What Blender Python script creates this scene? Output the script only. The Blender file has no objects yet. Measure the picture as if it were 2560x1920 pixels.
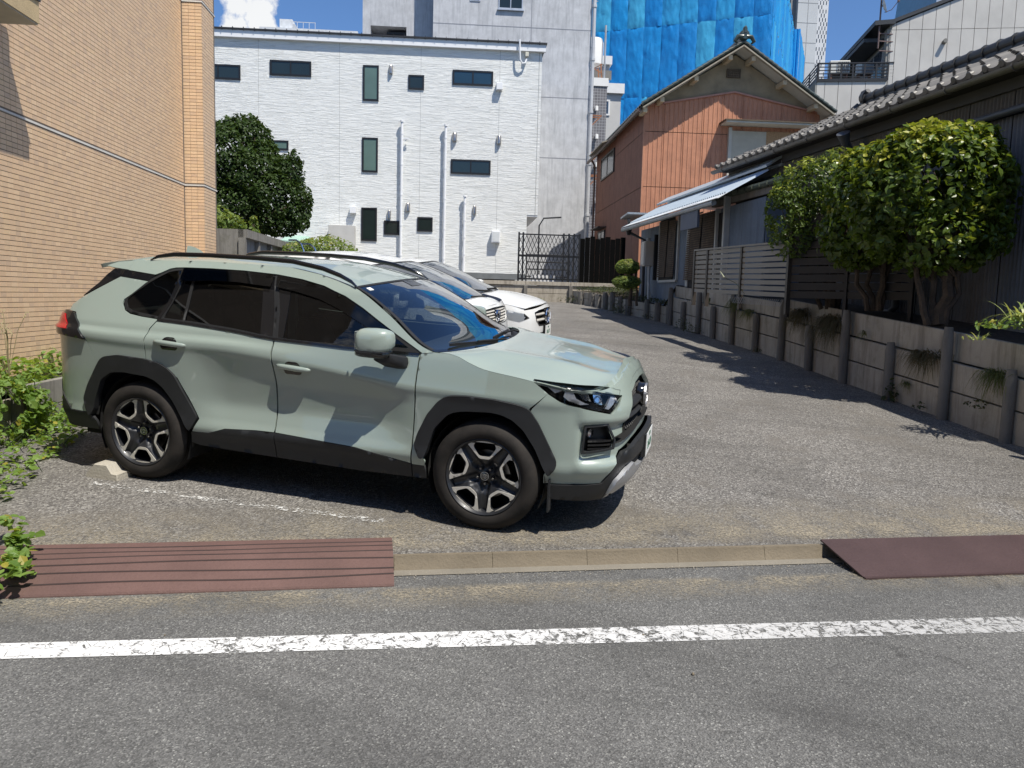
import bpy, bmesh, math, random
from mathutils import Vector, Matrix, noise
from mathutils.geometry import delaunay_2d_cdt, intersect_point_line
R=math.radians
scene=bpy.context.scene
COL=scene.collection
rnd=random.Random(7)
# ------------------------------------------------------------------ camera
CAM_LOC=Vector((1.598217,-5.836813,1.480703)); YAW,PITCH,ROLL,FPX=0.278131,0.107369,0.025956,2000.0
_cy,_sy,_cp,_sp=math.cos(YAW),math.sin(YAW),math.cos(PITCH),math.sin(PITCH)
FWD=Vector((-_sy*_cp,_cy*_cp,-_sp)); _r=Vector((_cy,_sy,0)); _u=_r.cross(FWD)
RIGHT=math.cos(ROLL)*_r+math.sin(ROLL)*_u; UP=-math.sin(ROLL)*_r+math.cos(ROLL)*_u
cam_data=bpy.data.cameras.new('camera'); cam=bpy.data.objects.new('camera',cam_data); COL.objects.link(cam)
cam.matrix_world=Matrix(((RIGHT.x,UP.x,-FWD.x,CAM_LOC.x),(RIGHT.y,UP.y,-FWD.y,CAM_LOC.y),(RIGHT.z,UP.z,-FWD.z,CAM_LOC.z),(0,0,0,1)))
cam_data.sensor_width=36; cam_data.lens=36*FPX/2560; cam_data.clip_start=.05; cam_data.clip_end=6000
scene.camera=cam
# ------------------------------------------------------------------ light
SUN=Vector((.48,-.31,1)).normalized()
world=bpy.data.worlds.new('World'); scene.world=world; world.use_nodes=True
wn=world.node_tree; wn.nodes.clear()
sky=wn.nodes.new('ShaderNodeTexSky'); sky.sky_type='NISHITA'; sky.sun_disc=False
sky.sun_elevation=math.asin(SUN.z); sky.sun_rotation=math.atan2(SUN.x,SUN.y)
sky.altitude=1500; sky.air_density=1.0; sky.dust_density=.2; sky.ozone_density=4.0
SKY_TINT=True
bg=wn.nodes.new('ShaderNodeBackground'); bg.inputs['Strength'].default_value=.05
wo=wn.nodes.new('ShaderNodeOutputWorld')
wn.links.new(sky.outputs[0],bg.inputs[0]); wn.links.new(bg.outputs[0],wo.inputs[0])
sl=bpy.data.lights.new('sun','SUN'); sl.energy=5.0; sl.angle=R(.5); sl.color=(1,.945,.85)
so=bpy.data.objects.new('sun',sl); COL.objects.link(so); so.rotation_euler=SUN.to_track_quat('Z','Y').to_euler(); so.location=(6,-6,20)
vs=scene.view_settings; vs.view_transform='Standard'; vs.look='None'; vs.exposure=.27; vs.gamma=1; vs.use_curve_mapping=False
# ------------------------------------------------------------------ survey of the place: sight lines from the camera station
def ray(px,py): return FWD+(px-1280)/FPX*RIGHT-(py-960)/FPX*UP
def at(px,py,D): return CAM_LOC+ray(px,py)*D
GA,GB=-.0419,.0727
def lz(x,y):
    y2=max(y,-3.0); return GA*x+(GB*y2 if y2<9 else GB*9+.048*(y2-9))
def on_lot(px,py):
    d=ray(px,py); t=1.0
    while t<80:
        p=CAM_LOC+d*t
        if p.z<lz(p.x,p.y): break
        t+=.02
    return CAM_LOC+d*t
class Frame:
    """upright wall plane: origin o, u along the wall, v into the building"""
    def __init__(s,o,ang): s.o=Vector(o); s.u=Vector((math.cos(ang),math.sin(ang),0)); s.v=Vector((-math.sin(ang),math.cos(ang),0))
    def w(s,u,v,z): return s.o+s.u*u+s.v*v+Vector((0,0,z))
    def uz(s,px,py,v=0):
        d=ray(px,py); t=((s.o-CAM_LOC).dot(s.v)+v)/d.dot(s.v); p=CAM_LOC+d*t-s.o; return p.dot(s.u),p.z
    def vz(s,px,py,u=0):
        d=ray(px,py); t=((s.o-CAM_LOC).dot(s.u)+u)/d.dot(s.u); p=CAM_LOC+d*t-s.o; return p.dot(s.v),p.z
# ------------------------------------------------------------------ object helpers
def thing(name,label,cat,loc=(0,0,0),group=None,kind=None,mtx=None):
    o=bpy.data.objects.new(name,None); COL.objects.link(o); o.empty_display_size=.1
    if mtx is not None: o.matrix_world=mtx
    else: o.location=loc
    tag(o,label,cat,group,kind); return o
def tag(o,label=None,cat=None,group=None,kind=None):
    if label: o['label']=label
    if cat: o['category']=cat
    if group: o['group']=group
    if kind: o['kind']=kind
    return o
def par(o,parent):
    if parent is None: return o
    o.parent=parent; m=Matrix.Identity(4); p=parent
    while p is not None: m=p.matrix_basis@m if p is parent else p.matrix_basis@m; p=p.parent
    o.matrix_parent_inverse=ROOTM(parent).inverted(); return o
def ROOTM(p):
    m=p.matrix_basis.copy()
    while p.parent is not None: m=p.parent.matrix_basis@p.matrix_parent_inverse@m; p=p.parent
    return m
def mesh(name,vs_,fs,mat,parent=None,smooth=False,local=False,mats=None,fm=None):
    me=bpy.data.meshes.new(name); me.from_pydata([tuple(v) for v in vs_],[],fs); 
    if smooth: me.polygons.foreach_set('use_smooth',[True]*len(me.polygons))
    for m in (mats or [mat]): me.materials.append(m)
    if fm: me.polygons.foreach_set('material_index',fm)
    me.update()
    o=bpy.data.objects.new(name,me); COL.objects.link(o)
    if parent is not None:
        o.parent=parent
        if not local: o.matrix_parent_inverse=ROOTM(parent).inverted()
    return o
class MB:
    """collects boxes, bars, tubes and quads in world (or local) coordinates into one mesh"""
    def __init__(s): s.v=[]; s.f=[]
    def add(s,vs_,fs): k=len(s.v); s.v+=[tuple(v) for v in vs_]; s.f+=[tuple(i+k for i in f) for f in fs]; return s
    def quad(s,a,b,c,d): return s.add([a,b,c,d],[(0,1,2,3)])
    def hexa(s,p): # 8 points: bottom 4 (ccw), top 4
        return s.add(p,[(3,2,1,0),(4,5,6,7),(0,1,5,4),(1,2,6,5),(2,3,7,6),(3,0,4,7)])
    def box(s,x0,x1,y0,y1,z0,z1): return s.hexa([(x0,y0,z0),(x1,y0,z0),(x1,y1,z0),(x0,y1,z0),(x0,y0,z1),(x1,y0,z1),(x1,y1,z1),(x0,y1,z1)])
    def fbox(s,F,u0,u1,v0,v1,z0,z1):
        return s.hexa([F.w(u0,v0,z0),F.w(u1,v0,z0),F.w(u1,v1,z0),F.w(u0,v1,z0),F.w(u0,v0,z1),F.w(u1,v0,z1),F.w(u1,v1,z1),F.w(u0,v1,z1)])
    def tube(s,pts,r,n=8,cap=True):
        pts=[Vector(p) for p in pts]; rs=r if isinstance(r,(list,tuple)) else [r]*len(pts); rings=[]
        pn=None
        for i,p in enumerate(pts):
            t=(pts[min(i+1,len(pts)-1)]-pts[max(i-1,0)]).normalized()
            if pn is None: pn=t.orthogonal().normalized()
            a=(pn-t*pn.dot(t)); a=a.normalized() if a.length>1e-6 else t.orthogonal().normalized(); pn=a; b=t.cross(a)
            rings.append([p+(a*math.cos(6.28318*k/n)+b*math.sin(6.28318*k/n))*rs[i] for k in range(n)])
        v=[q for g in rings for q in g]; f=[]
        for i in range(len(pts)-1):
            for k in range(n): f.append((i*n+k,i*n+(k+1)%n,(i+1)*n+(k+1)%n,(i+1)*n+k))
        if cap: f.append(tuple(range(n))[::-1]); f.append(tuple((len(pts)-1)*n+k for k in range(n)))
        return s.add(v,f)
    def bar(s,a,b,w,h,up=(0,0,1)):
        a,b=Vector(a),Vector(b); t=(b-a).normalized(); up=Vector(up); sd=t.cross(up).normalized()*w/2; u=sd.cross(t).normalized()*h/2
        return s.hexa([a-sd-u,a+sd-u,b+sd-u,b-sd-u,a-sd+u,a+sd+u,b+sd+u,b-sd+u])
    def loft(s,rings,closed=True,caps=True):
        n=len(rings[0]); v=[q for g in rings for q in g]; f=[]
        for i in range(len(rings)-1):
            for k in range(n if closed else n-1): f.append((i*n+k,i*n+(k+1)%n,(i+1)*n+(k+1)%n,(i+1)*n+k))
        if caps and closed: f.append(tuple(range(n))[::-1]); f.append(tuple((len(rings)-1)*n+k for k in range(n)))
        return s.add(v,f)
    def revolve(s,c,axis,prof,n=32,a0=0,ref=None):
        """prof: (radius, distance along axis)"""
        c=Vector(c); ax=Vector(axis).normalized(); a=Vector(ref) if ref else ax.orthogonal().normalized(); b=ax.cross(a)
        rings=[[c+ax*d+(a*math.cos(a0+6.283185*k/n)+b*math.sin(a0+6.283185*k/n))*r for k in range(n)] for r,d in prof]
        return s.loft(rings,True,False)
    def build(s,name,mat,parent=None,smooth=False,local=False,bevel=0,fix=True):
        o=mesh(name,s.v,s.f,mat,parent,smooth,local)
        if fix:
            bm=bmesh.new(); bm.from_mesh(o.data); bmesh.ops.recalc_face_normals(bm,faces=bm.faces)
            if smooth:
                for e in bm.edges:
                    if len(e.link_faces)==2 and e.calc_face_angle(0)>.7: e.smooth=False
            bm.to_mesh(o.data); bm.free()
        if bevel: 
            m=o.modifiers.new('bevel','BEVEL'); m.width=bevel; m.segments=2; m.limit_method='ANGLE'
        return o
# ------------------------------------------------------------------ materials
class NT:
    def __init__(s,name):
        s.m=bpy.data.materials.new(name); s.m.use_nodes=True; s.t=s.m.node_tree; s.t.nodes.clear()
        s.out=s.n('ShaderNodeOutputMaterial')
    def n(s,t,**kw):
        x=s.t.nodes.new(t)
        for k,v in kw.items():
            if isinstance(k,str) and hasattr(x,k): setattr(x,k,v)
        return x
    def l(s,a,b): s.t.links.new(a,b)
    def coord(s,kind='Object',scale=(1,1,1),rot=(0,0,0)):
        c=s.n('ShaderNodeTexCoord'); m=s.n('ShaderNodeMapping'); m.inputs['Scale'].default_value=scale; m.inputs['Rotation'].default_value=rot
        s.l(c.outputs[kind],m.inputs[0]); return m.outputs[0]
    def noise(s,scale,detail=4,rough=.55,co=None,dist=0):
        x=s.n('ShaderNodeTexNoise'); x.inputs['Scale'].default_value=scale; x.inputs['Detail'].default_value=detail; x.inputs['Roughness'].default_value=rough; x.inputs['Distortion'].default_value=dist
        if co is not None: s.l(co,x.inputs['Vector'])
        return x.outputs[0]
    def vor(s,scale,co=None,feature='F1',out=0,rand=1):
        x=s.n('ShaderNodeTexVoronoi'); x.feature=feature; x.inputs['Scale'].default_value=scale; x.inputs['Randomness'].default_value=rand
        if co is not None: s.l(co,x.inputs['Vector'])
        return x.outputs[out]
    def ramp(s,fac,stops,interp='LINEAR'):
        x=s.n('ShaderNodeValToRGB'); x.color_ramp.interpolation=interp; e=x.color_ramp.elements
        while len(e)<len(stops): e.new(.5)
        for q,(p,c) in zip(e,stops):
            q.position=p; q.color=(c,c,c,1) if isinstance(c,(int,float)) else (*c,1)
        s.l(fac,x.inputs[0]); return x.outputs[0]
    def mix(s,fac,a,b,mode='MIX'):
        x=s.n('ShaderNodeMix'); x.data_type='RGBA'; x.blend_type=mode
        for i,v in ((0,fac),(6,a),(7,b)):
            if isinstance(v,(int,float)): 
                if i==0: x.inputs[0].default_value=v
                else: x.inputs[i].default_value=(v,v,v,1)
            elif isinstance(v,tuple): x.inputs[i].default_value=(*v,1)
            else: s.l(v,x.inputs[i])
        return x.outputs[2]
    def math(s,op,a,b=0.0):
        x=s.n('ShaderNodeMath'); x.operation=op
        for i,v in ((0,a),(1,b)):
            if isinstance(v,(int,float)): x.inputs[i].default_value=v
            else: s.l(v,x.inputs[i])
        return x.outputs[0]
    def bump(s,h,strength=.5,dist=.01,normal=None):
        x=s.n('ShaderNodeBump'); x.inputs['Strength'].default_value=strength; x.inputs['Distance'].default_value=dist; s.l(h,x.inputs['Height'])
        if normal is not None: s.l(normal,x.inputs['Normal'])
        return x.outputs[0]
    def bsdf(s,color=None,rough=.5,metal=0,spec=.5,normal=None,coat=0,coat_rough=.03,emit=None):
        b=s.n('ShaderNodeBsdfPrincipled'); I=b.inputs
        for k,v in (('Base Color',color),('Roughness',rough),('Metallic',metal)):
            if v is None: continue
            if isinstance(v,(int,float)): I[k].default_value=v
            elif isinstance(v,tuple): I[k].default_value=(*v,1)
            else: s.l(v,I[k])
        I['Specular IOR Level'].default_value=spec; I['Coat Weight'].default_value=coat; I['Coat Roughness'].default_value=coat_rough
        if normal is not None: s.l(normal,I['Normal'])
        s.l(b.outputs[0],s.out.inputs[0]); s.b=b; return s.m
_mc={}
def plain(name,color,rough=.5,metal=0,spec=.5,coat=0,var=.12,vscale=3,bump=0,bscale=60,bdist=.004):
    """coloured surface with slight uneven tone, roughness and relief"""
    if name in _mc: return _mc[name]
    t=NT(name); co=t.coord()
    n=t.noise(vscale,5,.6,co); k1=tuple(max(0,c*(1-var)) for c in color); k2=tuple(min(1,c*(1+var)) for c in color)
    c=t.ramp(n,[(.3,k1),(.7,k2)]); n2=t.noise(vscale*4,3,.6,co)
    r=t.math('ADD',rough-.06,t.math('MULTIPLY',n2,.12))
    nb=t.bump(t.noise(bscale,4,.6,co),bump,bdist) if bump else None
    _mc[name]=t.bsdf(c,r,metal,spec,nb,coat); return _mc[name]
def glass(name,tint,refl=1.0,rough=.0):
    t=NT(name); tr=t.n('ShaderNodeBsdfTransparent'); tr.inputs[0].default_value=(*tint,1)
    g=t.n('ShaderNodeBsdfGlossy'); g.inputs['Roughness'].default_value=rough
    f=t.n('ShaderNodeFresnel'); f.inputs[0].default_value=1.52
    fm=t.math('MULTIPLY',f.outputs[0],refl); mx=t.n('ShaderNodeMixShader')
    t.l(fm,mx.inputs[0]); t.l(tr.outputs[0],mx.inputs[1]); t.l(g.outputs[0],mx.inputs[2]); t.l(mx.outputs[0],t.out.inputs[0]); return t.m
# ------------------------------------------------------------------ vehicles
def inpoly(x,y,poly):
    c=False; n=len(poly); j=n-1
    for i in range(n):
        xi,yi=poly[i];xj,yj=poly[j]
        if (yi>y)!=(yj>y) and x<(xj-xi)*(y-yi)/(yj-yi+1e-12)+xi: c=not c
        j=i
    return c
def resample(poly,step):
    out=[]
    for i,a in enumerate(poly):
        b=poly[(i+1)%len(poly)]; d=math.dist(a,b); n=max(1,round(d/step))
        out+=[(a[0]+(b[0]-a[0])*k/n,a[1]+(b[1]-a[1])*k/n) for k in range(n)]
    return out
def rounded(poly,r,n=3):
    out=[]; N=len(poly)
    for i in range(N):
        p,a,b=poly[i],poly[i-1],poly[(i+1)%N]
        da,db=math.dist(p,a),math.dist(p,b); q=min(r,da*.45,db*.45)
        A=(p[0]+(a[0]-p[0])*q/da,p[1]+(a[1]-p[1])*q/da); B=(p[0]+(b[0]-p[0])*q/db,p[1]+(b[1]-p[1])*q/db)
        for k in range(n+1):
            t=k/n; out.append(((1-t)**2*A[0]+2*t*(1-t)*p[0]+t*t*B[0],(1-t)**2*A[1]+2*t*(1-t)*p[1]+t*t*B[1]))
    return out
def panel(name,outline,fn,mat,parent,step=.035,rim=.012,holes=(),ref=(-1.3,0,.8),local=True,smooth=True,flip=False):
    rings=[resample(outline,step)]+[resample(h,step) for h in holes]
    vs2=[];edges=[]
    for r in rings:
        k=len(vs2); vs2+=[Vector(p) for p in r]; edges+=[(k+i,k+(i+1)%len(r)) for i in range(len(r))]
    nb=len(vs2); segs=[(vs2[a],vs2[b]) for a,b in edges]
    x0=min(p[0] for p in outline);x1=max(p[0] for p in outline);y0=min(p[1] for p in outline);y1=max(p[1] for p in outline)
    cell={}
    for p in vs2: cell.setdefault((int(p.x/step),int(p.y/step)),[]).append(p)
    i=0; y=y0+step*.5
    while y<y1:
        x=x0+(step*.5 if i%2 else step)
        while x<x1:
            if inpoly(x,y,outline) and not any(inpoly(x,y,h) for h in holes):
                q=Vector((x,y)); ci,cj=int(x/step),int(y/step)
                if all((q-b).length>step*.55 for a in(-1,0,1) for c in(-1,0,1) for b in cell.get((ci+a,cj+c),())): vs2.append(q)
            x+=step
        y+=step*.87; i+=1
    V,E_,F_,_,_,_=delaunay_2d_cdt(vs2,edges,[],0,1e-6)
    pts=[Vector(fn(v.x,v.y)) for v in V]; fs=[]
    for f in F_:
        cx=sum(V[k].x for k in f)/len(f); cy=sum(V[k].y for k in f)/len(f)
        if inpoly(cx,cy,outline) and not any(inpoly(cx,cy,h) for h in holes): fs.append(list(f))
    bm=bmesh.new(); bv=[bm.verts.new(p) for p in pts]
    for f in fs:
        try: bm.faces.new([bv[k] for k in f])
        except ValueError: pass
    for v in list(bm.verts):
        if not v.link_faces: bm.verts.remove(v)
    bmesh.ops.recalc_face_normals(bm,faces=bm.faces); bm.normal_update()
    rf=Vector(ref); s=sum(f.normal.dot(f.calc_center_median()-rf)*f.calc_area() for f in bm.faces)
    if (s<0)!=flip:
        bmesh.ops.reverse_faces(bm,faces=bm.faces); bm.normal_update()
    if rim:
        be=[e for e in bm.edges if len(e.link_faces)==1]; nm={}
        for e in be:
            for v in e.verts:
                if v not in nm: nm[v]=bm.verts.new(v.co-v.normal*rim)
        for e in be:
            f=e.link_faces[0]; l=next(l for l in f.loops if l.edge==e); a,b=l.vert,l.link_loop_next.vert
            bm.faces.new([b,a,nm[a],nm[b]]); e.smooth=False
    me=bpy.data.meshes.new(name)
    for f in bm.faces: f.smooth=smooth
    bm.to_mesh(me); bm.free(); me.materials.append(mat)
    o=bpy.data.objects.new(name,me); COL.objects.link(o)
    if parent is not None:
        o.parent=parent
        if not local: o.matrix_parent_inverse=ROOTM(parent).inverted()
    return o
def paint(name,col,flake=.03,rough=.34):
    t=NT(name); co=t.coord()
    n=t.noise(900,2,.5,co); c=t.ramp(n,[(.35,tuple(v*(1-flake) for v in col)),(.65,tuple(min(1,v*(1+flake)) for v in col))])
    # thin road dust towards the sills
    d=t.noise(14,5,.65,co); dm=t.ramp(d,[(.52,0),(.75,1)]); c=t.mix(t.math('MULTIPLY',dm,.10),c,(.33,.30,.26))
    r=t.math('ADD',rough,t.math('MULTIPLY',dm,.12))
    return t.bsdf(c,r,.0,.5,None,1.0,.02)
M_sage=paint('sage_green_paint',(.295,.352,.312))
M_white=paint('white_car_paint',(.80,.81,.80),.01)
M_plast=plain('black_grained_plastic',(.016,.017,.019),.55,var=.2,vscale=8,bump=.25,bscale=900,bdist=.0006)
M_gloss=plain('gloss_black_trim',(.008,.008,.009),.12,coat=.6,var=.1)
M_rub=plain('black_rubber_seal',(.012,.012,.012),.6)
M_dark=plain('dark_underbody',(.006,.006,.006),.9)
M_chrome=plain('chrome',(.75,.76,.78),.12,1,var=.05)
M_silver=plain('machined_alloy',(.60,.575,.52),.45,.3,var=.08,vscale=30)
M_skid=plain('silver_painted_plastic',(.42,.43,.45),.35,.55,var=.08)
M_rimb=plain('black_painted_alloy',(.014,.015,.018),.42,coat=.25,var=.1)
def tyre_mat():
    t=NT('tyre_rubber'); co=t.coord(); n=t.noise(7,6,.65,co)
    c=t.ramp(n,[(.35,(.012,.011,.010)),(.62,(.028,.024,.021)),(.85,(.05,.042,.034))])
    w=t.noise(160,3,.6,co); return t.bsdf(c,.78,0,.3,t.bump(w,.3,.001))
M_tyre=tyre_mat()
M_disc=plain('brake_disc_steel',(.22,.21,.2),.4,1,var=.15,vscale=20)
M_lens=glass('clear_lamp_lens',(.95,.96,.97),.8)
M_refl=plain('lamp_reflector',(.85,.86,.88),.38,.35,var=.1,vscale=60,bump=.6,bscale=90,bdist=.003)
M_lampd=plain('lamp_dark_housing',(.02,.021,.024),.25,coat=.4)
M_red=plain('red_lamp_lens',(.42,.012,.012),.12,coat=.9,var=.12,vscale=40)
M_scr=glass('windscreen_glass',(.62,.70,.70),2.6)
M_gls=glass('side_window_glass',(.34,.37,.36),1.6)
M_priv=glass('privacy_glass',(.035,.036,.038),1.7)
M_visor=glass('smoked_rain_visor',(.035,.03,.03),1.6,.04)
M_seat=plain('dark_seat_fabric',(.02,.021,.023),.85,var=.2,vscale=12)
M_dash=plain('dashboard_vinyl',(.045,.048,.052),.6)
M_int=plain('interior_trim',(.30,.31,.29),.7)
M_plate=plain('number_plate_white',(.80,.82,.80),.35,var=.03)
M_pgreen=plain('plate_green_ink',(.02,.12,.06),.5)
M_amber=plain('amber_indicator',(.75,.32,.08),.2,coat=.5)
def interp(xs,ys,x):
    n=len(xs)
    if x<=xs[0]: return ys[0]
    if x>=xs[-1]: return ys[-1]
    i=0
    while i<n-2 and xs[i+1]<=x: i+=1
    def sl(k): return (ys[k+1]-ys[k])/(xs[k+1]-xs[k])
    def m(k):
        if k==0: return sl(0)
        if k==n-1: return sl(n-2)
        a,b=sl(k-1),sl(k)
        return 0 if a*b<=0 else 2*a*b/(a+b)
    h=xs[i+1]-xs[i]; t=(x-xs[i])/h
    return (2*t**3-3*t*t+1)*ys[i]+(t**3-2*t*t+t)*h*m(i)+(3*t*t-2*t**3)*ys[i+1]+(t**3-t*t)*h*m(i+1)
def lerp(xs,ys,x):
    if x<=xs[0]: return ys[0]
    for i in range(len(xs)-1):
        if x<=xs[i+1]: return ys[i]+(ys[i+1]-ys[i])*(x-xs[i])/(xs[i+1]-xs[i])
    return ys[-1]
def smooth(a,b,x):
    t=min(1,max(0,(x-a)/(b-a))); return t*t*(3-2*t)
class Shape:
    """A car body: a band wrapped round a plan curve, plus roof, bonnet and screen patches. x forward, y half width, z up."""
    def __init__(s,plan,side,front,rear,belt=(1.16,.045,.5),round_top=None):
        pts=[]
        n=len(plan)
        for i in range(n-1):          # centripetal-ish Catmull-Rom through the plan points
            p0=plan[max(i-1,0)];p1=plan[i];p2=plan[i+1];p3=plan[min(i+2,n-1)]
            if i==0: p0=(p1[0],-p2[1])
            if i==n-2: p3=(p2[0],-p1[1])
            for k in range(24):
                t=k/24
                pts.append(tuple(.5*((2*p1[j])+(-p0[j]+p2[j])*t+(2*p0[j]-5*p1[j]+4*p2[j]-p3[j])*t*t+(-p0[j]+3*p1[j]-3*p2[j]+p3[j])*t**3) for j in (0,1)))
        pts.append(plan[-1])
        L=[0]
        for a,b in zip(pts,pts[1:]): L.append(L[-1]+((a[0]-b[0])**2+(a[1]-b[1])**2)**.5)
        s.pts,s.L,s.len=pts,L,L[-1]; s.side,s.front,s.rear,s.belt=side,front,rear,belt
        k=max(range(len(pts)),key=lambda i:pts[i][1]); s.pmid=L[k]
        s.rt=round_top
    def plan(s,p):
        p=min(max(p,0),s.len-1e-6); L=s.L; lo,hi=0,len(L)-1
        while hi-lo>1:
            m=(lo+hi)//2
            if L[m]<=p: lo=m
            else: hi=m
        t=(p-L[lo])/(L[hi]-L[lo]); a,b=s.pts[lo],s.pts[hi]
        def tan(i):
            i0,i1=max(i-1,0),min(i+1,len(s.pts)-1); u=(s.pts[i1][0]-s.pts[i0][0],s.pts[i1][1]-s.pts[i0][1]); l=(u[0]**2+u[1]**2)**.5; return u[0]/l,u[1]/l
        ta,tb=tan(lo),tan(hi); tx,ty=ta[0]*(1-t)+tb[0]*t,ta[1]*(1-t)+tb[1]*t
        l=(tx*tx+ty*ty)**.5
        return (a[0]+(b[0]-a[0])*t,a[1]+(b[1]-a[1])*t),(-ty/l,tx/l) # point, inward normal is rotated tangent
    def inset(s,p,z,x):
        f=smooth(*s.front[0],p) if s.front else 1   # 0 at the nose centre, 1 on the flank
        r=smooth(*s.rear[0],s.len-p)
        ds=interp(*s.side(x),z) if callable(s.side) else interp(*s.side,z)
        df=interp(*s.front[1],z); dr=interp(*s.rear[1],z)
        d=ds*f*r+df*(1-f)+dr*(1-r)
        zb,_,k=s.belt
        return d+max(0,z-zb)*k*f*r+(max(0,z-1.5)*.3 if f*r>.5 else 0)
    def band(s,p,z,off=0.0):
        c,n=s.plan(p); d=s.inset(p,z,c[0])-off
        if n[1]>0 or (n[0]<0 and c[0]>0): pass
        # inward normal: towards the middle of the car
        ix,iy=n
        if ix*(-1.3-c[0])+iy*(0-c[1])<0: ix,iy=-ix,-iy
        return (c[0]+ix*d,c[1]+iy*d,z)
    def p_of_x(s,x):              # flank arc length at station x (between the corners)
        b=None
        for i in range(len(s.pts)-1):
            a,c=s.pts[i],s.pts[i+1]
            if c[0]<=x<=a[0]: 
                t=(a[0]-x)/(a[0]-c[0]+1e-9); return s.L[i]+t*(s.L[i+1]-s.L[i])
        return 0 if x>0 else s.len
RAV_PLAN=[(.935,0),(.925,.25),(.895,.48),(.845,.63),(.76,.74),(.63,.82),(.42,.875),(.1,.90),(-.6,.895),(-1.4,.892),(-2.2,.895),(-2.7,.905),(-3.1,.897),(-3.35,.87),(-3.49,.81),(-3.565,.70),(-3.61,.45),(-3.63,.2),(-3.635,0)]
def rav_side(x):
    # shoulder line rises towards the back; doors tuck in below it and flare out again at the sill
    zc=interp([-3.4,-2.6,-2.1,-1.57,-1.2,-.49,.3],[1.06,1.04,1.05,1.02,.985,.915,.90],x); k=smooth(-.42,-.80,-x*-1) if False else (1-smooth(-.85,-.42,x))*(smooth(-2.35,-1.95,x))
    t=.012+.046*k
    return ([.2,.38,.45,.54,.66,.80,zc-.05,zc,zc+.045,1.12,1.16],[.06,.03,.004+.004*k,.012+.022*k,t,t*.82,.008+.005*k,.0,.007,.034,.047])
RAV=Shape(RAV_PLAN,
 rav_side,
 ((.55,1.15),([.2,.3,.42,.55,.62,.8,.9,.98,1.04,1.085,1.16],[.13,.06,.02,.0,.0,.02,.035,.07,.105,.15,.3])),
 ((.45,1.0),([.2,.3,.5,.75,.9,1.05,1.2,1.4,1.6],[.12,.06,.0,.012,.025,.025,.065,.30,.5])))

def text_mesh(s,size,depth=.002):
    c=bpy.data.curves.new('lettering','FONT'); c.body=s; c.size=size; c.extrude=depth; c.align_x='CENTER'; c.align_y='CENTER'; c.resolution_u=3
    o=bpy.data.objects.new('lettering',c); COL.objects.link(o); dg=bpy.context.evaluated_depsgraph_get()
    me=bpy.data.meshes.new_from_object(o.evaluated_get(dg)); bpy.data.objects.remove(o); bpy.data.curves.remove(c); return me
def lettering(s,size,mat,parent,mtx,name='lettering',bold=0):
    me=text_mesh(s,size); me.materials.clear(); me.materials.append(mat); o=bpy.data.objects.new(name,me); COL.objects.link(o); o.parent=parent; o.matrix_basis=mtx; return o
def ellipse_ring(mb,c,ax,ay,rx,ry,w,h,n=28):
    """flat-ish ring round c in the plane of unit vectors ax, ay"""
    c,ax,ay=Vector(c),Vector(ax),Vector(ay); nz=ax.cross(ay); rings=[]
    for k in range(n+1):
        a=6.283185*k/n; d=ax*math.cos(a)*rx+ay*math.sin(a)*ry; dn=(ax*math.cos(a)+ay*math.sin(a)).normalized()
        p=c+d; rings.append([p-dn*w/2-nz*h/2,p+dn*w/2-nz*h/2,p+dn*w/4+nz*h/2,p-dn*w/4+nz*h/2])
    mb.loft(rings,True,False)
def three_ovals(mb,c,ax,ay,s,h):
    ax,ay=Vector(ax),Vector(ay); c=Vector(c)
    ellipse_ring(mb,c,ax,ay,s,s*.68,s*.14,h); ellipse_ring(mb,c+ay*s*.2,ax,ay,s*.62,s*.27,s*.12,h); ellipse_ring(mb,c-ay*s*.03,ax,ay,s*.24,s*.60,s*.12,h)
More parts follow.
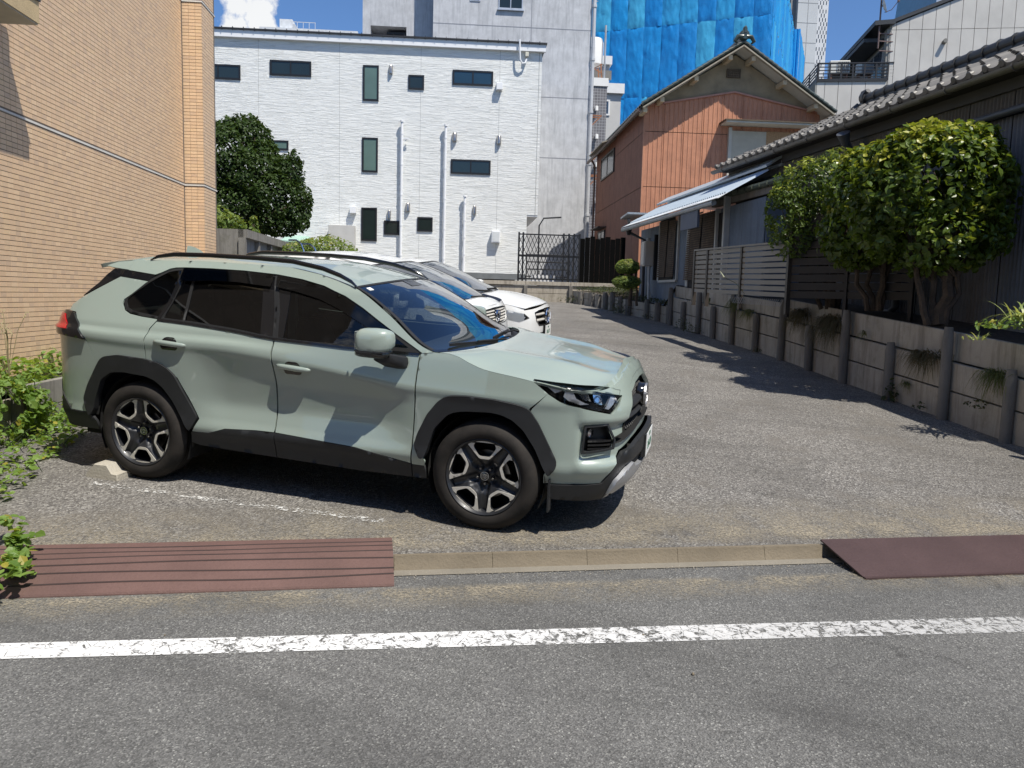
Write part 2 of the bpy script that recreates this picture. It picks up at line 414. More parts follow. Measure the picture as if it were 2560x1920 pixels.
# ---- a wheel, axis along local -y (outward face)
def build_wheel(parent,loc,side,rot=0,style='ten',rad=.37,wid=.235,rr=.262):
    wh=bpy.data.objects.new('wheel',None); COL.objects.link(wh); wh.parent=parent; wh.location=loc; wh.empty_display_size=.1
    if side>0: wh.rotation_euler=(0,0,math.pi)
    ax=(0,1,0); h=wid/2
    prof=[(rr-.01,h-.01),(rr+.004,h),(rr+.03,h+.012),(rr+(rad-rr)*.6,h+.006),(rad-.022,h-.012),(rad-.008,h-.028),(rad,h-.05)]
    tr=[]
    for g in(-.045,-.015,.015,.045): tr+=[(rad,-g-.012),(rad-.008,-g-.009),(rad-.008,-g+.009),(rad,-g+.012)]
    tr=[(rad,.06)]+[(r_,d) for r_,d in sorted(tr,key=lambda q:-q[1])]+[(rad,-.06)]
    full=prof+tr+[(r_,-d) for r_,d in prof[::-1]]
    MB().revolve((0,0,0),(0,-1,0),full,64).build('tyre',M_tyre,wh,True,True)
    # raised tread blocks on the shoulder
    tb=MB()
    for k in range(72):
        a=6.28318*k/72
        for s_ in(1,-1):
            p=[]
            for da,rr_,y in((-.03,rad-.02,h-.02),(.02,rad-.02,h-.02),(.03,rad+.001,h-.055),(-.02,rad+.001,h-.055)):
                p.append((rr_*math.cos(a+da)*1.004,-y*s_,rr_*math.sin(a+da)*1.004))
            tb.add(p,[(0,1,2,3)])
    tb.build('tread_block_band',M_tyre,wh,False,True)['kind']='stuff'
    # barrel and lip
    MB().revolve((0,0,0),(0,-1,0),[(rr,h-.004),(rr-.006,h+.002),(rr-.014,h-.006),(rr-.03,h-.03),(rr-.03,-h+.03),(rr,-h+.01)],64).build('rim_barrel',M_rimb,wh,True,True)
    dk=MB().revolve((0,-.02,0),(0,-1,0),[(.0,0),(.165,0),(.165,-.02),(0,-.02)],40); dk.build('brake_disc',M_disc,wh,True,True)
    MB().revolve((0,.03,0),(0,-1,0),[(.0,0),(rr-.03,0)],40).build('wheel_back',M_dark,wh,False,True)
    cal=MB(); cal.loft([[(rr_*math.cos(a),y,rr_*math.sin(a)) for rr_,y in((.10,-.055),(.17,-.055),(.17,-.01),(.10,-.01))] for a in [R(10+k*8) for k in range(7)]]); cal.build('brake_caliper',M_disc,wh,False,True)
    RR=rr-.008
    if style=='ten':
        hole=[(-.15,.55),(.15,.55),(.315,.80),(.25,.915),(-.25,.915),(-.315,.80)]
        U=[(-.50,.868),(-.155,.50),(-.105,.478),(.105,.478),(.155,.50),(.50,.868)]
        holes=[];sil=[]
        for k in range(5):
            a=rot+k*2*math.pi/5-math.pi/2
            r2=lambda p:(RR*(p[0]*math.cos(a)-p[1]*math.sin(a)),RR*(p[0]*math.sin(a)+p[1]*math.cos(a)))
            # (x,z) with z up; rotate so that the sector points outward
            holes.append([r2(p) for p in rounded(hole,.05,2)])
            arc=[(.998*math.cos(t),.998*math.sin(t)) for t in [math.atan2(.868,.50)+ (math.pi-2*math.atan2(.868,.50))*j/8 for j in range(1,8)]]
            sil.append([r2(p) for p in rounded(U,.03,2)+arc[::-1]][::1])
        def hgt(x,z):
            r=math.hypot(x,z)/RR; th=math.atan2(z,x)-rot; # slot centres half-way between sectors
            m=((th-math.pi/5*0)/(2*math.pi/5)); d=abs(((m-.5)%1)-.5)*2*math.pi/5*r  # distance from slot axis (arc units)
            return d,r
        def surf(x,z):
            r=math.hypot(x,z)/RR; th=math.atan2(z,x)
            m=(th-rot-math.pi/5+math.pi*2)/(2*math.pi/5); d=abs(m-round(m))*2*math.pi/5*r
            slot=(1-smooth(.06,.17,d))*smooth(.12,.3,r); body=smooth(.15,.5,r)
            return (x,-(h-.018-.030*slot*1.0-.034*(1-body)*smooth(.0,.5,1-r)-.012*(1-smooth(.42,.50,r))),z)
        disc=[(RR*math.cos(2*math.pi*k/60),RR*math.sin(2*math.pi*k/60)) for k in range(60)]
        panel('rim_face',disc,surf,M_rimb,wh,.012,.03,holes,ref=(0,1,0))
        for hl,sp in zip(holes,sil):
            panel('machined_spoke_face',sp,lambda x,z:(x,-(h-.0155),z),M_silver,wh,.014,.006,[hl],ref=(0,1,0))
        nr,ns=5,math.pi/5
    else:
        holes=[]
        for k in range(10):
            a=rot+k*math.pi/5; 
            q=[(-.10,.42),(.10,.42),(.20,.90),(-.20,.90)] if k%2 else [(-.07,.45),(.07,.45),(.15,.90),(-.15,.90)]
            holes.append([(RR*(p[0]*math.cos(a)-p[1]*math.sin(a)),RR*(p[0]*math.sin(a)+p[1]*math.cos(a))) for p in rounded(q,.05,2)])
        disc=[(RR*math.cos(2*math.pi*k/60),RR*math.sin(2*math.pi*k/60)) for k in range(60)]
        panel('rim_face',disc,lambda x,z:(x,-(h-.015-.03*(1-math.hypot(x,z)/RR)),z),M_silver,wh,.02,.02,holes,ref=(0,1,0)); nr,ns=5,math.pi/5
    for k in range(5):
        a=rot+ns+k*2*math.pi/5; c=(.056*math.cos(a),-(h-.058),.056*math.sin(a))
        MB().revolve(c,(0,-1,0),[(.0,.016),(.007,.015),(.010,.010),(.0105,-.03)],8).build('lug_nut',M_disc,wh,True,True)
    MB().revolve((0,-(h-.052),0),(0,-1,0),[(0,.012),(.024,.012),(.030,.008),(.031,-.03)],28).build('hub_cap',M_gloss,wh,True,True)
    eb=MB(); ellipse_ring(eb,(0,-(h-.038),0),(1,0,0),(0,0,1),.028,.028,.004,.003)
    if style=='ten': three_ovals(eb,(0,-(h-.039),0),(1,0,0),(0,0,1),.021,.003)
    eb.build('hub_emblem',M_chrome,wh,False,True)
    return wh
def copy_tree(o,parent=None):
    c=o.copy(); COL.objects.link(c)
    if parent is not None: c.parent=parent
    for ch in o.children: copy_tree(ch,c)
    return c
# ---- the big sage-green SUV
CARM=Matrix(((0.999121,0.000000,0.041911,0),(0.003037,0.997371,-0.072398,0),(-0.041801,0.072462,0.996495,0),(0,0,0,1)))
def build_suv():
    S=RAV
    T=thing('parked_car','sage green SUV with black arch trims and two tone alloy wheels, nearest the road','car',mtx=CARM)
    def sf(sd,off=0.0): return lambda x,z:(lambda q:(q[0],q[1]*sd,q[2]))(S.band(S.p_of_x(x),z,off))
    def ff(off=0.0):    # front: signed arc length
        def f(p,z):
            o_=off(p,z) if callable(off) else off
            x,y,zz=S.band(abs(p),z,o_); return (x,math.copysign(y,p) if p else 0.0,zz)
        return f
    zedge_x=[-3.25,-3.1,-2.95,-2.6,-2.29,-1.64,-1.435,-1.247,-1.057,-.769,-.489,-.388]
    zedge_z=[1.572,1.60,1.618,1.632,1.641,1.637,1.615,1.578,1.527,1.374,1.194,1.158]
    ze=lambda x:interp(zedge_x,zedge_z,x)
    hz=lambda x:interp([-.40,-.30,-.227,-.127,-.031,.165,.305,.48,.69,.84],[1.162,1.162,1.150,1.112,1.082,1.055,1.036,1.022,.998,.985],x)
    arch_r=[(-3.06,.84),(-2.995,.912),(-2.868,.932),(-2.629,.925),(-2.47,.892),(-2.378,.828),(-2.296,.691),(-2.198,.529),(-2.255,.43)]
    arch_f=[(-.43,.42),(-.498,.529),(-.475,.61),(-.408,.751),(-.323,.85),(-.242,.888),(-.135,.901),(.049,.897),(.191,.878),(.292,.85),(.352,.77),(.482,.526),(.478,.481),(.43,.42)]
    qg=[(-2.895,1.313),(-2.892,1.340),(-2.845,1.387),(-2.735,1.481),(-2.646,1.532),(-2.589,1.562),(-2.535,1.574),(-2.47,1.578),(-2.478,1.44),(-2.507,1.323),(-2.553,1.222),(-2.71,1.234),(-2.811,1.249),(-2.87,1.275)]
    rdg=[(-2.535,1.222),(-2.495,1.339),(-2.465,1.46),(-2.455,1.578),(-2.257,1.583),(-1.983,1.583),(-1.70,1.572),(-1.62,1.323),(-1.588,1.158),(-1.928,1.187),(-2.294,1.209)]
    fdg=[(-1.69,1.571),(-1.491,1.551),(-1.304,1.518),(-1.118,1.46),(-.967,1.391),(-.836,1.321),(-.674,1.236),(-.49,1.146),(-.713,1.145),(-1.034,1.143),(-1.4,1.149),(-1.578,1.157),(-1.61,1.323)]
    for sd in(-1,1):
        f=sf(sd)
        g=.004
        # dark inner shell so that every gap reads dark
        shell=[(-3.55,1.0),(-3.5,.45),(-3.1,.45),(-3.03,.86),(-2.9,.95),(-2.6,.95),(-2.42,.88),(-2.2,.46),(-2.2,.3),(-.45,.3),(-.45,.5),(-.36,.84),(-.2,.92),(.1,.92),(.28,.87),(.5,.45),(.6,.4),(.6,.9),(.3,1.02),(-.2,1.13),(-.45,1.13),(-1.6,1.13),(-2.5,1.20),(-2.95,1.27),(-3.35,1.22)]
        panel('inner_shell',shell,sf(sd,-.03),M_dark,T,.09,0)
        qp=[(-2.560,1.214),(-2.610,1.147),(-2.634,1.061),(-2.627,.945),(-2.627,.90),(-2.868,.91),(-2.98,.89),(-3.04,.83),(-3.06,.85),(-3.156,1.022),(-3.335,1.215),(-3.44,1.222),(-3.43,1.265),(-3.005,1.493),(-2.745,1.474),(-2.85,1.378),(-2.905,1.336),(-2.91,1.305),(-2.875,1.262),(-2.811,1.236),(-2.71,1.224)]
        panel('quarter_panel',qp,f,M_sage,T,.019)
        panel('rear_door_panel',[(-2.552,1.212),(-2.602,1.145),(-2.626,1.061),(-2.62,.945),(-2.62,.90),(-2.46,.87),(-2.36,.81),(-2.28,.68),(-2.19,.52),(-2.25,.42),(-2.113,.424),(-1.974,.471),(-1.72,.487),(-1.575,.489),(-1.575,.664),(-1.573,.842),(-1.589,1.032),(-1.59,1.148),(-1.928,1.178),(-2.294,1.20)],f,M_sage,T,.019)
        fd=panel('front_door_panel',[(-1.578,1.145),(-1.578,1.032),(-1.562,.842),(-1.564,.664),(-1.564,.489),(-1.211,.472),(-.943,.460),(-.715,.424),(-.529,.392),(-.524,.473),(-.511,.74),(-.501,1.0),(-.49,1.136),(-.713,1.135),(-1.034,1.133)],f,M_sage,T,.019)
        panel('front_fender',[(-.481,1.136),(-.47,1.150),(-.40,1.160),(-.355,1.159)]+[(-.33+.63*k/16,hz(-.33+.63*k/16)-.003) for k in range(17)]+[(.398,.964),(.288,.862),(.27,.83),(.18,.86),(.049,.88),(-.135,.88),(-.23,.87),(-.30,.83),(-.39,.74),(-.46,.60),(-.48,.529),(-.42,.42),(-.43,.386),(-.52,.386),(-.513,.473),(-.50,.74),(-.49,1.0)],f,M_sage,T,.021)
        cant=[(-2.945+2.55*k/64,ze(-2.945+2.55*k/64)) for k in range(65)]+[(-.40,1.158),(-.47,1.150),(-.485,1.158),(-.674,1.250),(-.836,1.333),(-.967,1.403),(-1.118,1.472),(-1.304,1.530),(-1.491,1.563),(-1.70,1.584),(-1.983,1.595),(-2.257,1.595),(-2.47,1.590),(-2.545,1.585),(-2.595,1.574),(-2.655,1.543),(-2.70,1.526),(-2.962,1.545)]
        panel('roof_side_rail',cant,sf(sd,.003),M_sage,T,.02)
        panel('rear_pillar_trim',[(-3.33,1.335),(-3.0,1.496),(-2.737,1.479),(-2.70,1.522),(-2.962,1.541),(-3.107,1.549),(-3.15,1.50),(-3.2,1.44)],sf(sd,-.004),M_gloss,T,.03,.01)
        panel('spoiler_side',[(-3.20,1.566),(-3.10,1.598),(-2.95,1.614),(-2.965,1.547),(-3.107,1.555)],f,M_sage,T,.03,.01)
        panel('inner_shell',[(-2.93,1.612),(-2.0,1.64),(-1.40,1.605),(-1.06,1.52),(-.77,1.37),(-.42,1.16),(-.52,1.155),(-.85,1.33),(-1.14,1.47),(-1.5,1.555),(-2.0,1.585),(-2.5,1.58),(-2.66,1.535),(-2.92,1.545)],sf(sd,-.018),M_dark,T,.06,0)
        # window frames and glass
        for nm,poly,m in(('quarter_window',qg,M_priv),('rear_door_window',rdg,M_priv),('front_door_window',fdg,M_gls)):
            wdw=panel(nm,poly,sf(sd,-.012),m,T,.05,0)
            inner=[(poly[i][0]*.0+poly[i][0],poly[i][1]) for i in range(len(poly))]
            cx=sum(p[0] for p in poly)/len(poly); cy=sum(p[1] for p in poly)/len(poly)
            def shr(p,t): 
                l=math.dist(p,(cx,cy)); return (p[0]+(cx-p[0])*t/l,p[1]+(cy-p[1])*t/l)
            panel('window_seal',[shr(p,-.006) for p in poly],sf(sd,-.005),M_rub,wdw,.03,.01,[[shr(p,.016) for p in poly]])
        panel('belt_trim',[(-2.56,1.222),(-2.56,1.206),(-2.294,1.196),(-1.928,1.174),(-1.588,1.145),(-1.034,1.131),(-.49,1.133),(-.49,1.146),(-1.034,1.146),(-1.588,1.16),(-1.928,1.189),(-2.294,1.211)],sf(sd,.007),M_gloss,T,.04,.008)
        panel('centre_pillar_trim',[(-1.70,1.572),(-1.80,1.575),(-1.74,1.33),(-1.705,1.17),(-1.52,1.155),(-1.535,1.33),(-1.56,1.556)],sf(sd,-.008),M_gloss,T,.04,.004)
        panel('division_bar',[(-2.375,1.582),(-2.355,1.582),(-2.335,1.21),(-2.355,1.212)],sf(sd,-.003),M_rub,T,.05,.01)
        panel('rear_door_edge_trim',[(-2.49,1.575),(-2.452,1.576),(-2.458,1.45),(-2.49,1.33),(-2.55,1.205),(-2.572,1.215),(-2.52,1.33),(-2.49,1.45)],sf(sd,-.003),M_gloss,T,.04,.01)
        panel('mirror_corner_trim',[(-.735,1.262),(-.70,1.262),(-.474,1.146),(-.70,1.146),(-.725,1.2)],sf(sd,-.003),M_rub,T,.04,.01,[[(-.695,1.235),(-.57,1.17),(-.70,1.17)]])
        # rain visors over both door windows
        vis=[(-2.475,1.583),(-2.257,1.590),(-1.983,1.590),(-1.72,1.580),(-1.705,1.50),(-1.983,1.514),(-2.2,1.512),(-2.37,1.498),(-2.455,1.50)]
        panel('rear_rain_visor',vis,lambda x,z,f=sf(sd):(lambda q:(q[0],q[1]+sd*(.004+.16*max(0,1.583-z)+.006),q[2]))(f(x,z)),M_visor,T,.04,.004)
        vis=[(-1.69,1.579),(-1.491,1.559),(-1.304,1.526),(-1.118,1.468),(-.967,1.399),(-.836,1.329),(-.71,1.27),(-.73,1.245),(-.85,1.262),(-1.0,1.325),(-1.14,1.385),(-1.31,1.442),(-1.491,1.478),(-1.66,1.50)]
        panel('front_rain_visor',vis,lambda x,z,f=sf(sd):(lambda q:(q[0],q[1]+sd*.018,q[2]))(f(x,z)),M_visor,T,.04,.006)
        # plastic cladding
        def archf(cx,r0,r1,sd=sd):
            def f_(x,z):
                q=S.band(S.p_of_x(x),z,0); return (q[0],sd*(q[1]+.026),q[2])
            return f_
        ar=[(-3.205,.575),(-3.16,.68),(-3.06,.84),(-3.025,.89),(-2.985,.915),(-2.868,.936),(-2.629,.928),(-2.50,.905),(-2.43,.87),(-2.378,.828),(-2.296,.691),(-2.198,.529),(-2.262,.42),(-2.29,.455),(-2.396,.637),(-2.472,.725),(-2.54,.775),(-2.62,.80),(-2.814,.812),(-2.93,.80),(-3.023,.736),(-3.08,.60),(-3.11,.49),(-3.15,.44),(-3.19,.50)]
        af=[(-.498,.529),(-.475,.61),(-.408,.751),(-.335,.845),(-.29,.878),(-.242,.893),(-.135,.903),(.049,.899),(.191,.882),(.25,.87),(.292,.85),(.352,.77),(.482,.526),(.478,.481),(.43,.42),(.39,.49),(.338,.60),(.257,.715),(.179,.777),(.10,.805),(.03,.812),(-.148,.80),(-.22,.785),(-.27,.757),(-.352,.664),(-.421,.45),(-.455,.44)]
        def flare(lst,cx):
            def f_(x,z):
                q=S.band(S.p_of_x(x),z,0); r=math.hypot(x-cx,(z-.37)); 
                return (q[0],sd*(q[1]+.020),q[2])
            return f_
        panel('wheel_arch_trim',rounded(ar,.02,2),flare(ar,-2.69),M_plast,T,.024,.05)
        panel('wheel_arch_trim',rounded(af,.02,2),flare(af,0),M_plast,T,.024,.05)
        panel('sill_trim',[(-2.262,.412),(-2.113,.422),(-1.974,.468),(-1.72,.484),(-1.573,.486),(-1.573,.298),(-2.20,.315),(-2.275,.33)],sf(sd,.004),M_plast,T,.03,.02)
        panel('sill_trim',[(-1.567,.486),(-1.211,.469),(-.943,.457),(-.715,.42),(-.524,.388),(-.524,.292),(-.916,.286),(-1.567,.298)],sf(sd,.004),M_plast,T,.03,.02)
        panel('sill_trim',[(-.518,.384),(-.43,.384),(-.415,.295),(-.518,.292)],sf(sd,.002),M_plast,T,.03,.02)
        # wheel wells
        for cx in(-2.69,0):
            w=MB(); rg=[]
            for y in(.86,.55): rg.append([(cx+.405*math.cos(a),sd*y,.37+.43*math.sin(a)) for a in [R(-25+k*230/18) for k in range(19)]])
            w.loft(rg,False,False); w.add([(cx+.405*math.cos(a),sd*.55,.37+.43*math.sin(a)) for a in [R(-25+k*230/18) for k in range(19)]],[tuple(range(19))])
            w.build('wheel_well',M_dark,T,False,True)
        # handles
        for cx,cz in((-2.41,1.053),(-1.413,.963)):
            bp=S.band(S.p_of_x(cx),cz)
            cup=panel('handle_cup',rounded([(cx-.075,cz-.045),(cx+.055,cz-.045),(cx+.07,cz+.0),(cx+.04,cz+.048),(cx-.05,cz+.048),(cx-.08,cz)],.03,4),sf(sd,.001),M_gloss,T,.02,0)
            hb=MB(); rg=[]
            for k in range(15):
                t=k/14; x=cx-.135+.27*t; z=cz+.012-.014*t*.9; y0=S.band(S.p_of_x(x),z)[1]; e=math.sin(math.pi*min(1,max(0,t)))**.35
                hy=.004+.030*e; hzz=.007+.013*e
                rg.append([(x,sd*(y0+hy*.55+.5*hy*math.cos(a)*1.0),z+hzz*math.sin(a)) for a in [6.28318*j/10 for j in range(10)]])
            hb.loft(rg).build('door_handle',M_sage,T,True,True)
        # mirror
        mm=[]
        def ring(y,x0,x1,z0,z1,n=20,e=.55):
            cx,cz,ax_,az=(x0+x1)/2,(z0+z1)/2,(x1-x0)/2,(z1-z0)/2
            return [(cx+ax_*math.copysign(abs(math.cos(a))**e,math.cos(a)),sd*y,cz+az*math.copysign(abs(math.sin(a))**e,math.sin(a))) for a in [6.28318*k/n for k in range(n)]]
        cap=MB().loft([ring(.935,-.80,-.64,1.19,1.275),ring(.948,-.84,-.622,1.165,1.298),ring(.985,-.855,-.625,1.150,1.308),ring(1.02,-.868,-.64,1.148,1.305),ring(1.045,-.865,-.67,1.150,1.292),ring(1.062,-.85,-.71,1.158,1.268),ring(1.068,-.83,-.75,1.18,1.24)])
        mo=cap.build('side_mirror',M_sage,T,True,True)
        MB().loft([ring(.94,-.83,-.64,1.125,1.17),ring(.985,-.858,-.645,1.108,1.175),ring(1.02,-.870,-.66,1.112,1.170),ring(1.045,-.866,-.69,1.12,1.165),ring(1.062,-.85,-.72,1.135,1.168)]).build('mirror_lower_shell',M_gloss,mo,True,True)
        MB().loft([ring(.97,-.84,-.642,1.148,1.163),ring(1.022,-.872,-.655,1.148,1.163),ring(1.048,-.868,-.69,1.148,1.163),ring(1.066,-.852,-.73,1.150,1.163)]).build('mirror_indicator',M_lampd,mo,True,True)
        MB().loft([ring(.87,-.70,-.56,1.03,1.125,12),ring(.93,-.72,-.575,1.045,1.135,12),ring(.985,-.76,-.64,1.085,1.15,12)]).build('mirror_arm',M_plast,mo,True,True)
        MB().loft([ring(.955,-.873,-.870,1.16,1.28),ring(1.03,-.873,-.870,1.165,1.28)]).build('mirror_glass',M_chrome,mo,True,True)
        # tail lamp
        tl=panel('tail_lamp',rounded([(-3.63,1.20),(-3.44,1.225),(-3.335,1.214),(-3.26,1.15),(-3.158,1.028),(-3.45,1.045),(-3.625,1.06)],.012,2),sf(sd,.020),M_gloss,T,.02,.03)
        panel('red_lens',rounded([(-3.628,1.19),(-3.43,1.20),(-3.325,1.095),(-3.56,1.095),(-3.625,1.12)],.01,2),sf(sd,.028),M_red,tl,.015,.01)
        # rear bumper corner
        rb=[(-3.625,.93),(-3.62,1.05),(-3.45,1.045),(-3.161,1.020),(-3.061,.850),(-3.165,.68),(-3.20,.56),(-3.16,.47),(-3.35,.47),(-3.50,.60),(-3.56,.74),(-3.625,.80)]
        panel('rear_bumper_corner',rb,f,M_sage,T,.03)
        panel('rear_bumper_lower',[(-3.625,.79),(-3.56,.73),(-3.50,.595),(-3.35,.465),(-3.15,.465),(-3.11,.40),(-3.10,.335),(-3.3,.33),(-3.5,.33),(-3.625,.35)],sf(sd,.004),M_plast,T,.04,.02)
        # head lamp
        hl=[(1.272,1.041),(1.09,1.0265),(.85,.998),(.58,.945),(.735,.842),(.96,.888),(1.04,.902),(1.09,.922),(1.17,.967)]
        hp=[(p*sd,z) for p,z in hl]
        ho=panel('head_lamp',hp,ff(-.075),M_lampd,T,.035,-.07)
        panel('lamp_lens',hp,ff(.001),M_lens,ho,.03,0)
        # bright inner pieces
        def cell(poly,off,m,nm): panel(nm,[(p*sd,z) for p,z in poly],ff(off),m,ho,.03,.02)
        cell([(1.20,1.018),(1.12,1.012),(1.085,.985),(1.13,.968)],-.018,M_refl,'lamp_reflector')
        cell([(1.06,.988),(1.02,.995),(.99,.94),(.93,.912),(.90,.905),(.96,.90),(1.04,.925),(1.075,.95)],-.015,M_refl,'lamp_reflector')
        cell([(.70,.945),(.63,.925),(.735,.862),(.77,.87)],-.02,M_refl,'lamp_reflector')
        cell([(.985,.975),(.90,.967),(.87,.915),(.93,.925)],-.045,M_chrome,'lamp_reflector')
        cell([(.86,.962),(.79,.952),(.78,.89),(.85,.91)],-.04,M_chrome,'lamp_reflector')
        for pc,zc in((.925,.945),(.82,.925)):
            c=Vector(ff(-.04)(pc*sd,zc)); n=Vector((c.x+.3,c.y*.9,0)).normalized()
            MB().revolve(c,n,[(.0,.03),(.012,.028),(.022,.018),(.026,.0),(.027,-.03)],18).build('projector_lens',M_lens,ho,True,True)
        cell([(1.10,1.013),(.80,.975),(.60,.942),(.62,.932),(.80,.963),(1.09,1.0)],-.012,M_lampd,'lamp_brow')
        # mud flap in front wheel arch
        MB().box(.43,.44,sd*.80,sd*.87,.18,.40).build('mud_flap',M_plast,T,False,True)
        # fog lamp pocket
        fo=panel('fog_lamp',rounded([(p*sd,z) for p,z in[(.912,.755),(.762,.765),(.705,.665),(.715,.618),(.925,.595),(.92,.68)]],.012,2),ff(-.055),M_plast,T,.03,-.045)
        for zz in(.665,.640,.615):
            mb=MB(); mb.loft([[ff(o_)(p*sd,zz+dz-.01*(.92-p)) for o_,dz in((-.05,-.006),(-.012,-.008),(-.010,.004),(-.05,.006))] for p in [.715+.18*k/6 for k in range(7)]]); mb.build('fog_lamp_fin',M_gloss,fo,False,True)
        c=Vector(ff(-.03)(.875*sd,.715)); MB().revolve(c,(1,.5*sd,0),[(0,.008),(.028,.004),(.032,-.01),(.034,-.03)],20).build('fog_lamp_lens',M_chrome,fo,True,True)
        fr=[(p*sd,z) for p,z in[(.925,.768),(.752,.778),(.69,.665),(.70,.605),(.938,.582),(.933,.68)]]
        fr2=[(p*sd,z) for p,z in[(.912,.755),(.762,.765),(.705,.665),(.715,.618),(.925,.595),(.92,.68)]]
        panel('fog_lamp_bezel',fr,ff(.003),M_plast,fo,.03,.01,[fr2])
        # parking sensor
        c=Vector(ff(.001)(.82*sd,.49)); MB().revolve(c,(1,sd*1.0,0),[(0,.003),(.010,.003),(.011,0)],14).build('parking_sensor',M_skid,T,True,True)
    # bumper across the nose
    def boff(p,z):
        p=abs(p); lip=.016*smooth(.755,.80,z)*(1-smooth(.85,.93,z))*(1-smooth(.93,1.0,p))
        rec=-.028*smooth(.50,.55,z)*(1-smooth(.74,.785,z))*(1-smooth(.915,.975,p))
        low=-.010*(1-smooth(.42,.50,z))*smooth(.6,1.0,p)+.014*smooth(.40,.46,z)*(1-smooth(.50,.55,z))*(1-smooth(.93,1.0,p))
        return lip+rec+low
    half=[(0,1.080),(.15,1.076),(.29,1.062),(.45,1.038),(.62,1.010),(.848,.985),(.575,.940),(.728,.836),(.96,.883),(1.04,.897),(1.093,.917),(1.175,.963),(1.268,.862),(1.285,.83),(1.265,.77),(1.17,.60),(1.135,.526),(1.145,.481),(1.175,.42),(1.175,.365),(.96,.372),(.77,.375),(.72,.45),(.615,.58),(.41,.622),(.2,.64)]
    bo=half+[(-p,z) for p,z in half[::-1] if p>0]
    gh=[(0,.985),(.2,.975),(.38,.938),(.53,.81),(.562,.75),(.572,.685),(.69,.668),(.695,.632),(.62,.635),(.41,.665),(.2,.69)]
    gr=gh+[(-p,z) for p,z in gh[::-1] if p>0]
    fh=[(.918,.76),(.758,.77),(.70,.665),(.71,.612),(.93,.59),(.925,.68)]
    panel('front_bumper',bo,ff(boff),M_sage,T,.024,.03,[gr,fh,[(-p,z) for p,z in fh[::-1]]],ref=(-.6,0,.7))
    sp=[(0,1.10),(.3,1.08),(.62,1.035),(.86,1.0),(.62,.985),(.3,1.02),(0,1.04)]
    panel('slam_panel',sp+[(-p,z) for p,z in sp[::-1] if p>0],ff(-.022),M_sage,T,.04,0,ref=(-.6,0,.7))
    # grille: dark backing, mesh of small cells, bars, surround
    G=panel('grille',gr,ff(-.10),M_dark,T,.05,-.09,ref=(-.6,0,.7))
    gm=MB(); 
    z=.70
    row=0
    while z<.95:
        p=-.55+(.0 if row%2 else .022)
        while p<.55:
            if inpoly(p,z,gr) and inpoly(p*1.06,z+.02,gr):
                a=[Vector(ff(-.05)(p+dx,z+dz)) for dx,dz in((-.016,0),(-.008,.012),(.008,.012),(.016,0),(.008,-.012),(-.008,-.012))]; c=Vector(ff(-.065)(p,z)); b=[c+(q-c)*.62 for q in a]
                k=[tuple(q) for q in a]+[tuple(q-Vector((.012,0,0))) for q in b]
                gm.add(k,[(i,(i+1)%6,6+(i+1)%6,6+i) for i in range(6)])
            p+=.044
        z+=.0155; row+=1
    gm.build('grille_mesh',M_plast,G,False,True)['kind']='stuff'
    for zz,hh,of in((.845,.028,-.005),(.775,.018,-.012)):
        mb=MB(); mb.loft([[ff(o_)(p,zz+dz) for o_,dz in((-.06,-hh),(of-.012,-hh*.8),(of,0),(of-.012,hh*.8),(-.06,hh))] for p in [-.50+k/20 for k in range(21)]]); mb.build('grille_bar',M_plast,G,True,True)
    e=MB(); c=Vector(ff(.0)(0.0,.855)); c.x+=.012
    MB().revolve(c-Vector((.02,0,0)),(1,0,0),[(0,.018),(.075,.016),(.082,.008),(.084,-.04)],36,ref=(0,1,0)).build('emblem_base',M_gloss,G,True,True)
    ellipse_ring(e,c,(0,1,0),(0,0,1),.086,.078,.016,.014); three_ovals(e,c,(0,1,0),(0,0,1),.064,.010); e.build('emblem',plain('satin_emblem',(.30,.30,.31),.4,.8),G,False,True)
    # lower valance, intake and skid plate
    lv=[(0,.632),(.2,.628),(.41,.612),(.605,.57),(.71,.44),(.765,.368),(.96,.365),(1.155,.358),(1.13,.26),(.69,.24),(.4,.27),(0,.28)]
    panel('lower_valance',lv+[(-p,z) for p,z in lv[::-1] if p>0],ff(lambda p,z:.004+.02*smooth(.46,.50,z)*(1-smooth(.52,.62,abs(p)))),M_plast,T,.03,.03,ref=(-.6,0,.7))
    li=[(0,.475),(.28,.475),(.36,.50),(.42,.47),(.38,.425),(.2,.405),(0,.405)]
    panel('lower_intake',li+[(-p,z) for p,z in li[::-1] if p>0],ff(.006),M_dark,T,.04,0,ref=(-.6,0,.7))
    sk=[(0,.408),(.22,.408),(.40,.43),(.47,.475),(.57,.44),(.66,.372),(.69,.245),(.4,.275),(0,.285)]
    panel('skid_plate',sk+[(-p,z) for p,z in sk[::-1] if p>0],ff(lambda p,z:.016+.022*smooth(.24,.36,z)-.01*(1-smooth(.24,.30,z))),M_skid,T,.03,.03,ref=(-.6,0,.7))
    px_=S.band(0,.52)[0]+.035
    MB().box(px_-.03,px_-.004,-.19,.19,.44,.60).build('plate_holder',M_plast,T,False,True)
    pl=MB().box(px_-.003,px_,-.165,.165,.438,.603).build('number_plate',M_plate,T,False,True)
    lettering('35-10',.085,M_pgreen,pl,Matrix.Translation((px_+.001,0,.502))@Matrix(((0,0,1,0),(1,0,0,0),(0,1,0,0),(0,0,0,1))),'plate_number')
    lettering('330',.04,M_pgreen,pl,Matrix.Translation((px_+.001,0,.577))@Matrix(((0,0,1,0),(1,0,0,0),(0,1,0,0),(0,0,0,1))),'plate_number')
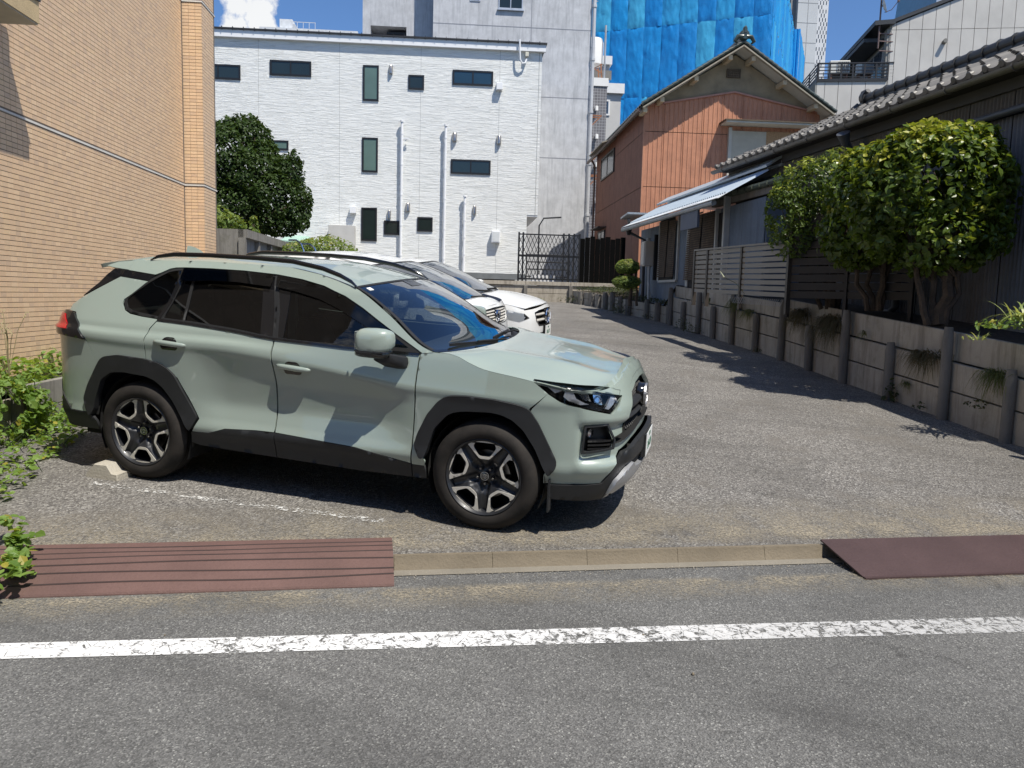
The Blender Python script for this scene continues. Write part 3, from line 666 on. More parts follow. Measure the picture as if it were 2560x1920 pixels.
    # bonnet
    def hood(u,v):
        xr=-.13-.15*u*u-.07*abs(u)**6; xf=.80-.095*u*u-.045*abs(u)**6
        x=xr+(xf-xr)*v; xe=(-.35)+(.66+.35)*v
        p=S.p_of_x(xe); eb=S.band(p,hz(xe)); y=u*eb[1]; X=x
        zc=interp([0,.25,.6,.85,1],[1.170,1.162,1.132,1.102,1.082],v)
        e=abs(u); zed=hz(xe)
        sh=1-e**2.6; z=zed+(zc-zed)*sh
        yy=abs(y); zf=interp([0,.28,.57,.75],[1.084,1.066,1.016,.986],yy); k_=smooth(.55,1.0,v)**1.5; z=z*(1-k_)+max(zf,0)*k_
        z+=.016*math.exp(-((e-(.66-.12*v))/.10)**2)*smooth(0,.25,v)*(1-smooth(.85,1,v)) + .008*smooth(.72,.55,e)*0
        z-=.012*(1-smooth(.30,.62,e))*smooth(.0,.3,v)
        X=x if e<.999 else x
        return (X*(1-e**8)+xe*0+x*e**8,y,z)
    panel('bonnet',[(-1,0),(1,0),(1,1),(-1,1)],lambda u,v:hood(max(-1,min(1,u)),v),M_sage,T,.035,.015,ref=(.2,0,.2))
    # cowl
    def cowl(u,v):
        h0=hood(u,0); x1=-.20-.20*u*u; e=abs(u); return (h0[0]+(x1-.03-h0[0])*v,u*(.80-.02*v),1.150-.028*smooth(.0,.4,v)+.0*v-.012*e*e)
    panel('cowl_grille',[(-1,-.08),(1,-.08),(1,1.3),(-1,1.3)],cowl,M_plast,T,.06,0,ref=(-.3,0,.2))
    # windscreen
    def scr(u,v,off=0):
        xe=-1.075+(-.385+1.075)*v; y=u*S.band(S.p_of_x(xe),ze(xe))[1]*.985
        x=xe+(.10+.10*v)*(1-u*u); z=ze(xe)+(.030-.055*v)*(1-u*u)+.012*math.sin(math.pi*v)+off
        return (x,y,z)
    ws=panel('windscreen',[(-1,0),(1,0),(1,1),(-1,1)],scr,M_scr,T,.06,0,ref=(-1.5,0,.8))
    def strip(u0,u1,v0,v1,nm,m=M_rub): panel(nm,[(u0,v0),(u1,v0),(u1,v1),(u0,v1)],lambda u,v:scr(u,v,.003),m,ws,.04,.004,ref=(-1.5,0,.8))
    strip(-1,-.965,0,1,'screen_seal'); strip(.965,1,0,1,'screen_seal'); strip(-1,1,-.005,.025,'screen_seal'); strip(-1,1,.955,1.0,'screen_seal',M_gloss)
    strip(-.14,.14,.02,.13,'sensor_shade',M_lampd); strip(-.90,-.84,.06,.11,'round_sticker',M_plate)
    # mirror in cabin, wipers
    MB().loft([[(-.93+.0*a,y,1.44+.03*b) for a,b in((0,-1),(0,1))]+[(-.97,y,1.47),(-.97,y,1.41)] for y in(-.12,.12)]).build('rear_view_mirror',M_gloss,T,False,True)
    for (y0,y1) in((-.62,-.02),(-.02,.55)):
        w=MB(); 
        p0=Vector(scr(y0/.8,.93,.02)); p1=Vector(scr(y1/.8,.97,.012)); w.bar(p0,p1,.012,.02); q=Vector(scr((y0+y1)/1.6,.945,.03)); 
        w.tube([q,Vector((p1.x+.05,(y1+.02),1.17)),Vector((p1.x+.10,y1+.06,1.155))],.008,6); w.build('wiper',M_rub,T,False,True)
    # roof, spoiler, tailgate
    def roof(u,v):
        xe=-1.085+(-2.955+1.085)*v; y=u*S.band(S.p_of_x(xe),ze(xe))[1]
        x=xe+(.10*(1-v)-.02*v)*(1-u*u); z=ze(xe)+(.030+.012*math.sin(math.pi*v))*(1-abs(u)**2.4)
        z-=.010*math.exp(-((abs(u)-.90)/.05)**2)
        return (x,y*.994,z-.006)
    panel('roof',[(-1,0),(1,0),(1,1),(-1,1)],roof,M_sage,T,.045,0,ref=(-2,0,1))
    def spl(u,v):
        xe=-2.96+(-3.245+2.96)*v; y=u*S.band(S.p_of_x(xe),ze(xe))[1]; return (xe-.10*v*(1-u*u),y,ze(xe)+.03*(1-abs(u)**2.4))
    panel('spoiler',[(-1,0),(1,0),(1,1),(-1,1)],spl,M_sage,T,.05,.03,ref=(-3,0,1))
    def tg(u,v):
        x=-3.20-.05*v; zz=1.56-.36*v; a=Vector(S.band(S.p_of_x(-3.30-.2*v),zz)); return (-3.14-.30*v**.9-.02*(1-u*u),u*(.52+.08*v),zz)
    panel('rear_window',[(-1,0),(1,0),(1,1),(-1,1)],tg,M_priv,T,.08,0,ref=(-2,0,1))
    panel('tailgate',[(-1,0),(1,0),(1,1),(-1,1)],lambda u,v:(-3.50-.04*(1-u*u)-.02*v,u*.60,1.21-.45*v),M_sage,T,.08,.02,ref=(-2,0,1))
    panel('rear_bumper',[(-1,0),(1,0),(1,1),(-1,1)],lambda u,v:(-3.48-.03*(1-u*u)+.1*v*v,u*.62,.78-.45*v),M_plast,T,.08,.02,ref=(-2,0,1))
    # roof rails
    for sd in(-1,1):
        mb=MB(); xs=[-2.80,-2.74,-2.6,-2.3,-1.9,-1.6,-1.35,-1.2,-1.10,-1.05]; zz=[1.628,1.656,1.678,1.687,1.687,1.678,1.644,1.605,1.567,1.535]; hh=[.004,.014,.018,.018,.018,.018,.018,.017,.014,.004]
        rg=[]
        for x,z,h_ in zip(xs,zz,hh):
            y=S.band(S.p_of_x(x),ze(x))[1]-.005; rg.append([(x,sd*(y+.017*math.cos(a)),z+h_*math.sin(a)) for a in [6.28318*k/10 for k in range(10)]])
        rr=mb.loft(rg).build('roof_rail',M_gloss,T,True,True)
    # fin aerial
    fin=MB(); rg=[]
    for t in [k/8 for k in range(9)]:
        x=-2.93+.17*t; w_=.026*(1-t*.8); h_=.062*(1-t**2.2)+.001
        rg.append([(x,-w_,1.655),(x,-w_*.35,1.658+h_*.7),(x-.0,0,1.66+h_),(x,w_*.35,1.658+h_*.7),(x,w_,1.655)])
    fin.loft(rg).build('aerial_fin',M_sage,T,True,True)
    # cabin
    MB().box(-3.3,-.25,-.80,.80,.35,.50).build('cabin_floor',M_dark,T,False,True)
    MB().box(-.45,.42,-.62,.62,.28,.98).build('engine_block',M_dark,T,False,True)
    MB().box(-3.45,.5,-.62,.62,.22,.36).build('underbody',M_dark,T,False,True); MB().box(.42,.80,-.60,.60,.262,.32).build('undertray',M_dark,T,False,True)  # undertray added to stop sunlight streaking through the open nose underside
    d=MB(); d.loft([[(-.30,y,1.115-.05*abs(y)),(-.55,y,1.13),(-.78,y,1.10),(-.86,y,1.02),(-.80,y,.75),(-.4,y,.6)] for y in [-.76+k*.19 for k in range(9)]]); db=d.build('dashboard',M_dash,T,True,True)
    sw=MB(); sw.revolve((-.98,-.37,1.0),(-.9,0,.45),[(.175,0),(.187,.012),(.20,0),(.187,-.012),(.175,0)],32); sw.bar((-.98,-.55,1.0),(-.98,-.19,1.0),.03,.05); sw.build('steering_wheel',M_seat,T,True,True)
    def seat(x,y,w):
        b=MB(); rg=[]
        for t,wx,th in((0,.95,.10),(.15,1,.13),(.5,.98,.13),(.85,.9,.10),(1,.75,.06)):
            cx_=x-.10-.17*t; cz_=.70+.55*t; rg.append([(cx_+dx*th,y+dy*w*wx,cz_) for dx,dy in((-.5,-.4),(.3,-.5),(.55,-.3),(.5,.0),(.55,.3),(.3,.5),(-.5,.4))])
        b.loft(rg); o=b.build('seat_back',M_seat,T,True,True)
        h=MB(); h.loft([[(x-.31+dx*s_,y+dy*s_,z) for dx,dy in((-.045,-.11),(.04,-.12),(.05,0),(.04,.12),(-.045,.11))] for z,s_ in((1.28,.8),(1.32,1),(1.40,1.05),(1.46,.95),(1.48,.6))]); h.build('headrest',M_seat,o,True,True)
        MB().box(x-.1,x+.42,y-w/2,y+w/2,.52,.70).build('seat_cushion',M_seat,T,True,True)
    for y in(-.38,.38): seat(-1.30,y,.50)
    for y in(-.42,0,.42): seat(-2.25,y,.42)
    MB().box(-1.64,-1.58,-.58,-.54,.9,1.50).build('pillar_lining',M_int,T,False,True)
    MB().box(-1.64,-1.58,.54,.58,.9,1.50).build('pillar_lining',M_int,T,False,True)
    rl=MB(); rl.loft([[(x,y,min(1.50,ze(x)-.04)-.1*abs(y)**3) for x in(-1.25,-1.8,-2.4,-2.9)] for y in(-.6,-.3,0,.3,.6)],False,False); rl.build('roof_lining',M_int,T,False,True)
    for x,rt in((0,math.pi/2),(-2.69,math.pi/2+R(36))):
        for sd in(-1,1): build_wheel(T,(x,sd*.79,.37),sd,rt)
    return T
def build_white_car(c):
    """a smaller white car from its own plan curve, roof line and glass line; c is a dict of measurements"""
    S=Shape(c['plan'],c['side'],c['front'],c['rear'],c['belt'])
    m=CARM.copy(); m.translation=Vector(c['loc'])
    T=thing('parked_car',c['label'],'car',mtx=m)
    ze=lambda x:interp(c['ex'],c['ez'],x); zb=lambda x:interp(c['bx'],c['bz'],x); ref=(c['mid'],0,.7); wb=c['wb']; rw=c['rw']; ra=rw+.06
    xs=lambda x:S.p_of_x(x)
    for sd in(-1,1):
        f=lambda x,z,o=0,sd=sd:(lambda q:(q[0],q[1]*sd,q[2]))(S.band(xs(x),z,o))
        panel('inner_shell',[(c['xr']+.1,.35),(-wb-ra,.35)]+[(-wb+ra*1.02*math.cos(a),rw+ra*1.02*math.sin(a)) for a in [R(180-k*20) for k in range(10)]]+[(-ra,.35)]+[(ra*1.02*math.cos(a),rw+ra*1.02*math.sin(a)) for a in [R(180-k*20) for k in range(10)]]+[(c['xf']-.3,.3),(c['xf']-.3,.6),(.1,zb(0)-.05),(c['xr']+.1,zb(c['xr'])-.05)],lambda x,z:f(x,z,-.02),M_dark,T,.12,0,ref=ref)
        cuts=[c['xr']+.02,c['dr'],c['dm'],c['df'],c['xe']]
        nm=['quarter_panel','rear_door_panel','front_door_panel','front_fender']
        for i in range(4):
            a,b=cuts[i]+.003,cuts[i+1]-.003; bot=[]
            x=a
            while x<b+1e-6:
                z=.24
                for ax in(0,-wb):
                    if abs(x-ax)<ra: z=max(z,rw+math.sqrt(max(0,ra*ra-(x-ax)**2)))
                bot.append((x,z)); x+=(b-a)/30
            top=[(a+(b-a)*k/10,zb(a+(b-a)*k/10)) for k in range(11)]
            panel(nm[i],bot+top[::-1],f,M_white,T,.045,ref=ref)
        for cx,cz in c['handles']:
            hb=MB(); rg=[]
            for k in range(9):
                t=k/8; x=cx-.10+.20*t; y0=S.band(xs(x),cz)[1]; e=math.sin(math.pi*t)**.4 if 0<t<1 else 0
                rg.append([(x,sd*(y0+.003+.016*e+.012*e*math.cos(a)),cz+.013*math.sin(a)*max(e,.3)) for a in [6.28318*j/8 for j in range(8)]])
            hb.loft(rg).build('door_handle',M_white,T,True,True)
        g=[(x,zb(x)+.008) for x in c['gx']]; gt=[(x,ze(x)-c['gf']) for x in c['gtx']]
        panel('side_window',g+gt[::-1],lambda x,z:f(x,z,-.012),c.get('gl',M_priv),T,.06,0,ref=ref)
        panel('roof_side_rail',[(x,ze(x)-c['gf']+.004) for x in c['gtx']]+[(c['gtx'][-1]+.03,zb(c['gtx'][-1])),(c['ex'][-1],ze(c['ex'][-1]))]+[(x,ze(x)) for x in c['ex'][::-1][1:]]+([(c['ex'][0],zb(c['ex'][0])),(c['gtx'][0]-.03,zb(c['gtx'][0]))]),f,M_white,T,.05,.02,ref=ref)
        for cx in c['pil']: panel('pillar_trim',[(cx-.04,zb(cx)),(cx+.04,zb(cx)),(cx+.02,ze(cx)-c['gf']),(cx-.06,ze(cx)-c['gf'])],lambda x,z:f(x,z,-.004),M_gloss,T,.06,.0,ref=ref)
        for cx in(-wb,0):
            w=MB(); W=c['hw']; w.loft([[(cx+ra*math.cos(a),sd*y,rw+ra*math.sin(a)) for a in [R(-25+k*230/14) for k in range(15)]] for y in(W-.04,W-.35)],False,False); w.add([(cx+ra*math.cos(a),sd*(W-.35),rw+ra*math.sin(a)) for a in [R(-25+k*230/14) for k in range(15)]],[tuple(range(15))]); w.build('wheel_well',M_dark,T,False,True)
        # mirror
        mx,mz=c['mirror']; y0=S.band(xs(mx),mz)[1]
        def ring(y,s_,n=14): return [(mx+.06*s_*math.copysign(abs(math.cos(a))**.6,math.cos(a)),sd*(y0+y),mz+.01+.075*s_*math.copysign(abs(math.sin(a))**.6,math.sin(a))) for a in [6.28318*k/n for k in range(n)]]
        mo=MB().loft([ring(.02,.6),ring(.05,.95),ring(.12,1),ring(.18,.9),ring(.205,.55)]).build('side_mirror',M_white,T,True,True)
        MB().box(mx-.03,mx+.05,min(sd*y0,sd*(y0+.08)),max(sd*y0,sd*(y0+.08)),mz-.08,mz-.03).build('mirror_arm',M_gloss,mo,False,True)
        # head lamp
        hp=[(p*sd,z) for p,z in c['lamp']]
        fb=lambda o_:(lambda p,z:(lambda q:(q[0],math.copysign(q[1],p),q[2]))(S.band(abs(p),z,o_)))
        ho=panel('head_lamp',hp,fb(-.05),M_lampd,T,.05,-.048,ref=ref)
        panel('lamp_lens',hp,fb(.003),M_lens,ho,.05,0,ref=ref)
        for j,poly in enumerate(c['cells']): panel('lamp_reflector',[(p*sd,z) for p,z in poly],fb(-.02),M_refl if j%2==0 else M_chrome,ho,.03,.02,ref=ref)
        tl=[(x,z) for x,z in c['tail']]; panel('tail_lamp',tl,lambda x,z:f(x,z,.01),M_red,T,.05,.03,ref=ref)
    ff=lambda o_:(lambda p,z:(lambda q:(q[0],math.copysign(q[1],p) if p else 0.0,q[2]))(S.band(abs(p),z,o_(p,z) if callable(o_) else o_)))
    mir=lambda h:h+[(-p,z) for p,z in h[::-1] if p>1e-6]
    # front: bumper skin with grille and intake openings
    gr=mir(c['grille']); ik=mir(c['intake'])
    panel('front_bumper',mir(c['nose']),ff(0),M_white,T,.045,.03,[gr,ik,c['lamp'],[(-p,z) for p,z in c['lamp'][::-1]]],ref=ref)
    G=panel('grille',gr,ff(-.07),M_dark,T,.07,-.06,ref=ref)
    panel('lower_intake',ik,ff(-.06),M_dark,T,.08,-.05,ref=ref)
    gp=max(p for p,z in c['grille']); 
    for z,h_ in c['bars']:
        wz=[p for p in [k*gp/20 for k in range(21)] if inpoly(max(p,.001),z,c['grille']+[(-.01,c['grille'][-1][1]),(-.01,c['grille'][0][1])])]
        if not wz: continue
        w_=max(wz); mb=MB(); mb.loft([[ff(o_)(p,z+dz) for o_,dz in((-.06,-h_),(-.008,-h_*.8),(0,0),(-.008,h_*.8),(-.06,h_))] for p in [-w_+w_*k/6 for k in range(13)]]); mb.build('grille_bar',c['barm'],G,True,True)
    fr=[(p*.0+p*1.035,c['grille'][0][1]+(z-c['grille'][0][1])*1.0) for p,z in c['grille']]
    cz=sum(z for p,z in c['grille'])/len(c['grille'])
    out=[(p*1.045,cz+(z-cz)*1.09) for p,z in c['grille']]
    panel('grille_surround',mir(out),ff(.004),M_chrome,G,.05,.02,[gr],ref=ref)
    ec=Vector(ff(.012)(0,c['emz'])); er=c['emr']; e=MB()
    MB().revolve(ec-Vector((.02,0,0)),(1,0,0),[(0,.012),(er*.92,.010),(er,.002),(er,-.05)],30,ref=(0,1,0)).build('emblem_base',M_gloss,G,True,True)
    ellipse_ring(e,ec+Vector((.002,0,0)),(0,1,0),(0,0,1),er,er,er*.16,.014)
    if c['star']:
        for k in range(3):
            a=math.pi/2+k*2*math.pi/3; d=Vector((0,math.cos(a),math.sin(a))); q=Vector((0,-math.sin(a),math.cos(a)))
            b=ec+Vector((.004,0,0)); t=er*.16; e.add([b-q*t,b+q*t,b+d*er*.93,b+Vector((.010,0,0))],[(0,1,3),(1,2,3),(2,0,3)])
    else:
        # ring crossed by two slanted strokes
        for o1 in(-.35,.35):
            e.bar(ec+Vector((.004,-er*.62,er*(o1+.32))),ec+Vector((.004,er*.62,er*(o1-.32))),.008,er*.2,(1,0,0))
        e.bar(ec+Vector((.004,-er*.45,-er*.2)),ec+Vector((.004,er*.45,er*.2)),.008,er*.2,(1,0,0))
    e.build('emblem',M_chrome,G,False,True)
    if c.get('plate'):
        px_=S.band(0,c['plate'])[0]+.03
        MB().box(px_-.04,px_-.005,-.18,.18,c['plate']-.09,c['plate']+.09).build('plate_holder',M_gloss,T,False,True)
        pl=MB().box(px_-.004,px_,-.165,.165,c['plate']-.082,c['plate']+.082).build('number_plate',M_plate,T,False,True)
        rt=Matrix(((0,0,1,0),(1,0,0,0),(0,1,0,0),(0,0,0,1)))
        lettering(c['num'][0],.035,M_pgreen,pl,Matrix.Translation((px_+.001,0,c['plate']+.052))@rt,'plate_number')
        lettering(c['num'][1],.085,M_pgreen,pl,Matrix.Translation((px_+.001,0,c['plate']-.02))@rt,'plate_number')
    # bonnet, windscreen, roof
    hx0,hx1,hz0,hz1,hb=c['hood']
    def hood(u,v):
        e=abs(u); x=hx0+hb*(1-u*u)+(hx1-.10*u*u-hx0-hb*(1-u*u))*v; xe=c['xe0']+(c['xe']-c['xe0'])*v
        yb=S.band(xs(xe),zb(xe))[1]; zc=hz0+(hz1-hz0)*(v**1.5); z=zb(xe)+(zc-zb(xe))*(1-e**2.4)
        z+=.010*math.exp(-((e-.7)/.1)**2)*math.sin(math.pi*min(1,v))
        return (x*(1-e**8)+xe*e**8,u*yb,z)
    panel('bonnet',[(-1,0),(1,0),(1,1),(-1,1)],lambda u,v:hood(max(-1,min(1,u)),v),M_white,T,.05,.012,ref=(.1,0,.1))
    panel('cowl_grille',[(-1,0),(1,0),(1,1),(-1,1)],lambda u,v:(hood(u,0)[0]-.25+.28*v,u*hood(.99,0)[1]*.98,hood(u,0)[2]-.018-.01*u*u),M_plast,T,.07,0,ref=(.1,0,.1))
    x0,x1=c['scr']
    def scr(u,v,o_=0):
        xe=x0+(x1-x0)*v; y=u*S.band(xs(xe),ze(xe))[1]*.985
        return (xe+(.10+c['bow']*v)*(1-u*u),y,ze(xe)+(.03-.05*v)*(1-u*u)+.012*math.sin(math.pi*v)+o_)
    ws=panel('windscreen',[(-1,0),(1,0),(1,1),(-1,1)],scr,M_scr,T,.07,0,ref=(c['mid'],0,.8))
    for a,b,q,r_ in((-1,-.965,0,1),(.965,1,0,1),(-1,1,0,.03),(-1,1,.95,1)): panel('screen_seal',[(a,q),(b,q),(b,r_),(a,r_)],lambda u,v:scr(u,v,.003),M_rub,ws,.05,.004,ref=(c['mid'],0,.8))
    for y0,y1 in((-.6,0),(-.05,.5)):
        w=MB(); w.bar(scr(y0/.75,.90,.02),scr(y1/.75,.96,.015),.012,.02); w.build('wiper',M_rub,T,False,True)
    x2=c['ex'][0]
    def roof(u,v):
        xe=x0+(x2-x0)*v; return (xe+(.10*(1-v))*(1-u*u),u*S.band(xs(xe),ze(xe))[1],ze(xe)+(.03+.012*math.sin(math.pi*v))*(1-abs(u)**2.4))
    panel('roof',[(-1,0),(1,0),(1,1),(-1,1)],roof,M_white,T,.06,.01,ref=(c['mid'],0,.9))
    xr,zr=c['xr'],zb(c['xr']); zt=ze(x2)
    if c['boot']:
        panel('rear_window',[(-1,0),(1,0),(1,1),(-1,1)],lambda u,v:(x2-(c['boot']-.0)*v,u*(.55+.1*v),zt+.02-(zt-zb(x2-c['boot'])-.03)*v),M_priv,T,.1,0,ref=(c['mid'],0,.5))
        panel('boot_lid',[(-1,0),(1,0),(1,1),(-1,1)],lambda u,v:(x2-c['boot']+(xr-x2+c['boot'])*v,u*S.band(xs(x2-c['boot']+(xr-x2+c['boot'])*v*.95),.9)[1]*.98,zb(x2)+.04-.06*v),M_white,T,.1,.02,ref=(c['mid'],0,.2))
    else:
        panel('rear_window',[(-1,0),(1,0),(1,1),(-1,1)],lambda u,v:(x2-.05-.18*v,u*(.52+.08*v),zt+.02-(zt-zr)*v),M_priv,T,.1,0,ref=(c['mid'],0,.5))
    panel('tailgate',[(-1,0),(1,0),(1,1),(-1,1)],lambda u,v:(xr-.02*(1-u*u)+.03*v,u*(c['hw']-.08),zr+.02-(zr-.25)*v),M_white,T,.1,.02,ref=(c['mid'],0,.5))
    MB().box(c['xr']+.2,.3,-c['hw']+.15,c['hw']-.15,.2,.40).build('underbody',M_dark,T,False,True)
    MB().box(-.35,c['xf']-.28,-.5,.5,.28,zb(0)-.08).build('engine_block',M_dark,T,False,True)
    d=MB(); zx=zb(-.5); d.loft([[(c['scr'][1]+.1,y,zx+.0),(c['scr'][1]-.3,y,zx+.03),(c['scr'][1]-.5,y,zx-.1),(c['scr'][1]-.3,y,zx-.4)] for y in [-c['hw']+.12+k*(2*c['hw']-.24)/6 for k in range(7)]]); d.build('dashboard',M_dash,T,True,True)
    for y in(-.36,.36):
        xx=c['seat']; b=MB(); b.loft([[(xx-.16*t+dx,y+dy*wx,.55+.55*t) for dx,dy in((-.06,-.2),(.05,-.24),(.07,0),(.05,.24),(-.06,.2))] for t,wx in((0,1),(.5,1),(1,.75))]); o=b.build('seat_back',M_seat,T,True,True)
        MB().box(xx-.24,xx-.15,y-.12,y+.12,1.13,1.30).build('headrest',M_seat,o,False,True)
    for x in(0,-wb):
        for sd in(-1,1): build_wheel(T,(x,sd*(c['hw']-.11),rw),sd,0,'multi',rw,.19,rw*.70)
    return T
HATCH=dict(label='white compact hatchback with slatted grille and round badge, between the green SUV and the saloon',
 plan=[(.74,0),(.735,.25),(.71,.45),(.66,.58),(.56,.68),(.40,.75),(.15,.795),(-.4,.81),(-1.3,.81),(-2.2,.81),(-2.65,.79),(-2.88,.72),(-2.96,.58),(-2.99,.3),(-3.0,0)],
 side=([.2,.4,.7,.9,1.05,1.14],[.05,.02,.0,.006,.015,.03]),front=((.5,1.0),([.2,.3,.45,.8,1.0,1.1,1.18],[.12,.05,0,0,.03,.07,.14])),rear=((.4,.9),([.2,.4,.9,1.2,1.6],[.08,0,.02,.05,.2])),belt=(1.10,.04,.34),
 ex=[-2.85,-2.5,-1.8,-1.1,-.55,-.15,.15,.38],ez=[1.38,1.43,1.51,1.555,1.49,1.36,1.22,1.11],bx=[-3,-2,-1,-.2,.1,.38,.6],bz=[1.12,1.10,1.08,1.08,1.09,1.10,1.06],
 mid=-1.2,wb=2.48,rw=.32,xr=-2.99,xf=.74,xe=.58,xe0=.36,dr=-2.0,dm=-1.1,df=.02,handles=[(-1.85,1.04),(-1.0,1.02)],gx=[-2.7,-2.0,-1.2,-.3,.22],gtx=[-2.55,-2.0,-1.1,-.6,-.25,.15],gf=.055,pil=[-1.1,-2.05],hw=.81,mirror=(-.05,1.15),gl=M_gls,
 lamp=[(1.0,1.14),(.62,1.10),(.50,1.03),(.62,.97),(.92,1.02)],cells=[[(.9,1.11),(.76,1.085),(.74,1.03),(.88,1.04)],[(.70,1.07),(.58,1.055),(.60,1.005),(.70,1.01)]],tail=[(-2.97,1.15),(-2.75,1.15),(-2.75,.9),(-2.97,.9)],
 nose=[(0,1.12),(.4,1.105),(.7,1.115),(1.02,1.15),(1.06,.95),(1.02,.55),(1.05,.26),(0,.22)],grille=[(0,1.075),(.30,1.07),(.46,1.05),(.42,.94),(.26,.91),(0,.905)],intake=[(0,.58),(.5,.56),(.55,.40),(0,.38)],bars=[(1.045,.009),(1.015,.009),(.985,.009),(.955,.009),(.93,.009)],barm=M_silver,emz=.99,emr=.066,star=False,plate=.70,num=('580','12-46'),
 hood=(.34,.67,1.165,1.11,.09),scr=(-.52,.34),bow=.08,seat=-1.15,boot=0,loc=(-1.74,2.62,.325))
SALOON=dict(label='white saloon with a star in its chrome grille, parked farthest from the road',
 plan=[(.79,0),(.775,.25),(.73,.48),(.66,.63),(.53,.76),(.33,.85),(.05,.895),(-.7,.905),(-1.6,.905),(-2.6,.90),(-3.2,.86),(-3.55,.78),(-3.75,.62),(-3.83,.35),(-3.85,0)],
 side=([.2,.4,.6,.75,.88,.95],[.06,.02,.005,0,.015,.04]),front=((.5,1.1),([.2,.3,.45,.6,.75,.88,.96],[.12,.05,0,0,.02,.07,.14])),rear=((.4,1.0),([.2,.4,.8,1.0],[.08,0,.02,.06])),belt=(.92,.04,.62),
 ex=[-2.95,-2.6,-2.0,-1.5,-1.25,-.9,-.55,-.25],ez=[1.14,1.26,1.35,1.365,1.345,1.22,1.06,.95],bx=[-3.85,-3,-2,-1,-.3,.0,.35,.65],bz=[.98,.98,.96,.94,.93,.915,.87,.80],
 mid=-1.5,wb=2.84,rw=.33,xr=-3.84,xf=.79,xe=.62,xe0=-.22,dr=-2.35,dm=-1.45,df=-.42,handles=[(-2.2,.86),(-1.25,.84)],gx=[-2.75,-2.0,-1.2,-.5,-.35],gtx=[-2.6,-2.1,-1.5,-1.2,-.85,-.42],gf=.045,pil=[-1.45,-2.35],hw=.905,mirror=(-.62,1.0),
 lamp=[(1.25,.80),(1.0,.785),(.72,.735),(.62,.665),(.80,.61),(1.05,.66),(1.20,.735)],cells=[[(1.12,.77),(.98,.765),(.95,.71),(1.08,.72)],[(.90,.745),(.80,.725),(.80,.655),(.90,.665)],[(.76,.70),(.68,.68),(.72,.64),(.78,.645)]],tail=[(-3.8,.9),(-3.4,.92),(-3.4,.72),(-3.8,.7)],
 nose=[(0,.83),(.4,.80),(.75,.775),(1.0,.80),(1.28,.83),(1.30,.6),(1.2,.3),(0,.2)],grille=[(0,.775),(.34,.76),(.47,.735),(.44,.62),(.34,.545),(0,.53)],intake=[(0,.42),(.85,.44),(.95,.36),(.8,.26),(0,.25)],bars=[(.70,.018),(.615,.018)],barm=M_silver,emz=.655,emr=.105,star=True,plate=.44,num=('330','10-57'),
 hood=(-.30,.72,.97,.845,.18),scr=(-1.25,-.30),bow=.14,seat=-1.45,boot=.55,loc=(-2.10,6.15,.60))
# ------------------------------------------------------------------ ground
def ground_mat(name,base,lo,hi,speck,scale=60,bump=.8,dist=.01,dirt=None):
    t=NT(name); co=t.coord('Object')
    big=t.noise(.55,5,.6,co); mid=t.noise(7,4,.6,co); v=t.vor(scale,co,'F1',1); n=t.noise(scale*2.2,3,.7,co)
    bw=t.n('ShaderNodeRGBToBW'); t.l(v,bw.inputs[0])
    c=t.ramp(bw.outputs[0],[(.0,lo),(.45,base),(.8,hi),(.97,speck)])
    c=t.mix(t.ramp(big,[(.38,0),(.68,.8)]),c,t.mix(.6,c,tuple(x*.42 for x in base)))
    c=t.mix(t.ramp(mid,[(.45,0),(.8,.35)]),c,t.mix(.5,c,hi))
    sk=t.noise(1.0,5,.7,t.coord('Object',(.35,1.6,1),(0,0,-.45)),.6); c=t.mix(t.ramp(sk,[(.50,0),(.72,.45)]),c,tuple(x*.42 for x in base)); spk=t.noise(9,2,.5,co); c=t.mix(t.ramp(spk,[(.70,0),(.76,.5)]),c,tuple(x*.4 for x in base))
    if dirt: 
        dn=t.noise(1.7,6,.68,co); c=t.mix(t.ramp(dn,[(.52,0),(.70,.7)]),c,dirt)
    cd=t.n('ShaderNodeVectorMath'); cd.operation='ADD'; t.l(co,cd.inputs[0]); nz=t.n('ShaderNodeTexNoise'); nz.inputs['Scale'].default_value=2.2; nz.inputs['Detail'].default_value=6; t.l(co,nz.inputs[0]); sc_=t.n('ShaderNodeVectorMath'); sc_.operation='SCALE'; t.l(nz.outputs[1],sc_.inputs[0]); sc_.inputs['Scale'].default_value=.5; t.l(sc_.outputs[0],cd.inputs[1])
    ck=t.vor(.42,cd.outputs[0],'DISTANCE_TO_EDGE',0); cm=t.math('MULTIPLY',t.ramp(ck,[(.0,.45),(.004,0)]),t.ramp(t.noise(.5,3,.5,co),[(.5,0),(.56,1)])); c=t.mix(cm,c,tuple(x*.25 for x in base))
    h=t.math('ADD',t.vor(scale,co,'F1',0),t.math('MULTIPLY',n,.8))
    nm=t.bump(h,bump,dist); return t.bsdf(c,.92,0,.25,nm),t
M_lot,_=ground_mat('gravelly_old_asphalt',(.185,.175,.162),(.075,.070,.066),(.33,.315,.29),(.55,.53,.49),82,1.0,.010,(.17,.155,.135))
M_road,_=ground_mat('road_asphalt',(.135,.134,.130),(.07,.07,.068),(.215,.213,.205),(.42,.42,.39),150,.8,.005)
M_soil=plain('dark_soil',(.05,.04,.03),.95,var=.4,vscale=12,bump=.8,bscale=40,bdist=.03)
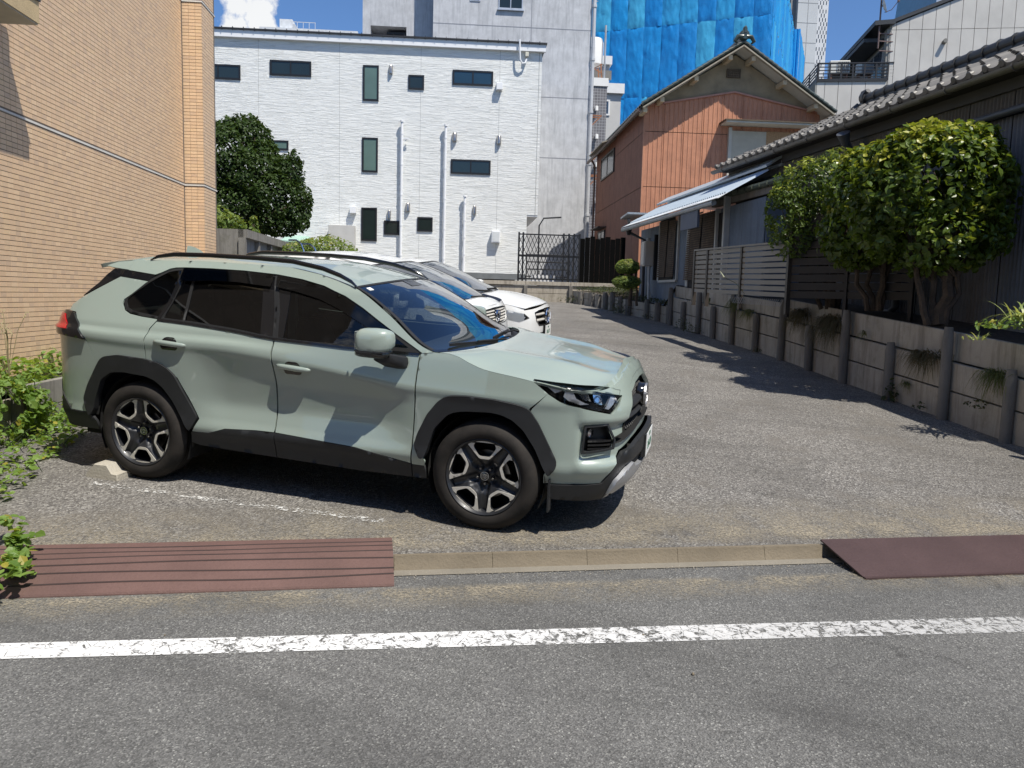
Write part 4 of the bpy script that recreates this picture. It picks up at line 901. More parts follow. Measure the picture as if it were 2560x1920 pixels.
def concrete(name,base,stain,bumps=.35,rough=.85,streak=True,scale=1.0,moss=None):
    t=NT(name); co=t.coord('Object'); cs=t.coord('Object',(5*scale,5*scale,.5*scale))
    n=t.noise(2.2*scale,6,.65,co); s=t.noise(1.6,5,.7,cs); f=t.noise(55,4,.7,co)
    c=t.ramp(n,[(.3,tuple(x*.82 for x in base)),(.7,tuple(min(1,x*1.12) for x in base))])
    if streak: c=t.mix(t.ramp(s,[(.48,0),(.72,.75)]),c,stain)
    c=t.mix(t.ramp(f,[(.3,.25),(.5,0)]),c,tuple(x*.6 for x in base))
    if moss: c=t.mix(t.ramp(t.noise(3.3,6,.7,co),[(.55,0),(.72,.6)]),c,moss)
    return t.bsdf(c,rough,0,.3,t.bump(f,bumps,.006))
M_conc=concrete('weathered_concrete',(.235,.225,.205),(.085,.078,.068),moss=(.10,.10,.065))
M_wallc=concrete('stained_retaining_concrete',(.40,.36,.30),(.12,.10,.078),.5,moss=(.15,.135,.085))
M_post=concrete('retaining_post_concrete',(.19,.178,.16),(.07,.062,.054),.5)
M_kerb=concrete('kerb_concrete',(.185,.155,.112),(.07,.058,.042),1.0,streak=False)
KO=Vector((-.344,-1.525,0)); KA=math.atan2(1.223,2.502); KU=Vector((math.cos(KA),math.sin(KA),0)); KV=Vector((-math.sin(KA),math.cos(KA),0))
def kp(s,t,dz=0):   # s along the kerb, t into the lot
    p=KO+KU*s+KV*t; 
    z=GA*p.x+GB*p.y if t<0 else lz(p.x,p.y)
    if t<0:
        q=KO+KU*s; z=lz(q.x,q.y)+(GA*(p.x-q.x)+GB*(p.y-q.y))*.55-.066
    return Vector((p.x,p.y,z+dz))
# base ground to the horizon
def build_ground():
    v=[];f=[]
    rs=[0,10,30,80,200,600,2500]; n=32
    v.append((0,20,-1.2))
    for r in rs[1:]:
        for k in range(n): v.append((r*math.cos(6.28318*k/n),20+r*math.sin(6.28318*k/n),-1.2))
    for k in range(n): f.append((0,1+k,1+(k+1)%n))
    for i in range(len(rs)-2):
        for k in range(n): f.append((1+i*n+k,1+(i+1)*n+k,1+(i+1)*n+(k+1)%n,1+i*n+(k+1)%n))
    tag(mesh('ground',v,f,M_soil),kind='structure')
    # the parking lot
    v=[];f=[]; S_=[-9+.25*i for i in range(85)]; T_=[0,.02,.06,.12]+[.25+.25*j for j in range(125)]
    for t_ in T_:
        for s_ in S_:
            p=kp(s_,t_); h=.012*noise.noise(p*1.3)+.006*noise.noise(p*4.1)
            v.append((p.x,p.y,p.z+(h if t_>.2 else 0)))
    m=len(S_)
    for j in range(len(T_)-1):
        for i in range(m-1): f.append((j*m+i,j*m+i+1,(j+1)*m+i+1,(j+1)*m+i))
    tag(mesh('parking_lot',v,f,M_lot,smooth=True),kind='structure')
    # road
    v=[];f=[]; S_=[-30+1.0*i for i in range(66)]; T_=[-.10,-.3,-.6,-1,-1.5,-2,-3,-4,-5,-6,-8,-10]
    for t_ in T_:
        for s_ in S_: p=kp(s_,t_); v.append((p.x,p.y,p.z))
    m=len(S_)
    for j in range(len(T_)-1):
        for i in range(m-1): f.append((j*m+i+1,j*m+i,(j+1)*m+i,(j+1)*m+i+1))
    tag(mesh('road',v,f,M_road,smooth=True),kind='structure')
    # gutter and kerb, cast in lengths
    k=0; s=-9.0
    gm=MB(); 
    for (a,b) in((-30,30),):
        ss=[a+1.0*i for i in range(int(b-a)+1)]
        gm.loft([[kp(q,-.125,.005),kp(q,-.09,.008),kp(q,-.055,.010),kp(q,-.04,-.05)] for q in ss],False,False)
    M_gut=concrete('gutter_concrete',(.21,.19,.155),(.10,.09,.072),.6,streak=False)
    tag(gm.build('gutter',M_gut,smooth=False),kind='structure')
    kb=thing('kerb','low tan concrete kerb with a rounded nose between the road and the gravelly lot','kerb',tuple(KO)); s=-8.4
    while s<12:
        L=.60; ring=[]
        for q in (s+.0012,s+L*.33,s+L*.66,s+L-.0012):
            j=.006*noise.noise(Vector((q*3,1,0)))+.003*noise.noise(Vector((q*11,2,0)))
            ring.append([kp(q,.035,.010),kp(q,.0,.013+j)+Vector((0,0,0)),kp(q,-.001,0)-KV*.02+Vector((0,0,.006+j)),kp(q,-.001,0)-KV*(.042+j)+Vector((0,0,-.012)),kp(q,-.001,0)-KV*(.052+j)+Vector((0,0,-.034)),kp(q,-.001,0)-KV*.054+Vector((0,0,-.10)),kp(q,.035,-.10)])
        MB().loft(ring).build('kerb_stone',M_kerb,kb,True); s+=L
    # grit swept against the kerb and over the lot edge
    rr=random.Random(12); v=[];f=[]
    for k in range(5200):
        s_=rr.uniform(-5,7); 
        t_=-.06-abs(rr.gauss(0,.07)) if k%3 else .05+abs(rr.gauss(0,.35)); p=kp(s_,t_,.006 if t_<0 else .004); h_=(.012*noise.noise(p*1.3)+.006*noise.noise(p*4.1)) if t_>.2 else 0; z=rr.uniform(.0018,.0055); a=rr.uniform(0,6.28); n0=len(v)
        for q in range(3): v.append((p.x+z*math.cos(a+q*2.1),p.y+z*math.sin(a+q*2.1),p.z+h_))
        v.append((p.x,p.y,p.z+h_+z*.9)); f+=[(n0,n0+1,n0+3),(n0+1,n0+2,n0+3),(n0+2,n0,n0+3)]
    g=mesh('grit',v,f,plain('pale_grit',(.30,.27,.22),.9,var=.6,vscale=30)); tag(g,'fine pale grit swept along the kerb and lot edge','grit',kind='stuff')
    # painted edge line on the road, worn
    t=NT('worn_white_line'); co=t.coord(); n1=t.noise(22,6,.75,co,.6); n2=t.vor(13,t.coord('Object',(1,1,1)),'DISTANCE_TO_EDGE',0); n3=t.noise(.8,3,.5,co)
    # more wear towards the right-hand end
    sx=t.n('ShaderNodeSeparateXYZ'); t.l(co,sx.inputs[0]); wear=t.math('MULTIPLY',sx.outputs[0],.012)
    a=t.math('ADD',t.math('SUBTRACT',n1,wear),t.math('MULTIPLY',t.math('SUBTRACT',n3,.5),.16))
    al=t.math('MULTIPLY',t.ramp(a,[(.40,0),(.47,1)]),t.ramp(t.math('ADD',n2,t.math('MULTIPLY',t.noise(14,6,.75,co,1.0),.16)),[(.078,0),(.10,1)]))
    al=t.math('MULTIPLY',al,t.math('SUBTRACT',.93,t.math('MULTIPLY',t.math('MAXIMUM',sx.outputs[0],0),.15)))
    b=t.n('ShaderNodeBsdfPrincipled'); t.l(t.ramp(n1,[(.3,(.60,.60,.59)),(.7,(.84,.84,.83))]),b.inputs['Base Color']); b.inputs['Roughness'].default_value=.7
    tr=t.n('ShaderNodeBsdfTransparent'); mx=t.n('ShaderNodeMixShader'); t.l(al,mx.inputs[0]); t.l(tr.outputs[0],mx.inputs[1]); t.l(b.outputs[0],mx.inputs[2]); t.l(mx.outputs[0],t.out.inputs[0])
    global M_linep; M_linep=t.m
    def onroad(px,py):
        d=ray(px,py); tt=.5
        while tt<40:
            p=CAM_LOC+d*tt; q=p-KO; s_=q.dot(KU); t_=q.dot(KV); g=kp(s_,t_)
            if p.z<g.z: return s_,t_
            tt+=.005
    a0=onroad(40,1610);a1=onroad(40,1649);b0=onroad(2500,1545);b1=onroad(2500,1583)
    v=[];f=[];N=90
    for i in range(N+1):
        s_=-12+26*i/N
        for A,B in((a0,b0),(a1,b1)):
            k_=(s_-A[0])/(B[0]-A[0]); v.append(tuple(kp(s_,A[1]+(B[1]-A[1])*k_,.004)))
    for i in range(N): f.append((2*i,2*i+1,2*i+3,2*i+2))
    me=mesh('road_edge_line',v,f,M_linep); tag(me,kind='structure')
    return onroad
def strip_on_lot(name,pts,w,mat,dz=.006):
    v=[];f=[]
    P_=[Vector(p) for p in pts]; n=24
    for i in range(n+1):
        p=P_[0].lerp(P_[-1],i/n); d=(P_[-1]-P_[0]).normalized(); sd=Vector((-d.y,d.x,0))*w/2
        for s_ in(-1,1):
            q=p+sd*s_; h=.012*noise.noise(Vector((q.x,q.y,lz(q.x,q.y)))*1.3)+.006*noise.noise(Vector((q.x,q.y,lz(q.x,q.y)))*4.1); v.append((q.x,q.y,lz(q.x,q.y)+dz+h))
    for i in range(n): f.append((2*i,2*i+1,2*i+3,2*i+2))
    return mesh(name,v,f,mat)
# ------------------------------------------------------------------ buildings and walls
GRID=R(20.105)
cz=lambda x,y:(500+x/2.212,y/2.212)
c4=lambda x,y:(1350+x/2.2114,y/2.2114)
def tone_mat(name,cols,rough=.6,bump=.2,bscale=40,spec=.4,dirt=.15):
    """per-piece tone from the mesh attribute 'tone' and the object's own random number"""
    t=NT(name); co=t.coord(); a=t.n('ShaderNodeAttribute'); a.attribute_name='tone'; oi=t.n('ShaderNodeObjectInfo')
    s=t.math('FRACT',t.math('ADD',a.outputs['Fac'],oi.outputs['Random'])); c=t.ramp(s,[(i/(len(cols)-1),k) for i,k in enumerate(cols)])
    n=t.noise(1.3,5,.6,co); f=t.noise(bscale,4,.65,co)
    c=t.mix(t.ramp(n,[(.4,0),(.8,dirt)]),c,tuple(x*.5 for x in cols[0])); c=t.mix(t.ramp(f,[(.3,.18),(.55,0)]),c,tuple(x*.6 for x in cols[0]))
    return t.bsdf(c,rough,0,spec,t.bump(f,bump,.003))
def set_tone(o,vals):
    at_=o.data.attributes.new('tone','FLOAT','FACE'); at_.data.foreach_set('value',vals)
def tiles(F,u0,u1,z0,z1,pu,pz,ut,v,parent,mat,quota,name='tile',gap=.006,thick=.006,stagger=0,skip=None,flip=1):
    """real tiles on a wall plane: the ones that look largest from the lot are objects, the rest one joined part"""
    cells=[]; nu=int((u1-u0)/pu+.01); nz=int((z1-z0)/pz+.01)
    for j in range(nz):
        for i in range(-1 if stagger else 0,nu):
            a=u0+i*pu+(stagger*pu if j%2 else 0); b=min(a+pu,u1); a=max(a,u0)
            if b-a<pu*.3: continue
            z=z0+j*pz
            if skip and skip(a+pu/2,z+pz/2): continue
            c=F.w((a+b)/2,v,z+pz/2)-Vector((0,0,F.o.z)); d=c-CAM_LOC; dp=d.dot(FWD)
            size=-1
            if dp>.3:
                x=1280+FPX*d.dot(RIGHT)/dp; y=960-FPX*d.dot(UP)/dp
                if 0<x<2560 and 0<y<960: size=pu*pz*abs(d.normalized().dot(F.v))/dp**2
            cells.append((size,a,b,z))
    cells.sort(key=lambda q:-q[0]); big=cells[:quota]; rest=cells[quota:]
    def put(mb,a,b,z):
        g=gap/2; h=.0016; p=[F.w(a+h,v,z+g),F.w(b-h,v,z+g),F.w(b-h,v,z+pz-g),F.w(a+h,v,z+pz-g)]; q=[x-F.v*thick*flip for x in (F.w(a+h+.0006,v,z+g+.001),F.w(b-h-.0006,v,z+g+.001),F.w(b-h-.0006,v,z+pz-g-.001),F.w(a+h+.0006,v,z+pz-g-.001))]
        off=Vector((0,0,-F.o.z)); mb.add([x+off for x in p+q],[(4,5,6,7),(0,1,5,4),(1,2,6,5),(2,3,7,6),(3,0,4,7)])
    mb=MB()
    for _,a,b,z in rest: put(mb,a,b,z)
    o=mb.build(name+'_field',mat,parent,fix=False); set_tone(o,[rnd.random() for c in rest for _ in range(5)]); o['kind']='stuff'
    shared={}
    for k,(s,a,b,z) in enumerate(big):
        key=round(b-a,4)
        if key not in shared:
            m2=MB(); put(m2,0,key,0); me=bpy.data.meshes.new(name); me.from_pydata([tuple(Vector(q)-F.w(0,0,0)+Vector((0,0,F.o.z))) for q in m2.v],[],m2.f); me.materials.append(mat); at_=me.attributes.new('tone','FLOAT','FACE'); shared[key]=me
        t=bpy.data.objects.new(name,shared[key]); COL.objects.link(t); t.parent=parent; t.matrix_parent_inverse=ROOTM(parent).inverted(); t.location=F.w(a,0,z)-Vector((0,0,F.o.z))
# frames have absolute heights: w() adds z above the origin, so use z0-free frames
def FR(p,ang): o=Vector(p); o.z=0; return Frame(o,ang)
def build_tan():
    F=FR(at(0,700,7.66),R(90)+GRID)
    tn=[(.66,.465,.295),(.72,.51,.325),(.69,.485,.305),(.76,.55,.35),(.60,.43,.29),(.74,.53,.32)]
    M_t=tone_mat('tan_glazed_tile',tn,.42,.15,60,.5,.08); M_g=plain('tile_grout',(.17,.14,.115),.9,var=.2)
    M_b=plain('joint_band_white',(.62,.60,.56),.6)
    T=thing('tiled_building','tall building clad in small tan tiles with white joint bands, at the left edge','building',tuple(F.w(0,0,0)))
    # body
    MB().fbox(F,-5.2,6.03,0,9,-.5,11).build('wall',M_g,T)
    MB().fbox(F,5.36,6.03,-.30,0,-.5,11).build('pier',M_g,T)
    bz=3.15; bz2=5.97
    rows=[(.15,bz-.03),(bz+.02,bz2-.03),(bz2+.02,9.0)]
    q=240
    for a,b in rows:
        n=round((b-a)/.05); pz=(b-a)/n
        tiles(F,-1.6,5.36,a,b,.10,pz,0,0,T,M_t,150 if a<3 else (90 if a<5 else 0),gap=.0055,thick=.004)
    for a,b in rows:
        n=round((b-a)/.05); pz=(b-a)/n
        tiles(F,5.36,6.03,a,b,.10,pz,0,-.30,T,M_t,0,gap=.0055,thick=.004)
        Fp=Frame(F.w(5.36,0,0),GRID); # face of the pier towards the road: u to the right
        G=Frame(F.w(5.36,-.0,0),GRID)
        tiles(G,0,.30,a,b,.10,pz,0,0,T,M_t,25 if a<5 else 0,gap=.0055,thick=.004)
    for z in(bz,bz2):
        MB().fbox(F,-5.2,5.355,-.012,0,z-.022,z+.0).build('joint_band',M_b,T)
        MB().fbox(F,5.345,6.04,-.312,-.30,z-.022,z).build('joint_band',M_b,T)
        MB().fbox(F,5.345,5.357,-.30,-.012,z-.022,z).build('joint_band',M_b,T)
    # balcony at the upper left with rough-cast edge, dark coping and railing
    M_rc=plain('rough_cast_tan',(.55,.42,.24),.85,var=.15,bump=1.0,bscale=130,bdist=.006); M_cop=plain('dark_grey_coping',(.035,.037,.04),.45); M_sof=plain('balcony_soffit',(.42,.38,.31),.8)
    b=MB(); b.fbox(F,-3.5,.08,-.41,-.02,3.92,4.12); sl=b.build('balcony_slab',M_rc,T)
    MB().fbox(F,-3.5,.09,-.425,-.02,4.12,4.15).build('balcony_coping',M_cop,T)
    MB().fbox(F,-3.48,.07,-.40,-.03,3.905,3.918).build('balcony_soffit',M_sof,T)
    rl=MB(); rl.fbox(F,-3.4,-.20,-.40,-.37,4.15,4.22); rl.fbox(F,-3.4,-.20,-.40,-.37,4.95,5.0)
    for k in range(12): rl.fbox(F,-.24-k*.3,-.20-k*.3,-.40,-.37,4.15,5.0)
    rr=rl.build('balcony_railing',M_cop,T); MB().fbox(F,-3.4,-.24,-.388,-.384,4.22,4.95).build('railing_glass',glass('tinted_balcony_glass',(.25,.28,.32),1.5),rr)
    return F
def window(F,T,u0,u1,z0,z1,v,mf,mg,fr=.05,depth=.05,mull=0,proud=.02,name='window'):
    o=MB(); w=fr
    o.fbox(F,u0,u1,v-proud,v+depth,z0,z0+w); o.fbox(F,u0,u1,v-proud,v+depth,z1-w,z1); o.fbox(F,u0,u0+w,v-proud,v+depth,z0+w,z1-w); o.fbox(F,u1-w,u1,v-proud,v+depth,z0+w,z1-w)
    for k in range(mull): c=u0+(u1-u0)*(k+1)/(mull+1); o.fbox(F,c-w*.4,c+w*.4,v-proud+.004,v+depth,z0+w,z1-w)
    f=o.build(name,mf,T); MB().fbox(F,u0+w,u1-w,v-proud+.018,v-proud+.026,z0+w,z1-w).build('pane',mg,f); return f
def build_white():
    F=FR(at(1300,690,32),GRID)
    t=NT('white_stacked_siding'); co=t.coord('Object',(1,1,1),(0,0,-GRID)); cs=t.coord('Object',(1.6,1.6,26),(0,0,0))
    n=t.noise(2.2,4,.65,cs,.2); v=t.vor(1.0,t.coord('Object',(2.2,2.2,19)),'F1',1); bw=t.n('ShaderNodeRGBToBW'); t.l(v,bw.inputs[0])
    h=t.math('ADD',t.math('MULTIPLY',n,.8),t.math('MULTIPLY',bw.outputs[0],.55)); c=t.ramp(h,[(.30,(.60,.62,.60)),(.55,(.74,.75,.73)),(.9,(.80,.81,.79))])
    M=t.bsdf(c,.8,0,.2,t.bump(h,.9,.03))
    Mw=plain('white_metal_fascia',(.78,.79,.80),.45,var=.03); Mk=plain('black_roof_edge',(.02,.02,.022),.5); Mj=plain('grey_sealant',(.42,.43,.42),.7)
    Mf=plain('black_window_frame',(.012,.012,.013),.4)
    def gl(nm,c,r=.08): 
        t=NT(nm); co=t.coord(); n_=t.noise(1.1,3,.5,co); return t.bsdf(t.ramp(n_,[(.3,tuple(x*.8 for x in c)),(.7,c)]),r,0,.7)
    G1=gl('obscured_green_glass',(.12,.19,.16),.25); G2=gl('dark_clear_glass',(.018,.028,.026)); G3=gl('bluish_clear_glass',(.02,.05,.08))
    T=thing('apartment_block','three storey white apartment block with small black framed windows and pipes','building',tuple(F.w(-3,0,2.3)))
    zt=10.98
    MB().fbox(F,-14,.64,0,7,4.76,11.0).build('upper_wall',M,T)
    MB().fbox(F,-14,.21,.0,7,2.42,4.757).build('ground_floor_wall',M,T)
    MB().fbox(F,.21,.64,.02,6,4.70,4.757).build('overhang_soffit',Mw,T)
    MB().fbox(F,-14.1,.76,-.16,.0,10.98,11.24).build('fascia',Mw,T)
    MB().fbox(F,-14.15,.80,-.22,7.2,11.243,11.30).build('roof_edge',Mk,T)
    for k in range(36): MB().fbox(F,.5-k*.40,.52-k*.40,-.24,-.16,11.22,11.335).build('roof_clip',Mk,T)
    for u in(-13,-10.2,-7.15,-4.05,-1.0): MB().fbox(F,u,u+.012,-.004,.0,4.76,10.98).build('panel_joint',Mj,T)
    for u in(-10.2,-7.15,-4.05,-1.0): MB().fbox(F,u,u+.012,-.004,.0,2.42,4.75).build('panel_joint',Mj,T)
    MB().fbox(F,.52,.545,-.006,.0,4.76,10.98).build('corner_joint',Mj,T)
    MB().fbox(F,-14,.2,-.10,.0,2.20,2.43).build('base_flashing',plain('grey_base_flashing',(.20,.21,.21),.4,.3),T)
    W=[((80,355),(225,443),G2),((387,331),(616,426),G2),((902,360),(988,560),G1),((1153,414),(1239,498),G2),((1398,386),(1620,478),G3),((390,775),(490,832),G1),((897,760),(983,954),G1),((1388,880),(1606,968),G2),((893,1147),(978,1334),G2),((1018,1219),(1102,1300),G2),((1202,1200),(1286,1282),G2)]
    for a,b,g in W:
        u0,z1=F.uz(*cz(*a)); u1,z0=F.uz(*cz(*b)); 
        if a[0]==80: u0-=.7
        if a[0]==390: u0-=.6
        window(F,T,u0,u1,z0,z1,-.01,Mf,g,.065,.05,1 if (u1-u0)>1.2 else 0,.035)
    Mh=plain('stainless_vent_hood',(.42,.40,.38),.3,1,var=.1)
    for (x,y),r in(((1056,384),.075),((1408,757),.09),((1653,773),.09),((1150,1145),.085),((1046,1185),.07),((1518,1160),.07)):
        u,z=F.uz(*cz(x,y)); m=MB(); m.loft([[F.w(u,-.02,z+q)+(F.u*math.cos(a)*r*s_-F.v*math.sin(a)*r*1.6*s_) for a in [math.pi*k/10 for k in range(11)]] for q,s_ in((-.17,1),(.10,1),(.15,.75),(.17,.2))],False,False); m.build('vent_hood',Mh,T,True)
    for (x,y),w,h in(((1655,483),.12,.13),((848,1163),.12,.13)):
        u,z=F.uz(*cz(x,y)); MB().fbox(F,u-w,u+w,-.22,-.01,z-h,z+h).build('square_vent',Mw,T,bevel=.012)
    u,z=F.uz(*cz(1635,1312)); b=MB().fbox(F,u-.17,u+.17,-.24,-.01,z-.23,z+.23).build('meter_box',Mw,T,bevel=.015); MB().fbox(F,u-.13,u+.13,-.252,-.24,z-.19,z+.19).build('meter_box_door',plain('pale_box_door',(.62,.64,.64),.4),b)
    for x,y0,zb in((1119,680,2.3),(1360,703,2.2),(1465,1092,2.05)):
        u,z1=F.uz(*cz(x,y0)); m=MB(); m.tube([F.w(u,-.17,zb),F.w(u,-.17,z1)],.052,10); m.tube([F.w(u,-.17,z1),F.w(u,-.17,z1+.05)],.085,10)
        for k in range(5): zz=zb+(z1-zb)*(k+.6)/5; m.tube([F.w(u,-.17,zz),F.w(u,-.17,zz+.06)],.062,10); m.bar(F.w(u,-.16,zz),F.w(u,.0,zz),.03,.02)
        if x==1119: m.bar(F.w(u,-.17,z1-.62),F.w(u+.28,-.17,z1-.62),.05,.05); m.bar(F.w(u+.05,-.17,z1-.75),F.w(u+.22,-.1,z1-.62),.03,.03)
        m.build('vent_pipe',Mw,T,True)
    # conduit loop and camera box under the eave
    pts=[F.w(*q) for q in [(F.uz(*cz(1765,240))[0],-.26,11.36),(F.uz(*cz(1766,290))[0],-.26,10.9),(F.uz(*cz(1768,330))[0],-.22,10.63),(F.uz(*cz(1780,355))[0],-.18,10.50),(F.uz(*cz(1797,350))[0],-.15,10.53),(F.uz(*cz(1806,325))[0],-.12,10.70)]]
    MB().tube(pts,.035,8).build('conduit_loop',Mw,T,True); u,z=F.uz(*cz(1806,307)); MB().fbox(F,u-.06,u+.07,-.2,-.01,z-.08,z+.08).build('junction_box',plain('cream_box',(.62,.60,.5),.5),T,bevel=.01)
    u,z=F.uz(*cz(797,1310)); MB().fbox(F,u-.55,u+.45,-.42,-.01,2.3,z+.42).build('store_cabinet',plain('beige_grey_cabinet',(.50,.49,.46),.5,var=.06),T,bevel=.01)
    u,z=F.uz(*cz(560,1320)); MB().hexa([F.w(u-.5,-1.4,z-.2),F.w(u+.35,-1.4,z-.25),F.w(u+.35,-.02,z+.05),F.w(u-.5,-.02,z+.1),F.w(u-.5,-1.4,z-.16),F.w(u+.35,-1.4,z-.21),F.w(u+.35,-.02,z+.09),F.w(u-.5,-.02,z+.14)]).build('canopy_roof',plain('pale_green_canopy',(.30,.46,.38),.4),T)
    # the bare concrete block behind
    Mc=concrete('painted_grey_concrete',(.53,.54,.56),(.32,.33,.35),.3,.85)
    H=thing('concrete_block_tower','plain pale grey concrete building with streaked walls, rising behind the white block','building',tuple(F.w(0,12,2)))
    MB().fbox(F,-3.77,3.33,5.0,16,1.5,21).build('front_wall',Mc,H)
    # left bay, set back, with a dark opening
    g0,g1=F.uz(*cz(943,205),6.2),F.uz(*cz(1142,150),6.2)
    lb=MB(); lb.fbox(F,-7.0,g0[0],6.2,16,1.5,24); lb.fbox(F,g1[0],-3.775,6.2,16,1.5,24); lb.fbox(F,g0[0],g1[0],6.2,16,1.5,g0[1]-.5); lb.fbox(F,g0[0],g1[0],6.2,16,g1[1],24); lb.fbox(F,g0[0],g1[0],9,16,g0[1]-.5,g1[1]); lb.build('side_bay_wall',Mc,H)
    MB().fbox(F,g0[0]+.9,g0[0]+1.0,6.5,6.9,g0[1]-.5,g1[1]-.3).build('opening_post',Mk,H); MB().fbox(F,g0[0]+.7,g0[0]+1.8,6.6,7.0,g1[1]-.22,g1[1]-.12).build('ceiling_fitting',Mk,H)
    Mjj=plain('grey_wall_joint',(.26,.27,.30),.9)  # joint lines of the concrete wall, a darker grey
    for y in(158,538,873):
        u,z=F.uz(*cz(1895,y),5.0); MB().fbox(F,-3.77,3.33,4.994,5.0,z,z+.03).build('wall_joint',Mjj,H)
    u,z=F.uz(*cz(1832,100),5.0); MB().fbox(F,u,u+.03,4.993,5.0,8,21).build('wall_joint',Mjj,H)
    u0,z0=F.uz(*cz(1650,48),5.0); u1,_=F.uz(*cz(1785,50),5.0); Ms=plain('aluminium_sash',(.55,.56,.57),.35,.6)
    window(F,H,u0,u1,z0,z0+1.5,4.97,Ms,G2,.05,.12,1,.0); MB().fbox(F,u0-.05,u1+.05,4.9,5.0,z0-.07,z0-.02).build('sill',Ms,H)
    u0,z0=F.uz(*cz(1493,6),5.0); u1,_=F.uz(*cz(1550,6),5.0); window(F,H,u0,u1,z0,z0+.9,4.97,Ms,G2,.04,.12,0,.0)
    # rain pipe with brackets on its right-hand edge
    dp=MB(); dp.tube([F.w(3.42,4.95,2.6),F.w(3.42,4.95,15.5)],.085,8)
    for k in range(6): dp.tube([F.w(3.42,4.95,3+k*2.3),F.w(3.42,4.95,3.12+k*2.3)],.11,8); dp.bar(F.w(3.42,4.95,3.6+k*2.3),F.w(3.33,5.1,3.6+k*2.3),.04,.04)
    dp.build('rain_pipe',plain('pale_grey_pipe',(.5,.51,.53),.5),H,True)
    for y,s_ in((745,1),(985,1),(1135,1)):
        u,z=F.uz(1480,y/2.5926 if False else {745:287,985:380,1135:437}[y],5.0)
        b=MB(); b.bar(F.w(3.5,5.1,z),F.w(3.95,5.1,z),.05,.05); b.bar(F.w(3.5,5.1,z-.45),F.w(3.95,5.1,z),.05,.05); b.bar(F.w(3.5,5.5,z),F.w(3.95,5.5,z),.05,.05); b.build('rusty_bracket',plain('rusty_steel',(.30,.13,.07),.8,var=.3,vscale=20),H)
    return F
LEAF={}
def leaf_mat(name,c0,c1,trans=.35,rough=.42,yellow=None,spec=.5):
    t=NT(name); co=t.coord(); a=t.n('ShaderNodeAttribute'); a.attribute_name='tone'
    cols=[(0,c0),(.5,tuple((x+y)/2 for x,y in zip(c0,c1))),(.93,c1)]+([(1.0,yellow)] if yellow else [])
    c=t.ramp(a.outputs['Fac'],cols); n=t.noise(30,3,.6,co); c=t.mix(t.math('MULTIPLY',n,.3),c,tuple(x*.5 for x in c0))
    b=t.n('ShaderNodeBsdfPrincipled'); t.l(c,b.inputs['Base Color']); b.inputs['Roughness'].default_value=rough; b.inputs['Specular IOR Level'].default_value=spec
    tl=t.n('ShaderNodeBsdfTranslucent'); tc=t.mix(.5,c,(min(1,c1[0]*2.2),min(1,c1[1]*1.9),c1[2]*.6)); t.l(tc,tl.inputs[0])
    mx=t.n('ShaderNodeMixShader'); mx.inputs[0].default_value=trans; t.l(b.outputs[0],mx.inputs[1]); t.l(tl.outputs[0],mx.inputs[2]); t.l(mx.outputs[0],t.out.inputs[0]); return t.m
def leaves(name,pts,size,mat,parent,aspect=.55,droop=.2,seed=1,up=.4,fold=.25):
    """pts: (position, outward direction, tone 0..1). Each leaf is a folded pointed blade of six corners"""
    r=random.Random(seed); v=[];f=[];tn=[]
    for p,d,tone in pts:
        s=size*r.uniform(.65,1.25); d=Vector(d); 
        n=(d*.8+Vector((r.gauss(0,.55),r.gauss(0,.55),r.gauss(0,.45)+up))).normalized()
        a=n.cross(Vector((r.gauss(0,1),r.gauss(0,1),r.gauss(0,1)))).normalized(); a=(a-Vector((0,0,droop))).normalized(); n=(n-a*n.dot(a)).normalized(); b=n.cross(a)
        w=s*aspect/2; k=len(v); p=Vector(p)
        v+=[tuple(p-a*s*.5),tuple(p-a*s*.1+b*w+n*w*fold),tuple(p+a*s*.25+b*w*.75+n*w*fold),tuple(p+a*s*.5-n*s*.06),tuple(p+a*s*.25-b*w*.75+n*w*fold),tuple(p-a*s*.1-b*w+n*w*fold),tuple(p+a*s*.1)]
        f+=[(k,k+1,k+6),(k+1,k+2,k+6),(k+2,k+3,k+6),(k+3,k+4,k+6),(k+4,k+5,k+6),(k+5,k,k+6)]; tn+=[min(1,max(0,tone+r.gauss(0,.16)))]*6
    o=mesh(name,v,f,mat,parent); set_tone(o,tn)
    return o
def blob_points(lobes,n,seed,shell=.35,clump=.25,tone=None,cut=None):
    """leaf positions through the outer part of a crown made of ellipsoid lobes ((cx,cy,cz),(rx,ry,rz)), thinned into clumps"""
    r=random.Random(seed); out=[]; vol=[l[1][0]*l[1][1]*l[1][2] for l in lobes]; tot=sum(v**.67 for v in vol)
    for (c,rr),vv in zip(lobes,vol):
        m=int(n*vv**.67/tot); c=Vector(c)
        i=0; tries=0
        while i<m and tries<m*6:
            tries+=1
            d=Vector((r.gauss(0,1),r.gauss(0,1),r.gauss(0,1))).normalized(); q=1-shell*r.random()**1.6; q*=1+.14*noise.noise(c+d*3.0)+.07*noise.noise(c*2+d*9)
            p=c+Vector((d.x*rr[0],d.y*rr[1],d.z*rr[2]))*q
            if noise.noise(p*2.6)*.6+noise.noise(p*6)*.5<-clump: continue
            if cut and cut(p): continue
            if any(((p.x-C[0])/R_[0])**2+((p.y-C[1])/R_[1])**2+((p.z-C[2])/R_[2])**2<.42 for C,R_ in lobes): continue
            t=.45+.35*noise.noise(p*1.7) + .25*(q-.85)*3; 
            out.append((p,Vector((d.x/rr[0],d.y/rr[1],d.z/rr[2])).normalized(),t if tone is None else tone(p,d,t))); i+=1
    return out
M_bark=plain('rough_bark',(.07,.052,.038),.9,var=.35,vscale=9,bump=1,bscale=30,bdist=.02)
